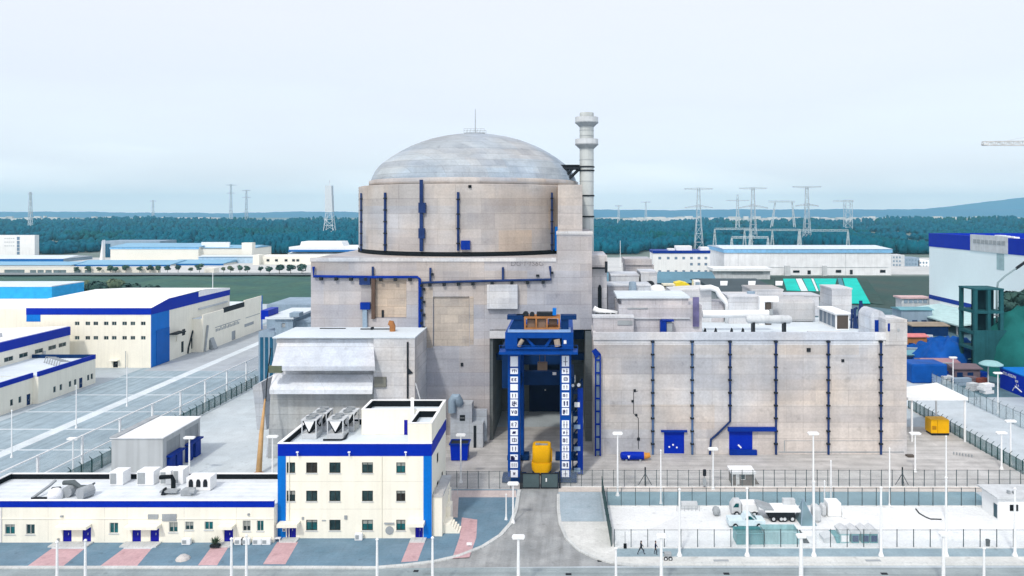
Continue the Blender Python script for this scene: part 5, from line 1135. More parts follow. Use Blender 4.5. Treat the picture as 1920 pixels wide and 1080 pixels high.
m = MB(); m.prism([(X(1266,178),178,Z(545,178)),(X(1300,178),178,Z(545,178)),(X(1298,178),178,Z(538,178)),(X(1289,178),178,Z(531,178)),(X(1278,178),178,Z(528.5,178)),(X(1267,178),178,Z(531,178))],(0,4,0)); m.build('cover', paint('lemon_cover',(.78,.62,.05),.5,.15,.5), t); MB().box(X(1243,179),X(1266,179),178.5,182,20,Z(533,179)).build('tray', paint('cream_tray',(.75,.72,.58),.6), t); MB().box(X(1240,178.4),X(1262,178.4),178,178.45,Z(538,178),Z(536.5,178)).build('rail', DARK, t)
t = block('switch_cabinet', 'white framed cabinet standing right of the yellow cover', 'cabinet', B(1301,1313,526,178,2.5,20), POLE, cap=False); MB().box(X(1304,177.9),X(1312,177.9),177.85,177.98,Z(540,178),Z(529,178)).build('screen', SLATE, t)
t = block('ventilation_block', 'broad grey concrete room under the looping white duct', 'plant room', B(1258,1334,545,158,8,RZ), CONC_L, cap=False); MB().prism([(X(1258,158),158,Z(545,158)+.01),(X(1334,158),158,Z(545,158)+.01),(X(1328,158),158,Z(541,158)),(X(1300,158),158,Z(542.5,158))],(0,8,0)).build('roof', CONC_L, t); MB().box(X(1334,158)+.02,X(1357,158),158,163,RZ,Z(566,158)).build('lower_wall', PINKC, t)
t = MB().tube([(X(1312,157),157,Z(541,157)),(X(1332,157),157,Z(539,157)),(X(1344,157),157,Z(543,157)),(X(1349,157),157,Z(552,157)),(X(1358,157),157,Z(562,157)),(X(1364,157),157,Z(570,157)),(X(1364,157),157,RZ)],.6,10).build('looping_duct', POLE, None, smooth=True, at=(X(1340,157),157,RZ)); tag(t, 'fat white duct looping down over the grey concrete room', 'duct')
t = block('ventilation_block', 'white roofed grey room right of the looping white duct', 'plant room', B(1366,1424,558,156,8,RZ), CONC_L)
t = block('ventilation_block', 'higher grey room behind the elbow duct on the fuel building roof', 'plant room', B(1410,1468,545,162,9,RZ), CONC_L); MB().cyl((X(1407,161),160.5,Z(560,161)),(X(1407,161),160.5,Z(546,161)),.9,10).build('blue_drum', SLATE, t)
t = thing('elbow_duct', 'square white elbow duct in front of the higher grey room', 'duct', (X(1440,154),154,RZ))
m = MB(); m.box(X(1424,154),X(1434,154),154,155.2,RZ,Z(566,154)); m.box(X(1424,154),X(1460,154),153.9,155.3,Z(566,154)+.003,Z(556,154)); m.build('duct', POLE, t, bevel=.04); MB().box(X(1436,154.4),X(1446,154.4),154.3,155,RZ,Z(568,154)).build('fan_box', BROWN, t)
t = block('ventilation_block', 'long grey room with rounded corners right of the elbow duct', 'plant room', B(1448,1530,562,158,7,RZ), concrete('round_room',(.47,.46,.45),tanbias=-.9), cap=False, bevel=.7)
t = block('ventilation_block', 'pale low room with a flat white roof left of the louvred house', 'plant room', B(1468,1536,556,167,6,RZ), CONC_L)
# pipes and the horizontal tank on the white roof
t = MB().cyl((X(1317,146),146,Z(589,146)),(X(1441,146),146,Z(588,146)),.75,14).build('roof_main', POLE, None, smooth=True, autosmooth=True, at=(X(1380,146),146,RZ)); tag(t, 'thick white insulated main lying across the fuel building roof', 'pipe')
t = thing('horizontal_tank', 'white horizontal tank on saddles near the front of the fuel building roof', 'tank', (X(1442,142),142,RZ))
m = MB(); m.tube([(X(1399,142),142,Z(598,142)),(X(1403,142),142,Z(598,142)),(X(1480,142),142,Z(599,142)),(X(1484,142),142,Z(599,142))],[.5,.8,.8,.5],16); m.build('shell', LGREY, t, smooth=True, autosmooth=True); m = MB(); [m.box(X(p,142)-.2,X(p,142)+.2,141.2,142.8,RZ+.01,Z(604,142)) for p in (1412,1470)]; m.each('saddle', DARK, t); MB().cyl((X(1446,142),142,Z(590,142)),(X(1446,142),142,Z(580,142)),.35,8).build('valve', GREY, t)
for k, px in enumerate((1322,1342,1372,1393)):
    t = MB().prism([(X(px-3,144),144,RZ),(X(px+3,144),144,RZ),(X(px+2,144),144,RZ+.8),(X(px,144),144,RZ+1.0),(X(px-1,144),144,RZ+.7)],(0,.4,0)).build('pipe_stand', DARK, None, at=(X(px,144),144,RZ)); tag(t, '%s dark triangular pipe stand from the left in front of the thick white main' % ORD[k], 'pipe stand', 'stands under the white main')
t = thing('louvred_house', 'white roofed house with dark louvres near the right end of the roof', 'plant house', (53.9,148,RZ))
lx0, lx1, ly0, ly1, lzt = X(1567,148), X(1592,148), 148.0, 158.0, Z(589,148)
MB().box(lx0,lx1,ly0,ly1,RZ,lzt).build('wall', WHITE, t); MB().box(lx0-.4,lx1+.2,ly0-.4,ly1+.3,lzt+.003,lzt+.3).build('roof', POLE, t); MB().box(lx0+.25,lx1-.2,ly0-.06,ly0-.003,RZ+.2,lzt-.25).build('front_louvre', BROWN, t)
m = MB(); [m.box(lx0-.06,lx0-.003,ly0+.4+k*2.35,ly0+2.3+k*2.35,RZ+.4,lzt-.3) for k in range(4)]; m.each('side_louvre', paint('steel_louvre',(.16,.20,.25),.4), t)
t = MB().box(X(1502,147),X(1562,147),142.5,143.5,RZ+.01,RZ+.5).build('roof_upstand', CONC_L, None, at=(50,143,RZ)); tag(t, 'low pale upstand running left from the louvred house', 'upstand')
t = block('ventilation_block', 'square pale tower room right behind the louvred house', 'plant room', B(1560,1597,543,168,8,RZ), CONC_L)
t = thing('blue_pipework', 'cluster of blue pipes and drums right of the louvred house', 'pipes', (X(1604,150),150,RZ))
m = MB(); rnd = random.Random(12)
for k in range(7): xx = X(1596+k*4,150); m.tube([(xx,150+rnd.uniform(-1,1),RZ),(xx+rnd.uniform(-.5,.5),150,RZ+rnd.uniform(1.5,5)),(xx+rnd.uniform(.3,1.2),150.5,RZ+rnd.uniform(2,5.5))],rnd.uniform(.15,.35),7)
m.each('pipe', PIPEB, t); m = MB(); m.cyl((X(1615,151),151,RZ),(X(1615,151),151,RZ+2.6),1.0,14); m.build('drum', SLATE, t, smooth=True, autosmooth=True)

# ================================================================== BACKGROUND, RIGHT
t = thing('white_office', 'white four storey office with navy roof edge, right of the tower room', 'office building', (X(1277,509),509,.03))
xa, xb, zz = X(1225,509), X(1331,509), Z(475,509)
hs = [(X(p-2.6,509),X(p+2.6,509),Z(y+2.4,509),Z(y-2.4,509)) for y in (484,495.5,509) for p in (1237,1253,1267.5,1282,1296.5,1310.5,1323.5) if not (y == 495.5 and p < 1290)]
m = MB(); shell(m, xa, xb, 509, 530, .03, zz, fh=hs); m.build('wall', WHITE, t)
for h in hs: window(t, front(509), h, mull=0, gl=paint('far_glass',(.16,.24,.34),.3))
m = MB(); m.box(xa-.3,xb+.3,508.6,530.3,zz+.01,Z(470,509)); m.build('fascia_band', NAVY, t)
m = MB(); m.box(X(1252,515),X(1264,515),512,520,Z(470,509)+.01,Z(466,515)); m.box(X(1267,515),X(1296,515),512,522,Z(470,509)+.01,Z(461,515)); m.box(X(1312,515),X(1328,515),512,520,Z(470,509)+.01,Z(463,515)); m.each('roof_house', WHITE, t)
t = thing('white_warehouse', 'very long white warehouse with pale blue roof edge below the pylons', 'warehouse', (X(1515,509),509,.03))
xa, xb = X(1358,509), X(1671,509); zz = Z(474,509)
m = MB(); shell(m, xa, xb, 509, 565, .03, zz); m.build('wall', ribbed('white_far_cladding',(.82,.84,.86),6,depth=.03), t)
MB().box(xa-.6,xb+.6,508.2,566,zz+.01,Z(467,509)).build('fascia_band', paint('pale_blue_fascia',(.22,.48,.75),.5), t)
MB().prism([(xa-.8,507.8,Z(467,509)+.02),(xa-.8,567,Z(467,509)+.02),(xa-.8,537,Z(463,509))],(xb-xa+1.6,0,0)).build('roof', paint('grey_blue_roof',(.60,.68,.76),.5), t)
m = MB(); m.box(X(1383.5,509),X(1384.2,509),508.8,508.99,.1,zz); m.box(X(1585,509),X(1585.8,509),508.8,508.99,.1,zz); m.box(xa+8,xb-2,508.7,508.98,Z(501,509),Z(500.4,509)); m.each('joint', LGREY, t)
m = MB(); [m.box(X(p-a,509),X(p+a,509),508.7,508.98,Z(y1,509),Z(y0,509)) for p,a,y0,y1 in ((1493,6,507,511),(1517,3,507,514),(1572,5,506,511),(1596,2.5,506,514),(1655,5,506,511),(1365,2,500,508))]; m.each('doorway', DARK, t)
for k, (px, a) in enumerate(((1475,5),(1545,4))):
    t = MB().box(X(px-a,507),X(px+a,507),505,507,.05,Z(498,507)).build('service_cabin', LGREY, None, at=(X(px,506),506,.03)); tag(t, ('grey service cabin left of the warehouse middle','narrow grey service cabin right of the warehouse middle')[k], 'cabin')
t = block('low_depot', 'low white flat roofed depot left in front of the long warehouse', 'depot', B(1340,1444,508,478,18,.03), LGREY, cap=False); MB().box(X(1336,477),X(1448,477),476,497,Z(508,478)+.01,Z(503,478)).build('roof', POLE, t); MB().box(X(1372,477.5),X(1430,477.5),477.6,477.98,Z(514,478),Z(509,478)).build('opening', GREY, t)
TEALR = paint('teal_slate_roof', (0.11,0.22,0.29), .6, .12, .1)
t = thing('slate_shed', 'long low shed with teal slate roof in front of the white office', 'shed', (X(1245,440),440,.03)); MB().box(X(1140,440),X(1345,440),440,475,.03,Z(530,440)).build('wall', SLATE, t); MB().prism([(X(1138,438),438,Z(530,440)+.01),(X(1138,438),477,Z(530,440)+.01),(X(1138,438),458,Z(530,440)+5)],(X(1347,438)-X(1138,438),0,0)).build('roof', TEALR, t)
t = thing('dark_roof_hall', 'hall with dark grey sloping roof and three white skylights', 'hall', (X(1400,380),380,.03)); A3 = lambda px,py,D: (X(px,D),D,Z(py,D))
xa, xb = X(1344,350), X(1466,350)
MB().box(xa,xb,352,420,.03,5).build('wall', GREY, t); zl_, zh_ = Z(547,350), Z(522,400)
MB().prism([(xa-.5,350,5.01),(xa-.5,350,zl_),(xa-.5,400,zh_),(xa-.5,425,5.01)],(xb-xa+1,0,0)).build('roof', paint('charcoal_roof',(.055,.075,.085),.6,.15,.1), t)
m = MB()
for px in (1357.5,1410,1461):
    d = 371; f_ = (d-350)/50; z_ = zl_+(zh_-zl_)*f_; z2 = zl_+(zh_-zl_)*(f_+.32); m.prism([(X(px-7,d),d,z_+.05),(X(px+6,d),d,z_+.05),(X(px+7,d+15),d+15,z2+.05),(X(px-7,d+15),d+15,z2+.05)],(0,0,.35))
m.each('skylight', POLE, t)
# green dust nets over a sloping spoil bank
NETG = paint('turquoise_net', (0.004,0.50,0.42), .6, .12, .15); NETW = paint('white_net',(.62,.72,.74),.6); NETT = paint('slate_net',(.06,.22,.27),.6)
def slopez(D): return .5 + (D-352)*.085
def gs(px, py):
    # point on the bank: z = .5+.085(D-352)
    k = (py-395)/F; D = (H-.5+.085*352)/(k+.085); return (X(px,D), D, slopez(D))
bk = [gs(1462,546),gs(1660,572),gs(1625,522),gs(1452,522)]
m = MB(); m.prism([(p[0],p[1],0.0) for p in bk],(0,0,.2)); m.add([(p[0],p[1],.2) for p in bk]+bk,[(0,1,5,4),(1,2,6,5),(2,3,7,6),(3,0,4,7),(4,5,6,7)]); t = m.build('earth_bank', EARTH); t['kind'] = 'structure'
def net(pxs, lab, mat, k):
    m = MB(); m.prism([(a,b,c+.05+.02*k) for a,b,c in (gs(*q) for q in pxs)],(0,0,.12)); o = m.build('dust_net', mat, None); tag(o, lab, 'dust net', 'net strips on the earth bank')
net([(1475,545),(1501,546),(1491,523),(1468,523)],'turquoise net strip at the left end of the earth bank',NETG,0)
net([(1502,546),(1515,546),(1503,523),(1492,523)],'broad white net strip on the earth bank',NETW,1)
net([(1516,546),(1530,546.5),(1520,523),(1505,523)],'turquoise strip between the two white net strips',NETG,2)
net([(1531,546.5),(1535,546.5),(1525,523),(1521,523)],'thin white net strip on the earth bank',NETW,3)
net([(1536,546),(1563,547),(1569,523),(1526,523)],'wide turquoise net sheet right of the thin white strip',NETG,4)
net([(1578,551),(1588,555),(1578,522.5),(1570,522.5)],'dark slate blue net strip on the bank',NETT,5)
net([(1594,570),(1632,570),(1606,522.5),(1580,522.5)],'large turquoise net falling down the right end of the bank',NETG,6)
t = thing('site_office', 'white cabins with glass front beside the brown earth slope', 'site cabin', (X(1718,320),320,.03)); MB().box(X(1691,320),X(1743,320),320,326,.03,Z(560,320)).build('wall', LGREY, t); MB().box(X(1689,319.5),X(1745,319.5),319.3,327,Z(560,320)+.01,Z(557,320)).build('roof', paint('pink_roof_edge',(.6,.42,.42),.5), t); m = MB(); [m.box(X(1695+k*9,319.9),X(1702+k*9,319.9),319.8,319.97,Z(568,320),Z(561.5,320)) for k in range(5)]; m.each('pane', SLATE, t)
for k, (p0, p1, y0, lab, mm_) in enumerate(((1672,1696,478,'grey window striped flats just right of the long warehouse',LGREY),(1696,1724,483,'slate blue flats partly behind the big white hall',SLATE),(1722,1743,488,'white low flats touching the left edge of the big white hall',WHITE))):
    t = thing('apartment_block', lab, 'apartment block', (X((p0+p1)/2,590),590,.03), 'flats beyond the warehouse'); MB().box(X(p0,590),X(p1,590),590,604,.03,Z(y0,590)).build('wall', mm_, t); m = MB(); [m.box(X(p0,590)+1+j*2.4,X(p0,590)+2.2+j*2.4,589.8,589.98,Z(y0,590)-2.6-i*3,Z(y0,590)-1.2-i*3) for i in range(3) for j in range(int((X(p1,590)-X(p0,590)-1.5)/2.4))]; m.each('window', paint('far_glass2',(.2,.28,.36),.4), t)
# big white hall on the right
bw = thing('white_hall', 'huge pale white hall with royal blue top band at right edge', 'industrial hall', (175, 285, 0))
wx = 154.0; wz = 34.5; ice = paint('ice_white', (0.76,0.87,0.90), .6, .03, .04, fine=.01)
m = MB(); shell(m, wx, 240, 225, 316, 6.8, wz-5.6); m.build('wall', ice, bw)
MB().box(wx+.02, 239.9, 225.1, 315.9, .03, 6.79).build('ground_floor', WHITE, bw)
m = MB(); m.box(wx-.15, wx+.5, 283.5, 316.2, wz-5.59, wz); m.box(wx-.15, wx+.5, 225, 259.5, wz-5.59, wz); m.box(wx+.5,240,315.5,316.2,wz-5.59,wz); m.each('fascia_band', BAND, bw)
MB().box(wx-.3, wx+.6, 259.51, 283.49, wz-5.59, wz+.5).build('vent_panel', LGREY, bw); m = MB(); [m.box(wx-.45,wx-.31,261+k*2.6,263+k*2.6,wz-2.6,wz-1.2) for k in range(8)]; m.each('vent_louvre', GREY, bw)
MB().box(wx+.5, 240, 225, 315.4, wz-5.5, wz-5.2).build('roof', ROOF, bw); m = MB(); [m.box(wx+1+k*2,wx+3+k*2,258+k*6,262+k*6,wz-5.2,wz+.4) for k in range(4)]; m.each('roof_unit', POLE, bw)
MB().box(wx-.08, wx-.003, 262, 266.5, wz-11.5, wz-5.7).build('wall_panel', paint('teal_grey_panel',(.33,.47,.50),.5), bw)
m = MB(); m.box(wx-.1, wx-.003, 278, 316, 6.9, 8.6); m.build('lower_band', NAVY, bw)
m = MB(); [m.box(wx-.1,wx+.018,301-k*9,308-k*9,2.6,5.6) for k in range(4)]; m.each('window', paint('navy_glass',(.01,.02,.10),.2), bw)
m = MB(); m.prism([(wx-16,262,3.2),(wx-.02,262,5.4),(wx-.02,262,5.9),(wx-16,262,3.7)],(0,45,0)); m.build('canopy', paint('mint_canopy',(.45,.62,.62),.5), bw)
m = MB(); [m.box(wx-15.6,wx-15.2,264+k*14,264.4+k*14,.03,3.2) for k in range(4)]; m.each('canopy_post', GREY, bw)
# teal concrete frame and netted mound in front
tf = thing('concrete_frame', 'unfinished teal shrouded concrete frame tower before the big white hall', 'building frame', (X(1855,200),204,.03))
TEALC = paint('teal_shrouded_concrete', (0.018,0.095,0.11), .7, .2, .2, streak=.15); ta, tb = X(1827,200), X(1882,200); th_ = Z(544,200)
m = MB(); [m.box(x_,x_+.9,y_,y_+.9,.03,th_) for x_ in (ta,(ta+tb)/2-.4,tb-.9) for y_ in (200,207)]; m.each('column', TEALC, tf)
m = MB(); [m.box(ta-.05,tb+.05,199.9,208,z_,z_+.7) for z_ in (th_-6.3,th_-12,6.5)]; m.box(ta-.05,tb+.05,199.9,208,th_+.003,th_+.4); m.each('floor_slab', TEALC, tf)
MB().box(ta+.95,tb-.95,203,203.3,.03,th_-.05).build('rear_wall', paint('deep_teal',(.004,.022,.03),.8), tf); MB().box(ta-.5,tb+3,199.2,199.85,.03,12).build('shroud', TEALC, tf)
def mound(name, label, cat, cx_, cy_, rx, ry, h, mat, seed, wob=.18, n=40, rings=12, group=None):
    rnd = random.Random(seed); ph = [rnd.uniform(0,6.28) for _ in range(6)]; vs = []
    for i in range(rings+1):
        f_ = i/rings
        for k in range(n):
            a = 2*math.pi*k/n; w_ = 1+wob*(.5*math.sin(3*a+ph[0])+.35*math.sin(5*a+ph[1])+.2*math.sin(9*a+ph[2]+f_*3)); q = math.cos(f_*math.pi/2)*(1+.05*math.sin(17*a+ph[5]+f_*4)+rnd.uniform(-.05,.05))
            z_ = h*math.sin(f_*math.pi/2)*(1+.12*math.sin(4*a+ph[3]+f_*5)+.16*math.sin(7*a+ph[4]+f_*2)*(1-f_)+rnd.uniform(-.06,.06)) if i < rings else h
            vs.append((cx_+rx*q*w_*math.cos(a), cy_+ry*q*w_*math.sin(a), .03+z_))
    fs = [(i*n+k,i*n+(k+1)%n,(i+1)*n+(k+1)%n,(i+1)*n+k) for i in range(rings) for k in range(n)]
    o = MB().add(vs, fs).build(name, mat, None, smooth=True, at=(cx_,cy_,.03)); return tag(o, label, cat, group)
mound('netted_mound','dark teal netted spoil mound right of the concrete frame tower','mound',X(1935,204),204,16,13,16,paint('teal_net',(.012,.12,.115),.8,.25,.15,bump=.4),3)
mound('tarpaulin_heap','large royal blue tarpaulin heap in the works yard','tarpaulin heap',X(1778,212),212,9.5,7,7.5,BLUETARP,8,.25)
mound('tarpaulin_heap','low blue tarpaulin pile left of the large blue heap','tarpaulin heap',X(1716,240),240,8,6,3.5,BLUETARP,9,.25)
t = MB().box(X(1690,196),X(1755,196),190,197,.03,4.9).build('site_container', BLUETARP, None, bevel=.4); tag(t, 'blue sheeted container touching the right side of the fuel building', 'container')
def shed(lab, px0, px1, D, d, h, rmat, wmat, slope=.6, group='sheds in the works yard'):
    xa, xb = X(px0,D), X(px1,D); t = thing('site_shed', lab, 'shed', ((xa+xb)/2,D,.03), group)
    MB().box(xa,xb,D,D+d,.03,h).build('wall', wmat, t); MB().prism([(xa-.5,D-.5,h+.01),(xa-.5,D-.5,h+.25),(xa-.5,D+d*.5,h+.25+slope),(xa-.5,D+d+.5,h+.25),(xa-.5,D+d+.5,h+.01)],(xb-xa+1,0,0)).build('roof', rmat, t)
    m = MB(); n = max(2,int((xb-xa)/3)); [m.box(xa+.6+(xb-xa-1.2)*k/n,xa+.6+(xb-xa-1.2)*(k+.55)/n,D-.06,D-.003,.9,min(h-.4,2.2)) for k in range(n)]; m.each('opening', STEELD, t); return t
TR = paint('teal_sheet_roof',(.16,.36,.42),.5,.15,.2); PR = paint('pink_sheet_roof',(.36,.22,.25),.5,.15,.2); MR = paint('maroon_sheet',(.17,.13,.15),.6,.15,.2); LR = paint('lagoon_roof',(.30,.52,.54),.5,.1,.2)
shed('shed with long teal roof behind the blue sheeted container',1695,1772,214,6,2.6,TR,SLATE)
shed('shed with pale lagoon roof below the large blue heap',1772,1832,207,6,2.8,LR,TEALC)
shed('shed with dusty pink roof left of the maroon shed',1735,1796,203,5,2.6,PR,MR)
shed('maroon walled shed beside the right fence',1790,1838,193,6,3.0,MR,MR)
shed('shed with red front and brown roof near the fuel building corner tower',1700,1738,236,5,4,paint('coral_roof',(.62,.20,.20),.5),RUST)
shed('flat brown roofed open shed below the mint canopy',1712,1778,262,9,3.4,paint('tan_roof',(.30,.25,.19),.6,.2,.3),STEELD)
shed('long slate shed under the teal strip behind the corner tower',1690,1748,285,8,6,TR,SLATE)
shed('low teal shed in front of the large blue heap',1745,1790,200,4,2.0,LR,TEALC)
t = thing('shade_canopy', 'pale green rounded canopy on one post left of the blue lettered shed', 'canopy', (X(1858,186),186,.03)); MB().lathe([(2.8,5.6),(2.7,5.9),(1.6,6.5),(.05,6.7)],X(1858,186),186,16).build('roof', LR, t, smooth=True); MB().cyl((X(1853,186),186,.03),(X(1853,186),186,5.6),.15,8).build('post', LGREY, t)
# stacked site material: each pile its own
rnd = random.Random(77)
COLS = {'rust red':paint('rust_red',(.25,.07,.05),.7,.3,.6),'slate grey':SLATE,'navy':NAVY,'pale grey':LGREY,'dark teal':TEALC,'white':POLE,'maroon':MR,'azure':AZURE}
spots = [(1706,222,'navy'),(1716,228,'slate grey'),(1724,205,'maroon'),(1733,226,'dark teal'),(1744,233,'rust red'),(1752,206,'white'),(1761,200,'slate grey'),(1768,196,'navy'),(1776,190,'pale grey'),(1784,198,'rust red'),(1793,200,'dark teal'),(1802,188,'slate grey'),(1811,198,'azure'),(1819,190,'maroon'),(1826,183,'pale grey'),(1834,195,'navy'),(1842,188,'rust red'),(1848,180,'white'),(1741,250,'pale grey'),(1757,246,'azure'),(1772,240,'dark teal'),(1805,232,'slate grey'),(1822,225,'rust red')]
cnt = {}
for px, D, cn in sorted(spots):
    cnt[cn] = cnt.get(cn, 0)+1; tot = sum(1 for q in spots if q[2] == cn)
    x = X(px, D); L_2, w_2, h_2, rz_ = rnd.uniform(2.2,5.2), rnd.uniform(1.2,2.4), rnd.uniform(.9,2.4), rnd.uniform(-.5,.5)
    t = thing('material_stack', '%s %s stack of site material in the works yard' % (ORD[cnt[cn]-1]+' from the left of the' if tot > 1 else 'the only', cn), 'material stack', (x,D,.03), 'stacks of material in the works yard')
    m = MB(); n_ = rnd.choice((2,3))
    for k in range(n_): m.cbox((x+rnd.uniform(-.3,.3), D, .03+h_2*(k+.5)/n_), (L_2*rnd.uniform(.75,1), w_2*rnd.uniform(.8,1), h_2/n_-.06), rz_+rnd.uniform(-.06,.06))
    m.each('bundle', COLS[cn], t)
# trees at the white hall
# blue lettered shed
bs = thing('blue_shed', 'royal blue shed with white lettering by the upper right fence', 'shed', (115, 178, 0))
bx = 108.0
MB().box(bx, 128, 166, 185.5, .03, 4.9).build('wall', BAND, bs); MB().box(bx-.1, 128.1, 165.9, 185.6, 4.91, 5.15).build('roof', AZURE, bs)
text('lettering', 'ETE AIZEAN', 1.0, POLE, bs, (bx-.06,184.2,3.7), (R(90),0,R(-90)), .01)
text('lettering', 'IIIIII', .8, POLE, bs, (bx-.06,179.2,2.9), (R(90),0,R(-90)), .01)
text('lettering', 'Y A', .8, POLE, bs, (bx-.06,178.9,2.0), (R(90),0,R(-90)), .01)
m = MB(); m.tube([(bx-.06,180.2,.6),(bx-.06,179.6,1.4),(bx-.06,178.6,1.7)],.09,5); m.tube([(bx-.06,179.2,1.9),(bx-.06,178,1.5),(bx-.06,176.6,1.1)],.12,5); m.each('swoosh', POLE, bs)

# tower crane whose jib reaches in from the right
tc_ = thing('tower_crane', 'pale lattice jib of a tower crane reaching in at the right edge', 'tower crane', (X(2035,300),300,.03))
cxx = X(2035,300); jz = Z(268,300); LAT = paint('pale_lattice',(.55,.55,.54),.5)
def lattice(mm, p0, p1, w0, w1, n, r, up=Vector((0,0,1))):
    p0, p1 = Vector(p0), Vector(p1); t = (p1-p0).normalized(); s_ = t.cross(up).normalized() if abs(t.dot(up)) < .95 else Vector((1,0,0)); q = s_.cross(t).normalized()
    ring = lambda f: [p0.lerp(p1,f)+(s_*a+q*b)*(w0+(w1-w0)*f)/2 for a,b in ((-1,-1),(1,-1),(1,1),(-1,1))]
    for k in range(n):
        A_, B_ = ring(k/n), ring((k+1)/n)
        for i in range(4):
            mm.cyl(A_[i],B_[i],r,4); mm.cyl(A_[i],B_[(i+1)%4] if k%2 else B_[(i+3)%4],r*.7,4); mm.cyl(B_[i],B_[(i+1)%4],r*.7,4)
m = MB(); lattice(m,(cxx,300,.03),(cxx,300,jz+1),2.0,2.0,28,.14); m.build('mast', LAT, tc_)
m = MB(); lattice(m,(cxx-1,300,jz),(X(1843,300),300,jz-.2),2.2,1.5,22,.17); m.build('jib', LAT, tc_); m = MB(); m.cyl((cxx,300,jz+7),(X(1885,300),300,jz+.8),.07,4); m.cyl((cxx,300,jz+1),(cxx,300,jz+7),.3,6); m.build('tie', LAT, tc_); MB().box(X(1843,300)-.2,X(1849,300),299,301,jz-.9,jz-.3).build('end_stop', LAT, tc_)

# ================================================================== PYLONS AND SUBSTATION
LATT = paint('pylon_steel', (0.46,0.53,0.58), .6); LATF = paint('hazed_pylon_steel', (0.52,0.60,0.65), .6)  # far steel is a paler copy, haze put into its colour
def pylon(px, D, ytop, arms, label, splay=9.0, r=.35, kind='T'):
    xx = X(px,D); zt_ = Z(ytop,D); t = thing('transmission_pylon', label, 'pylon', (xx,D,0), 'high voltage pylons on the plain')
    m = MB(); lattice(m,(xx,D,0),(xx,D,zt_*.55),splay,4.5,4,r); lattice(m,(xx,D,zt_*.55),(xx,D,zt_),4.5,2.6,6,r*.8); m.build('tower', LATT if D < 1000 else LATF, t)
    for (y_, a, dr) in arms:
        za = Z(y_,D); L = a*D/F
        m = MB()
        for sgn in (-1,1): lattice(m,(xx,D,za),(xx+sgn*L,D,za-dr),2.2,.7,4,r*.7)
        m.build('cross_arm', LATT if D < 1000 else LATF, t)
    return t
pylon(1310,820,353,[(354,27,0),(386,26,2)],'left tall T shaped pylon above the white office')
pylon(1412,830,352,[(353,26,0),(385,28,3)],'middle tall T shaped pylon over the left end of the warehouse')
pylon(1513,840,350,[(351,27,-.5),(383,22,2)],'right tall T shaped pylon over the middle of the warehouse')
pylon(1383,1500,365,[(376,22,0)],'small hazy pylon just left of the middle tall pylon',8,.5)
pylon(1160,1900,385,[(386,7,0)],'tiny hazy pylon right beside the exhaust stack',7,.6)
pylon(1211,2000,378,[(379,9,0)],'tiny hazy pylon between the stack and the white office',7,.6)
pylon(57,1500,360,[(364,4,0)],'lone thin hazy pylon at the far left horizon',6,.55)
pylon(433,2100,345,[(347,10,0),(362,8,0)],'faint hazy pylon left of the communication tower, first of a pair',8,.6)
pylon(462,2150,356,[(357,8,0),(370,8,0)],'faint hazy pylon left of the communication tower, second of a pair',8,.6)
pylon(287,2200,375,[(377,6,0)],'very small faint pylon between lone and paired pylons',6,.5)
t = thing('lattice_portal', 'hazy portal pylon between the middle and right tall pylons', 'pylon', (X(1468,1500),1500,0))
xa, xb = X(1448,1500), X(1488,1500)
for q in ((xa-3,xa+6),(xb+3,xb-3)): m = MB(); lattice(m,(q[0],1500,0),(q[1],1500,Z(379,1500)),4,2,6,.45); m.build('leg', LATF, t)
m = MB(); lattice(m,(xa-8,1500,Z(378,1500)),(xb+2,1500,Z(378,1500)),3,3,9,.45); m.build('cross_beam', LATF, t)
t = thing('lattice_portal', 'pale boxy portal tower right of the right tall pylon', 'pylon', (X(1590,1500),1500,0))
m = MB(); lattice(m,(X(1590,1500),1500,0),(X(1590,1500),1500,Z(375,1500)),13,13,6,.5); m.build('tower', LATF, t); m = MB(); lattice(m,(X(1562,1500),1500,Z(377,1500)),(X(1600,1500),1500,Z(377,1500)),3,3,5,.45); m.build('cross_beam', LATF, t)
t = thing('communication_tower', 'faint pale tower with a boxy head on the left horizon', 'tower', (X(617,1000),1000,0))
xx = X(618,1000); PT = paint('pale_tower',(.66,.72,.76),.7)
m = MB(); lattice(m,(xx,1000,0),(xx,1000,Z(400,1000)),16,8,5,.4); m.build('legs', PT, t); m = MB(); m.prism([(X(611,1000),996,Z(398,1000)),(X(625,1000),996,Z(398,1000)),(X(623,1000),996,Z(348,1000)),(X(611,1000),996,Z(348,1000))],(0,8,0)); m.build('shaft', PT, t); m = MB(); m.cyl((xx,1000,Z(348,1000)),(xx,1000,Z(338,1000)),.5,5); m.build('mast', PT, t)
SUBW = paint('substation_steel',(.52,.60,.63),.6)
def gantry(px0, px1, D, ytop, lab, n):
    xa, xb = X(px0,D), X(px1,D); zt_ = Z(ytop,D); t = thing('substation_gantry', lab, 'gantry', ((xa+xb)/2,D,0), 'substation gantries behind the warehouse')
    m = MB(); lattice(m,(xa,D,zt_),(xb,D,zt_),1.6,1.6,max(6,n*4),.18); m.build('beam', SUBW, t)
    for k in range(n+1):
        xx = xa+(xb-xa)*k/n; m = MB(); lattice(m,(xx-2.2,D,0),(xx,D,zt_),.8,.8,6,.14); lattice(m,(xx+2.2,D,0),(xx,D,zt_),.8,.8,6,.14); m.build('leg', SUBW, t)
gantry(1340,1408,760,429,'left pale substation gantry above the warehouse roof',1)
gantry(1396,1500,790,431,'middle pale substation gantry above the warehouse roof',2)
gantry(1498,1590,760,432,'right pale substation gantry above the warehouse roof',1)
gantry(1372,1440,680,445,'low near substation gantry left of the middle tall pylon',2)

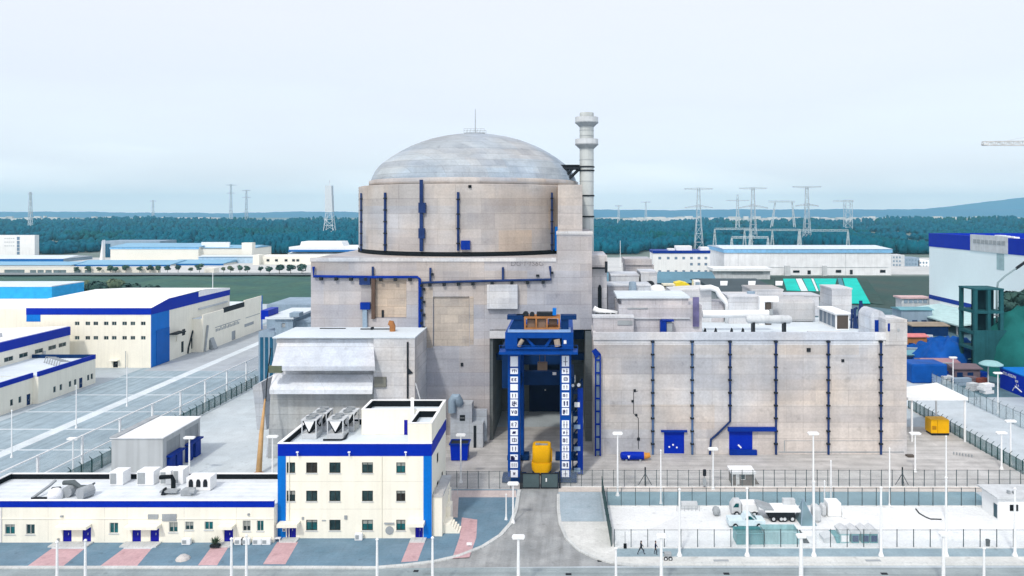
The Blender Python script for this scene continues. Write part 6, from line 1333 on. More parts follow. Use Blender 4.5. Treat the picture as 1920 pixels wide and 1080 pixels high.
# ================================================================== BACKGROUND, LEFT
t = thing('white_flats', 'white block with a column of dark windows at the far left edge', 'building', (X(30,720),720,.03)); xa, xb = X(-40,720), X(65,720)
hs = [(X(31.5,720),X(37,720),Z(y+3,720),Z(y-3,720)) for y in (447,454.5,461,467.5,474.5)]
m = MB(); shell(m, xa, xb, 720, 726, .03, Z(441,720), fh=hs); m.build('wall', WHITE, t)
for h in hs: window(t, front(720), h, mull=0, gl=paint('far_glass',(.16,.24,.34),.3))
m = MB(); [m.box(X(7+k*4,719),X(9.5+k*4,719),719.8,719.98,Z(y+1,719),Z(y-1,719)) for y in (447,454,461) for k in range(5)]; m.each('vent', LGREY, t)
FARB = paint('far_blue_roof',(.22,.42,.58),.5,.05,.1); FARN = paint('far_blue_fascia',(.01,.13,.40),.5,.05,.1); FARW = paint('far_cream',(.80,.78,.70),.7,.03,.1)
def farhall(lab, px0, px1, D, d, ytop, wmat, rmat=None, yfas=None, fmat=None, group=None, name='factory_hall'):
    xa, xb = X(px0,D), X(px1,D); t = thing(name, lab, 'factory hall', ((xa+xb)/2,D,.03), group); zt_ = Z(ytop,D)
    MB().box(xa,xb,D,D+d,.03,zt_).build('wall', wmat, t)
    if fmat: MB().box(xa-.5,xb+.5,D-.4,D-.003,Z(yfas,D),zt_+.3).build('fascia_band', fmat, t)
    if rmat: MB().prism([(xa-.6,D-.8,zt_+.31),(xa-.6,D+d*.5,zt_+.31+d*.05),(xa-.6,D+d+.8,zt_+.31)],(xb-xa+1.2,0,0)).build('roof', rmat, t)
    return t
t = farhall('big cream windowless hall with pale blue roof on the left plain',207,372,650,50,464,FARW,FARB,467,paint('pale_blue_fascia',(.22,.48,.75),.5))
t = farhall('tall slate hall rising behind the big cream hall',190,300,705,30,452,SLATE,None); MB().prism([(X(186,648),648,.03),(X(192,648),648,.03),(X(192,648),648,Z(450,648))],(0,4,0)).build('buttress', WHITE, t); m = MB(); [m.box(X(192+k*5.2,704.9),X(196.5+k*5.2,704.9),704.7,704.98,.1,Z(457,705)) for k in range(3)]; m.each('glazing', paint('deep_teal_glass',(.02,.10,.18),.2), t)
t = farhall('cream hall with stair tower right of the big cream hall',372,475,655,40,466,FARW,FARB); MB().box(X(455,650),X(474.5,650),648,654.9,.03,Z(455,650)).build('stair_tower', FARW, t); m = MB(); m.box(X(385,654.5),X(455,654.5),654,654.9,Z(480,655),Z(478.5,655)); m.build('dark_strip', DARK, t); m = MB(); m.box(X(372,654.7),X(425,654.7),660,662,Z(466,655),Z(454.5,655)); m.build('parapet', POLE, t)
farhall('long low hall with bright blue roof band at the far left',-60,118,640,40,486,SLATE,ROOF,492,FARN)
farhall('low white hall with pale blue roof left of the tree row',-60,132,585,35,498,FARW,FARB)
farhall('long low hall with light blue roof behind the tree row',132,318,590,45,497,FARW,FARB,500,FARN)
farhall('low hall with pale roof beside the cream gatehouse row',312,418,600,40,495,FARW,FARB,499,FARN)
farhall('narrow pale blue shed below the cream stair tower',372,474,625,18,482,paint('sky_shed',(.42,.56,.68),.6),ROOF)
farhall('cream flat roofed works range left of the reactor hall',475,600,610,30,481,FARW)
t = farhall('white hall with blue stripe and raised monitor, left of the reactor hall',540,690,690,40,476,POLE,ROOF); MB().box(X(541,689),X(690,689),688.5,689.9,Z(472,689),Z(468.5,689)).build('blue_stripe', FARN, t); MB().box(X(541,689),X(690,689),689.91,731,Z(476,690)+2.5,Z(463,689)).build('upper_wall', POLE, t); MB().prism([(X(562,700),700,Z(463,689)),(X(644,700),700,Z(463,689)),(X(640,700),700,Z(453,700)),(X(565,700),700,Z(453,700))],(0,20,0)).build('roof_monitor', POLE, t)
m = MB(); [m.box(X(p,610),X(p+5,610),609.6,609.97,Z(490,610),Z(486,610)) for p in (500,516,534,548,556)]; m.each('window', DARK, t)
farhall('small cream pump station at the gap in the tree row',383,401,520,8,503,FARW,None,name='pump_station')
farhall('tall narrow cream stair block beside the pale works range',474,486,605,10,478,FARW,None,name='stair_block')
# white boundary wall with arches
t = thing('boundary_wall', 'long white boundary wall with arched openings along the far road', 'wall', (X(70,516),516,.03))
xa, xb = X(-60,516), X(300,516); hs = [(X(p-6,516),X(p+6,516),.6,3.0) for p in (62,76,91,106,118,145,165)]+[(X(8,516),X(46,516),.6,3.2)]
m = MB(); facade(m, front(516), xa, xb, .03, 5.2, hs, depth=.5); m.box(xa,xb,516.51,516.8,.03,5.2); m.build('wall', FARW, t)
m = MB(); [m.box(a+.02,b-.02,516.3,516.45,c+.02,d-.02) for a,b,c,d in hs]; m.each('opening', paint('arch_shade',(.16,.22,.24),.7), t)
MB().box(xa,xb,515.8,516.9,5.21,5.5).build('coping', POLE, t)

# ---- trees one can tell apart
def tree(x, y, h, r, label, seed, group, dark=0, name='tree', z0=.03, n=260, squash=1.0):
    rnd = random.Random(seed); t = thing(name, label, 'tree', (x,y,z0), group)
    m = MB(); m.tube([(x,y,z0),(x+rnd.uniform(-.1,.1),y,z0+h*.3),(x+rnd.uniform(-.2,.2),y,z0+h*.7)],[h*.035,h*.028,h*.012],6)
    for k in range(4):
        a = k*1.57+rnd.uniform(0,.8); m.tube([(x,y,z0+h*(.3+.07*k)),(x+r*.5*math.cos(a),y+r*.5*math.sin(a),z0+h*(.5+.08*k))],[h*.018,h*.007],5)
    m.build('trunk', paint('bark',(.09,.07,.055),.9,.2,2), t)
    m = MB(); cs = [(rnd.uniform(-.55,.55)*r, rnd.uniform(-.55,.55)*r, rnd.uniform(.42,.86)*h, rnd.uniform(.35,.6)*r) for _ in range(9)]
    for k in range(n):
        cx_, cy_, cz_, cr_ = cs[rnd.randrange(9)]; u_, v_ = rnd.uniform(-1,1), rnd.uniform(0,6.28); s_ = math.sqrt(1-u_*u_); d = Vector((s_*math.cos(v_),s_*math.sin(v_),u_))
        p = Vector((x+cx_,y+cy_,z0+cz_))+Vector((d.x*cr_,d.y*cr_,d.z*cr_*.8*squash))*rnd.uniform(.75,1.1); a_ = Vector((rnd.uniform(-1,1),rnd.uniform(-1,1),rnd.uniform(-1,1))).normalized(); b_ = a_.cross(d).normalized()*r*.15; a_ = d.cross(b_).normalized()*r*.15
        m.quad(p-a_-b_,p+a_-b_,p+a_+b_,p-a_+b_)
    m.build('crown', leafy(*[('leaf_dark',(.012,.055,.05),(.03,.09,.07)),('leaf_mid',(.03,.10,.075),(.06,.14,.09)),('leaf_olive',(.06,.11,.06),(.12,.16,.09))][dark]), t)
    return t
GT = 'small trees along the far boundary wall'
row = [(143,9,1),(165,11,1),(186,9,2),(207,12,1),(217,10,1),(236,12,1),(262,10,1),(281,12,0),(297,12,1),(314,12,0),(334,12,0),(357,8,2),(374,14,1),(419,9,2),(432,12,2),(450,13,1),(464,12,1),(488,10,0)]
for k, (px, hp, dk) in enumerate(row):
    tree(X(px,513.5), 513.5, hp*513.5/F*1.15, hp*513.5/F*.52, ('%s tree from the left in the row along the far white wall' % (ORD[k])), 40+k, GT, dk, z0=1.5)
for k, (px, D, hp, lab) in enumerate(((505,500,12,'wide dark tree by the far road, left of the reactor hall'),(524,505,16,'tallest tree left of the reactor hall, above the far road'),(545,505,15,'bushy tree between the tallest tree and the reactor hall'),(566,505,15,'tree half hidden by the left edge of the reactor hall'))):
    tree(X(px,D), D, hp*D/F*1.1, hp*D/F*.6, lab, 90+k, 'trees left of the reactor hall', 0, z0=1.5, n=340)
for k, (px, D, rr, lab) in enumerate(((120,372,5.5,'leftmost bush on the grass bank behind the azure hall'),(150,376,6,'broad olive bush on the grass bank, second from the left'),(185,370,6,'dark bush behind the works hall roof, third from the left'),(215,378,6.5,'large bush behind the works hall roof, fourth from the left'),(250,372,5,'small bush behind the works hall roof, fifth from the left'),(285,368,5,'rightmost bush behind the works hall roof'),(60,385,5,'bush behind the bright azure roof edge'))):
    tree(X(px,D), D, rr*1.25, rr, lab, 120+k, 'bushes on the grass bank', 2 if k in (1,3) else 0, name='bush', z0=.4, n=420)
for k, (px, D, hh, rr, lab) in enumerate(((1912,236,10,5,'dark tree against the big white hall at the right edge'),(1893,233,6,3.2,'small dark bush at the foot of the right white hall'))):
    tree(X(px,D), D, hh, rr, lab, 150+k, None, 0, z0=10, n=420)
# ================================================================== LAMPS AND POLES
def lamp(px, ybase, ytop, label, head=True, D=None, r=.11, group='white yard lamps', w_=1.5):
    D = D or GD(ybase); x = X(px, D); zt_ = Z(ytop, D)
    t = thing('street_lamp' if head else 'lamp_post', label, 'lamp' if head else 'post', (x, D, .02), group)
    MB().tube([(x,D,.02),(x,D,zt_*.5),(x,D,zt_)],[r*1.25,r,r*.75],8).build('pole', POLE, t, smooth=True, autosmooth=True)
    MB().lathe([(r*2.4,.02),(r*2.4,.14),(r*1.6,.4),(r*1.3,.55)],x,D,10).build('base', POLE, t, smooth=True, autosmooth=True)
    if head:
        m = MB(); m.prism([(x-w_/2,D-.28,zt_),(x-w_*.42,D-.28,zt_-.22),(x+w_*.42,D-.28,zt_-.22),(x+w_/2,D-.28,zt_),(x+w_*.4,D-.28,zt_+.14),(x-w_*.4,D-.28,zt_+.14)],(0,.56,0)); m.build('lamp_head', POLE, t)
    else:
        MB().lathe([(r*.9,zt_+.003),(r*1.3,zt_+.1),(r*.6,zt_+.25),(.01,zt_+.28)],x,D,8).build('cap', POLE, t)
    return t
L_ = lamp
L_(972,0,1006,'big white lamp at the mouth of the entry road',D=86,r=.19,w_=1.5)
L_(1240,0,1004,'white lamp at the front road right of the two walkers',D=86,r=.19,w_=1.15)
L_(1502,0,1004,'white lamp at the front road near the tipped white hopper',D=86,r=.24,w_=1.1)
L_(1769,0,1001,'white lamp at the front road, rightmost of the front row',D=86,r=.19,w_=1.0)
for px, yt, lab in ((107,1018,'leftmost white post by the front road before the first pink strip'),(160,1015,'white post by the front road between the first two pink strips'),(434,1012,'white post by the front road left of the office, before the third pink strip'),(462,1006,'pale post close right of the one before the third pink strip'),(707,1013,'white post by the front road below the office middle windows'),(811,1010,'white post by the front road below the right office corner'),(1155,1030,'white post at the right corner of the entry road mouth'),(1845,1030,'white post at the front road near the right edge')):
    L_(px,0,yt,lab,False,D=86,r=.15,group='white posts along the front road')
for k, (px, yt) in enumerate(((1274,919),(1401,917),(1526,905),(1652,916),(1774,897),(1903,918))):
    L_(px,1043,yt,['tall white mast nearest the entry road, front edge of the storage yard','tall white mast before the white pickup truck in the storage yard','tall white mast before the dark netted tent','tall white mast right of the covered pallets','tall white mast right of the black bent hose','tall white mast before the white yard cabin'][k],False,r=.15,group='tall masts along the storage yard front')
for px, yb_, yt, lab in ((1158,930,812,'white lamp between the gantry crane and the blue lying tank'),(1337,918,841,'white lamp left of the brown guard hut'),(1525,974,812,'tall white lamp in front of the fuel building right half'),(1716,885,812,'white lamp at the right corner of the fuel building'),(1878,880,811,'white lamp beside the right green fence'),(137,893,822,'white lamp behind the annexe left of the grey workshop'),(355,893,820,'white lamp behind the annexe before the blue workshop doors'),(511,893,818,'white lamp at the left corner of the office building'),(864,905,815,'white lamp in front of the blue skip'),(962,981,906,'white lamp in front of the left crane leg'),(1871,775,699,'white lamp before the blue lettered shed'),(1787,733,670,'white lamp before the maroon shed'),(1895,872,789,'white lamp below the blue lettered shed at the right fence')):
    L_(px,yb_,yt,lab,r=.13,w_=1.9 if yb_ < 900 else 1.6)
for px, yb_, yt, lab in ((1239,945,846,'thin white pole right of the blue lying tank'),(1558,948,866,'thin white pole right of the tall lamp at the fuel building'),(1546,948,904,'short white pole behind the netted tent'),(1668,950,842,'tall thin white pole before the last blue downpipe'),(949,976,929,'short white pole left of the entry road'),(1774,975,820,'tall pale pole right of the yellow generator'),(22,858,771,'thin pole by the left road, nearest the picture edge'),(143,803,724,'thin pole by the white road median, left of the workshop'),(238,762,690,'thin pole before the works hall doorway'),(1163,500,452,'small pole behind the arched wing, right of the stack'),(399,566,512,'thin pole behind the works hall ridge')):
    L_(px,yb_,yt,lab,False,r=.10 if yb_ > 600 else .2,group='thin white poles about the works')
t = thing('street_lamp', 'tall dark lamp with a long curved arm before the white hall', 'lamp', (X(1869,207),207,.03))
x = X(1869,207); MB().tube([(x,207,.03),(x,207,Z(545,207)),(x+.3,207,Z(530,207)),(X(1885,207),207,Z(517,207)),(X(1925,207),207,Z(490,207))],[.38,.26,.25,.22,.18],8).build('pole', paint('grey_green_pole',(.22,.30,.32),.5), t, smooth=True); MB().box(x-1.4,x+1.4,206.6,207.4,Z(592,207),Z(590,207)).build('cross_bar', LGREY, t); MB().prism([(X(1905,207),206.7,Z(506,207)),(X(1925,207),206.7,Z(492,207)),(X(1925,207),206.7,Z(487,207)),(X(1905,207),206.7,Z(501,207))],(0,.6,0)).build('lamp_head', DARK, t)

# ================================================================== FENCES AND GATE
POSTD = paint('dark_fence_post',(.05,.075,.085),.5)
def fence(label, p0, p1, h, step, pmat, nmat, name='fence', w_=.085, rails=(), arms=0, z0=.02, railmat=None, rr=.025):
    p0, p1 = Vector((*p0,z0)), Vector((*p1,z0)); L = (p1-p0).length; t_ = (p1-p0).normalized(); s_ = Vector((-t_.y,t_.x,0)); n = max(1,round(L/step))
    t = thing(name, label, 'fence', tuple((p0+p1)/2))
    m = MB(); a, b = p0+Vector((0,0,.08)), p1+Vector((0,0,.08)); m.prism([a-s_*.015,b-s_*.015,b+s_*.015,a+s_*.015],(0,0,h-.1)); m.build('mesh_panel', nmat, t)
    for k in range(n+1):
        c = p0.lerp(p1,k/n); m = MB(); m.cbox((c.x,c.y,z0+h/2+.05),(w_,w_,h+.1),math.atan2(t_.y,t_.x))
        if arms: q = c+Vector((0,0,h+.1)); m.tube([q,q+s_*arms*.45+Vector((0,0,.42))],w_*.4,5)
        m.build('post', pmat, t)
    for z_ in rails:
        MB().tube([p0+Vector((0,0,z_)),p1+Vector((0,0,z_))],rr,6).build('rail', railmat or pmat, t)
    return t
fence('mesh fence from the office to the left crane leg',(X(836,118),118.2),(X(957,118),118.2),2.7,1.75,POSTD,MESHD,rails=(2.7,))
fence('long mesh fence with dark posts along the fuel building forecourt',(X(1050,118),118.7),(75.8,118.7),2.7,1.72,POSTD,MESHD,rails=(1.3,2.7))
fence('mesh fence with dark posts behind the white storage yard',(6.2,110.86),(63,110.86),2.75,2.1,POSTD,MESHD,rails=(2.75,))
fence('mesh fence with dark posts along the front of the storage yard',(6.4,97.25),(80,97.25),2.4,2.15,POSTD,MESHW,rails=(2.4,))
fence('dark green screen fence at the left end of the storage yard',(6.0,97.6),(5.7,116.4),2.5,2.0,paint('green_post',(.01,.05,.05),.5),netting('dark_screen',(.012,.06,.065),.9),rails=(2.5,))
fence('tall pale net fence with white posts along the left road',(-80.9,104),(-79.2,196),6.5,10.2,POLE,MESHW,rails=(3.3,6.5),w_=.3,rr=.13)
fence('low dark green fence with slanted barb arms along the left yard',(-79.6,112),(-77.6,190),2.3,2.6,paint('green_post',(.01,.05,.05),.5),MESHG,arms=1,w_=.14,rails=(2.3,))
fence('green fence with slanted barb arms beside the yellow generator',(76.3,166),(76.3,112),2.2,1.8,paint('green_post',(.01,.05,.05),.5),MESHG,arms=1,w_=.12,rails=(2.2,))
fence('pale screen fence along the upper edge of the right road',(92.3,188),(92.3,132),3.0,2.4,POSTD,netting('pale_screen',(.55,.66,.70),.35),rails=(3.0,),arms=1)
t = thing('entrance_gate', 'dark double leaf gate across the entry road under the crane', 'gate', (X(1013,118),118.2,.02))
GATE = paint('gate_slate',(.075,.11,.12),.6,.1,.4)
xa, xb = X(979,118), X(1047,118); xm_ = (xa+xb)/2
for a, b in ((xa,xm_-.06),(xm_+.06,xb)):
    o = MB().box(a,b,118.1,118.18,.12,2.5).build('leaf', GATE, t); m = MB(); m.box(a,b,118.0,118.09,2.4,2.55); m.box(a,b,118.0,118.09,.1,.25); m.box(a,a+.12,118.0,118.09,.26,2.39); m.box(b-.12,b,118.0,118.09,.26,2.39); m.build('frame', DARK, o)
MB().box(X(1023,118),X(1025.5,118),117.95,118.08,Z(903,118),Z(897,118)).build('notice', POLE, t)
m = MB(); [m.box(q-.15,q+.15,118,118.3,.02,2.8) for q in (xa-.2,xb+.2)]; m.each('gate_post', DARK, t)
t = thing('gate_canopy', 'white flat canopy on thin white posts over the right road', 'canopy', (71,146,.02))
MB().prism([(65,141.6,8.0),(76.4,141.6,8.0),(76.6,154,8.0),(64,148,8.0)],(0,0,.55)).build('roof', POLE, t); m = MB(); [m.cyl((a,b,.02),(a,b,8.0),.2,8) for a,b in ((76.0,142),(76.0,153),(66,142.2))]; m.each('post', POLE, t)

# ================================================================== THINGS ON THE FORECOURT AND IN THE STORAGE YARD
t = thing('lying_tank', 'royal blue lying cylinder with an orange end by the fuel building', 'tank', (X(1192,131),131.5,.02))
m = MB(); y_, z_ = 131.5, .85; m.tube([(X(1163,131.5),y_,z_),(X(1165,131.5),y_,z_),(X(1172,131.5),y_,z_),(X(1207,131.5),y_,z_)],[.35,.65,.72,.68],16); m.build('shell', BAND, t, smooth=True, autosmooth=True); MB().tube([(X(1207.2,131.5),y_,z_),(X(1213,131.5),y_,z_),(X(1219,131.5),y_,z_+.15)],[.6,.5,.42],12).build('end_piece', paint('orange_paint',(.55,.25,.05),.5), t); m = MB(); [m.box(X(p,131.5)-.15,X(p,131.5)+.15,y_-.6,y_+.6,.02,.35) for p in (1174,1200)]; m.each('saddle', GREY, t)
m = MB(); m.prism([(X(1176,131.5),y_-.74,z_+.25),(X(1181,131.5),y_-.74,z_+.25),(X(1178.5,131.5),y_-.74,z_-.3)],(0,-.02,0)); m.build('mark', POLE, t)
t = thing('yellow_generator', 'bright yellow generator box on a dark skid by the right green fence', 'generator', (X(1763,146),147,.02))
xa, xb = X(1746,146), X(1780,146); MB().box(xa,xb,146,148.6,.45,Z(787,146)).build('cabinet', YELLOW, t, bevel=.08); MB().box(xa+.2,xb,146.1,148.5,.02,.44).build('skid', DARK, t); m = MB(); m.box(X(1758,146)-.03,X(1758,146)+.03,145.95,145.995,.5,Z(788,146)); m.build('door_seam', paint('amber_seam',(.45,.22,.01),.5), t)
m = MB(); [m.box(X(1748+k*1.6,146),X(1749+k*1.6,146),145.93,145.99,1.2,1.9) for k in range(5)]; m.each('louvre', paint('amber_seam',(.45,.22,.01),.5), t)
t = thing('guard_hut', 'brown guard hut with white flat roof behind the forecourt fence', 'hut', (X(1393,119),119.6,.02))
xa, xb = X(1373,119.5), X(1413,119.5); zt_ = Z(888,119.5)
hs = [(X(1381,119.5),X(1387,119.5),.1,2.0),(X(1389,119.5),X(1398,119.5),.9,2.0)]
HUT = paint('hut_brown',(.16,.14,.125),.7,.15,1); m = MB(); shell(m,xa,xb,119.5,122,.02,zt_,fh=hs); m.build('wall', HUT, t); MB().box(xa-.25,xb+.3,119.1,122.3,zt_+.01,zt_+.35).build('roof', POLE, t)
window(t, front(119.5), hs[1], mull=0, fr=POLE); door(t, front(119.5), hs[0], POLE, 1)
m = MB(); [m.box(a,a+.12,119.15,119.27,.02,zt_) for a in (xa-.1,xa+.55,xb)]; m.each('post', POLE, t)
t = MB().prism([(X(1413,120),120,.02),(X(1424,120),120,.02),(X(1417,120),120,.9),(X(1413,120),120,1.9)],(0,1.6,0)).build('tarp_pile', HUT, None, at=(X(1416,120),120,.02)); tag(t,'grey brown covered pile leaning on the guard hut right side','pile')
for px, lab in ((1210,'dark tripod mast behind the fence near the blue door'),(1693,'dark tripod mast behind the fence right of the last downpipe')):
    x = X(px,119.4); t = thing('tripod_mast', lab, 'mast', (x,119.6,.02)); MB().tube([(x,119.6,.02),(x,119.6,2.9)],.12,6).build('pole', DARK, t); m = MB(); [m.tube([(x,119.6,1.9),(x+1.1*math.cos(a),119.6+.7*math.sin(a),.02)],.06,5) for a in (.3,2.8,4.7)]; m.each('leg', DARK, t)
t = thing('control_box', 'dark box above a grey cabinet on the forecourt fence', 'control box', (X(1321,118.4),118.4,.02)); x = X(1321,118.4); MB().box(x-.25,x+.25,118.3,118.5,1.95,2.95).build('speaker', DARK, t); MB().box(x-.25,x+.25,118.2,118.5,.45,1.55).build('cabinet', GREY, t); MB().box(x-.06,x+.06,118.51,118.6,.02,3.0).build('pole', GREY, t)
for k,(px,py) in enumerate(((1200,1029),(1172,1029))):
    pass
t = thing('warning_board', 'small black board hung on the front yard fence near the entry road', 'board', (X(1172,97.1),97.1,.02)); x = X(1172,97.1); MB().box(x-.2,x+.2,97.02,97.08,Z(1030,97.1)+.15,Z(1020,97.1)+.1).build('board', BLACK, t); MB().box(x-.04,x+.04,97.085,97.13,.02,2.3).build('stake', GREY, t)
t = thing('yard_cabin', 'white cabin with dark windows in the right corner of the storage yard', 'cabin', (X(1892,105),106,.08))
xa, xb = X(1872,105.8), X(1960,105.8); zt_ = Z(926,105.8); zt_=3.3
hs = [(X(1893,105.8),X(1902,105.8),1.35,2.35),(X(1905,105.8),X(1910,105.8),1.35,2.35)]; lh = [(106.1,107.1,.2,2.2)]
m = MB(); shell(m,xa,xb,105.8,110,.09,zt_,fh=hs,lh=lh); m.build('wall', POLE, t); [window(t,front(105.8),h,mull=0,gl=BLACK,fr=GREY) for h in hs]; pp = leftf(xa); m = MB(); pbox(m,pp,106.12,107.08,.22,2.18,.05,.12); m.build('door', paint('slate_door',(.06,.11,.14),.5), t)
MB().box(xa-.5,xb+.3,105.3,110.4,zt_+.01,zt_+.25).build('roof', LGREY, t); m = MB(); m.box(X(1895,106),X(1899,106),106.5,107,zt_+.26,zt_+.7); m.box(X(1905,106),X(1909,106),106.5,107,zt_+.26,zt_+.6); m.each('roof_vent', GREY, t)
# hose
t = MB().tube([(X(1716,110),109.8,.14),(X(1725,108),108.2,.14),(X(1735,107),106.9,.14),(X(1746,106),106.2,.14),(X(1766,106),106.1,.14)],.10,6).build('hose', DARK, None, smooth=True, at=(X(1735,107),107,.08)); tag(t,'black bent hose lying on the white storage yard','hose')
# vehicles
def wheels(t, pts, r, w_=.28, mat=None):
    for x_,y_ in pts:
        o = MB().cyl((x_,y_-w_/2,r+.09),(x_,y_+w_/2,r+.09),r,14).build('wheel', DARK, t, smooth=True, autosmooth=True); MB().cyl((x_,y_-w_/2-.02,r+.09),(x_,y_-w_/2+.05,r+.09),r*.55,10).build('rim', LGREY, o)
t = thing('pickup_truck', 'white pickup truck parked in the storage yard before the box truck', 'pickup truck', (X(1398,104),104,.08))
xa, xb = X(1364,104), X(1432,104); zb_ = .45
m = MB(); m.prism([(xa,103.1,zb_),(xb,103.1,zb_),(xb,103.1,1.15),(xb-.9,103.1,1.2),(xb-1.6,103.1,1.22),(xa+2.6,103.1,1.22),(xa+2.5,103.1,1.25),(xa,103.1,1.25)],(0,1.9,0)); m.build('body', paint('pale_blue_white',(.60,.72,.77),.35), t, bevel=.06)
m = MB(); m.prism([(xa+2.0,103.2,1.26),(xb-1.2,103.2,1.23),(xb-1.9,103.2,1.85),(xa+2.4,103.2,1.9)],(0,1.7,0)); m.build('cab', MATS['pale_blue_white'], t, bevel=.05)
m = MB(); m.prism([(xa+2.3,103.17,1.32),(xb-1.5,103.17,1.30),(xb-2.0,103.17,1.75),(xa+2.55,103.17,1.78)],(0,.02,0)); m.build('side_window', GLASST, t); m = MB(); m.prism([(xb-1.12,103.35,1.28),(xb-1.12,104.75,1.28),(xb-1.82,104.75,1.83),(xb-1.82,103.35,1.83)],(.03,0,0)); m.build('windscreen', GLASST, t)
wheels(t, [(xa+.9,103.05),(xb-.9,103.05),(xa+.9,104.9),(xb-.9,104.9)], .36); MB().box(xb+.003,xb+.05,103.25,103.55,.8,1.0).build('headlight', POLE, t); MB().box(xb+.003,xb+.05,104.5,104.8,.8,1.0).build('headlight', POLE, t)
t = thing('box_truck', 'white box truck behind the white pickup in the storage yard', 'truck', (X(1400,108),108,.08))
xa, xb = X(1389,108), X(1419,108); MB().box(xa,xb,107,109,.75,Z(941,108)).build('cargo_box', POLE, t, bevel=.05); m = MB(); m.prism([(xa-.1,107.1,.55),(xa-1.5,107.1,.55),(xa-1.5,107.1,1.5),(xa-1.0,107.1,2.2),(xa-.1,107.1,2.2)],(0,1.8,0)); m.build('cab', LGREY, t, bevel=.06); m = MB(); m.prism([(xa-1.3,107.07,1.45),(xa-.5,107.07,1.45),(xa-.5,107.07,2.0),(xa-.95,107.07,2.0)],(0,.02,0)); m.build('side_window', GLASST, t); MB().box(xa,xb,107.3,108.7,.45,.74).build('chassis', DARK, t); wheels(t,[(xa-.8,107.1),(xb-.6,107.1),(xa-.8,108.9),(xb-.6,108.9)],.4)
t = thing('flatbed_trailer', 'flat white topped trailer with dark underside, left of the netted tent', 'trailer', (X(1466,106),106,.08))
xa, xb = X(1432,106), X(1499,106); m = MB(); m.box(xa,xb,105.2,108,1.45,1.75); m.build('deck', POLE, t, bevel=.04); m = MB(); m.box(xa+.6,xb-.8,105.4,107.8,.6,1.44); m.build('chassis', DARK, t); MB().box(X(1466,108),X(1488,108),107.2,108,1.76,2.5).build('load_crate', LGREY, t); MB().prism([(xa-.1,105.2,1.76),(xa+1.3,105.2,1.76),(xa-.4,105.2,2.3),(xa-1.0,105.2,2.3)],(0,2.6,0)).build('ramp', GREY, t); wheels(t,[(xa+1.2,105.4),(xa+2.3,105.4),(xb-1.2,105.4),(xb-2.3,105.4)],.42)
t = thing('netted_tent', 'dark pointed net tent among white covered goods in the yard', 'tent', (X(1517,105),105,.08))
xa, xb = X(1498,105), X(1527,105); xm_ = X(1508,105); m = MB(); m.add([(xa,104,.09),(xb,104,.09),(xb,107,.09),(xa,107,.09),(xm_,105.5,Z(934,105.5))],[(0,1,4),(1,2,4),(2,3,4),(3,0,4),(3,2,1,0)]); m.build('canvas', netting('slate_net_cloth',(.16,.27,.32),.8), t); m = MB(); [m.tube([(a,b,.09),(xm_,105.5,Z(934,105.5)+.02)],.05,5) for a,b in ((xa,104),(xb,104),(xb,107),(xa,107))]; m.build('frame', SLATE, t)
def cover(lab, px0, px1, D, d, h, mat=LGREY, round_=.35):
    xa, xb = X(px0,D), X(px1,D); o = MB().box(xa,xb,D,D+d,.082,h).build('covered_pallet', mat, None, at=((xa+xb)/2,D,.08), bevel=round_); return tag(o, lab, 'covered goods', 'covered goods in the storage yard')
cover('pale rounded cover tight against the right side of the netted tent',1527,1541,105,2,2.2)
cover('small pale cover in the second place right of the netted tent',1542,1551,107,1.6,1.7)
cover('large white squared cover right of the netted tent',1553,1578,107,2,2.1,POLE,.15)
o = MB().prism([(X(1578,107),106.6,.09),(X(1591,107),106.6,.09),(X(1589,107),106.6,.8),(X(1584,107),106.6,1.15),(X(1580,107),106.6,.8)],(0,1.4,0)).build('covered_pallet', POLE, None, bevel=.1, at=(X(1584,107),107,.08)); tag(o,'low peaked white cover at the right end of the covered goods','covered goods','covered goods in the storage yard')
cover('grey round drum cover left of the box truck cab',1338,1352,107,1.5,1.3,GREY,.5)
t = thing('low_rack', 'low pale rack with rails at the back of the storage yard', 'rack', (X(1290,109),109.5,.08)); xa, xb = X(1268,109.5), X(1312,109.5); MB().box(xa+.8,xb-.3,109.6,110.4,.09,1.1).build('crate', LGREY, t); m = MB(); [m.box(xa+k*.55,xa+k*.55+.05,109.1,109.15,.09,.8) for k in range(7)]; m.box(xa,xb,109.1,109.15,.801,.86); m.build('railing', GREY, t)
TC = paint('teal_container',(.10,.30,.33),.5,.15,.3,streak=.15); TC2 = paint('pale_teal_container',(.32,.52,.55),.5,.15,.3,streak=.15)
def skip(lab, px0, px1, D, d, h, mat, inner=DARK, name='open_container'):
    xa, xb = X(px0,D), X(px1,D); t = thing(name, lab, 'container', ((xa+xb)/2,D,.08), 'containers along the front yard fence'); w_ = .08
    m = MB(); m.box(xa,xb,D,D+w_,.09,h); m.box(xa,xb,D+d-w_,D+d,.09,h); m.box(xa,xa+w_,D+w_,D+d-w_,.09,h); m.box(xb-w_,xb,D+w_,D+d-w_,.09,h); m.box(xa+w_,xb-w_,D+w_,D+d-w_,.09,.2); m.build('body', mat, t)
    m = MB(); n = max(3,int((xb-xa)/.6)); [m.box(xa+.05+(xb-xa-.15)*k/(n-1),xa+.13+(xb-xa-.15)*k/(n-1),D-.06,D-.002,.1,h-.1) for k in range(n)]; m.box(xa-.03,xb+.03,D-.09,D-.003,h-.095,h+.03); m.build('ribs', mat, t); return t
skip('long dark teal open container, leftmost along the front yard fence',1381,1432,98.2,2.2,1.55,TC)
skip('pale teal open container second along the front yard fence',1434,1499,98.3,2.4,1.7,TC2)
t = thing('tipped_hopper', 'white hopper tipped on its side behind the front yard fence', 'hopper', (X(1524,98.5),99,.08)); A4 = lambda px,py: (X(px,98.6),98.6,Z(py,98.6))
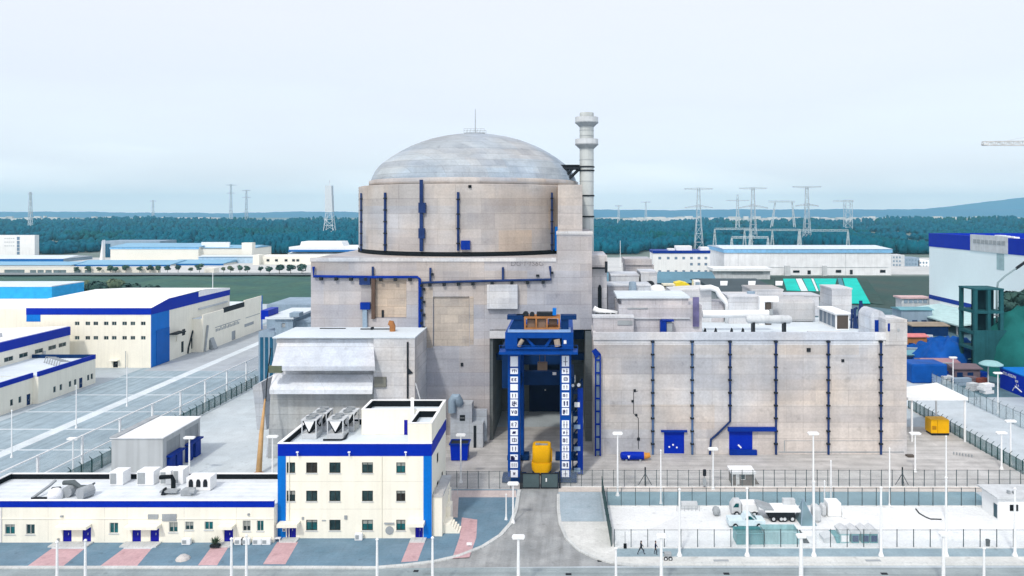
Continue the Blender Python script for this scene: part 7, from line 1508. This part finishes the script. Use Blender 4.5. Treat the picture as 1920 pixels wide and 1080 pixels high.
MB().prism([A4(1508,1004),A4(1530,1004),A4(1543,1020),A4(1538,1026.5),A4(1523,1026.5)],(0,2.2,0)).build('body', POLE, t, bevel=.06); MB().prism([A4(1507,1006),A4(1510,1006),A4(1524,1027),A4(1507,1027)],(0,2.1,0)).build('underside', DARK, t)
t = thing('glazed_crate', 'pale crate with a slanted dark end right of the tipped hopper', 'crate', (X(1558,98.6),99,.08)); MB().prism([A4(1545,1011),A4(1564,1005),A4(1571,1026),A4(1547,1026)],(0,2.0,0)).build('body', LGREY, t); MB().prism([A4(1563,1005),A4(1575,1005),A4(1575,1027),A4(1571.5,1027)],(0,1.9,0)).build('end', TC, t)
for k,(px,lab) in enumerate(((1576,'small cabin with a bright white front panel by the front yard fence'),(1597,'small teal gabled booth right of the white fronted cabin'),(1616,'small teal gabled booth, second right of the white fronted cabin'),(1632,'small teal gabled booth, rightmost along the front yard fence'))):
    xa, xb = X(px,98.6), X(px+17 if k == 0 else px+14,98.6); t = thing('tool_booth', lab, 'booth', ((xa+xb)/2,98.6,.08), 'small booths along the front yard fence'); MB().box(xa,xb,98.6,100.4,.09,1.35).build('wall', TC if k else TC2, t); MB().prism([(xa-.1,98.5,1.36),(xb+.1,98.5,1.36),(xb+.1,98.5,1.6),((xa+xb)/2,98.5,2.0),(xa-.1,98.5,1.6)],(0,2.1,0)).build('roof', LGREY, t); MB().box(xa+.1,xb-.1,98.54,98.595,.3,1.1).build('front_panel', POLE if k == 0 else STEELD, t)
t = thing('bin', 'small black bin at the front yard fence right of the last tall mast pair', 'bin', (X(1853,97),97,.08)); x = X(1853,97.6); MB().lathe([(.22,.09),(.28,.85)],x,97.7,10).build('body', BLACK, t); MB().lathe([(.3,.86),(.26,.98),(.05,1.05)],x,97.7,10).build('lid', DARK, t)
t = MB(); [t.box(X(1786+k*4.2,135),X(1787.6+k*4.2,135),134.6-k*.25,134.8-k*.25,.012,.5) for k in range(7)]
for k, o in enumerate(t.each('kerb_stub', GREY, None)): tag(o, '%s grey marker stub from the left on the plaza below the yellow generator' % ORD[k], 'marker', 'marker stubs on the plaza')
t = MB().box(X(1698,134),X(1712,134),133,134.2,.02,.25).build('plank_stack', BROWN, None, at=(X(1705,134),134,.02)); tag(t,'small brown stack of planks at the right corner of the fuel building','planks')
t = thing('water_cart', 'dark wheeled cart by the front pavement right of the two walkers', 'cart', (X(1252,94),93.9,.14)); x = X(1252,94); MB().box(x-.45,x+.45,93.7,94.3,.5,1.0).build('body', GREY, t, bevel=.06); wheels(t,[(x-.3,93.65),(x+.3,93.65)],.25,.1); MB().tube([(x-.45,94,.9),(x-.9,94,1.15)],.04,5).build('handle', DARK, t)

# ================================================================== PEOPLE
SKIN = paint('skin', (0.42,0.26,0.19), .6); JACKET = paint('dark_jacket',(.02,.028,.04),.8); TROUS = paint('dark_trousers',(.015,.02,.03),.8); HAIR = paint('black_hair',(.008,.007,.007),.6)
def person(x, y, z, face, label, stride, seed, jac, carry=False):
    """walker: skeleton of edges grown by a skin modifier, then coloured by height"""
    rnd = random.Random(seed); V, E, RR = [], [], []
    def v(p, r, par=None):
        V.append(p); RR.append(r)
        if par is not None: E.append((par, len(V)-1))
        return len(V)-1
    pel = v((0,0,.95),.135); wa = v((0,.01,1.10),.125,pel); ch = v((0,-.01,1.32),.15,wa); nk = v((0,0,1.47),.06,ch); hd_ = v((0,.03,1.57),.085,nk); hd2 = v((0,.035,1.66),.09,hd_); v((0,.03,1.72),.06,hd2); v((0,.125,1.625),.02,hd2)
    for s_ in (-1,1):
        f_ = stride*s_
        hip = v((s_*.10,0,.90),.095,pel); kn = v((s_*.11,f_*.28+.04,.50),.062,hip); an = v((s_*.11,f_*.42-.05,.10),.042,kn); v((s_*.12,f_*.42+.12,.05),.04,an)
        sh_ = v((s_*.19,0,1.40),.068,ch); el = v((s_*.25,-f_*.20,1.13),.048,sh_); wr = v((s_*.25,-f_*.30+.12,.90),.032,el); hn = v((s_*.25,-f_*.32+.15,.83),.036,wr)
        for k in range(4): a = v((s_*.25+(k-1.5)*.019,-f_*.33+.17,.775+abs(k-1.4)*.006),.009,hn); v((s_*.25+(k-1.5)*.018,-f_*.33+.165,.735+abs(k-1.4)*.008),.008,a)
        th_ = v((s_*.235,-f_*.32+.195,.81),.010,hn); v((s_*.235,-f_*.32+.21,.785),.009,th_)
    me = bpy.data.meshes.new('tmp_body'); me.from_pydata(V, E, []); ob = bpy.data.objects.new('tmp_body', me); COL.objects.link(ob)
    md = ob.modifiers.new('s','SKIN'); md.use_smooth_shade = True
    for i, q in enumerate(me.skin_vertices[0].data): q.radius = (RR[i],RR[i]); q.use_root = (i == 0)
    sb = ob.modifiers.new('d','SUBSURF'); sb.levels = 1; sb.render_levels = 1
    bm_ = bpy.data.meshes.new_from_object(ob.evaluated_get(bpy.context.evaluated_depsgraph_get())); COL.objects.unlink(ob); bpy.data.objects.remove(ob)
    t = thing('person', label, 'person', (x,y,z)); t.rotation_euler = (0,0,face)
    b = bpy.data.objects.new('body', bm_); COL.objects.link(b); b.parent = t; bm_.name = 'body'; ORG[b.name] = (x,y,z)
    bm_.materials.clear(); [bm_.materials.append(q) for q in (SKIN, jac, TROUS)]
    for p in bm_.polygons:
        c = p.center; p.use_smooth = True
        p.material_index = 0 if c.z > 1.475 else (2 if c.z < .93 and abs(c.x) < .20 else (0 if c.z < .885 else 1))
    m = MB(); m.lathe([(.10,1.60),(.108,1.66),(.095,1.72),(.05,1.765),(.01,1.775)],0,.015,12); o = bpy.data.objects.new('hair', bpy.data.meshes.new('hair')); COL.objects.link(o); o.parent = t
    o.data.from_pydata([(a,b_ if b_ < .06 else .06,c) for a,b_,c in m.v],[],m.f); o.data.materials.append(HAIR); ORG[o.name] = (x,y,z)
    return t
person(X(1202,95.4),95.4,.08,R(-70),'person in dark clothes walking nearest the entry road fence',1.0,1,JACKET)
person(X(1229,95.4),95.4,.08,R(-100),'person in dark clothes beside the front lamp, right of the other walker',.35,2,paint('navy_jacket',(.012,.018,.05),.8))
person(93.6,170.0,.03,R(40),'person in dark clothes at the pale upper fence',.2,3,JACKET)

for k, (px, py, w_) in enumerate(((1352,1053,1.9),(1637,1053,1.9),(1362,1076,.7),(1658,1076,.8),(1066,1077,.7),(1124,1052,.5),(780,1071,.6))):
    x, y = G(px, py); z_ = .135 if py < 1060 and px > 1140 else .02
    t = MB().box(x-w_/2, x+w_/2, y-.25, y+.25, z_, z_+.02).build('drain_cover', GREY if w_ > 1 else DARK, None, at=(x,y,z_))
    tag(t, ['wide grey drain grate on the right pavement below the netted tent','wide grey drain grate on the right pavement below the white masts','small dark drain cover on the front road, left of the tipped hopper lamp','small dark drain cover on the front road, rightmost','small dark drain cover on the road right of the big entry lamp','tiny dark drain cover at the right corner of the entry road','small dark drain cover on the road below the office'][k], 'drain cover', 'drain covers')
# ================================================================== HAZE
m, n, p = _nodes('haze_air'); n.nodes.remove(p)
pv = n.nodes.new('ShaderNodeVolumePrincipled'); pv.inputs['Color'].default_value = (0.40, 0.82, 1.0, 1); pv.inputs['Density'].default_value = 0.00010
pv.inputs['Anisotropy'].default_value = 0.1
n.links.new(pv.outputs[0], n.nodes['Material Output'].inputs['Volume'])
hz = MB().box(-7700, 7700, -60, 7700, -3.0, 205).build('haze', m); tag(hz, 'pale blue haze over the plant and far hills', 'haze', kind='stuff')
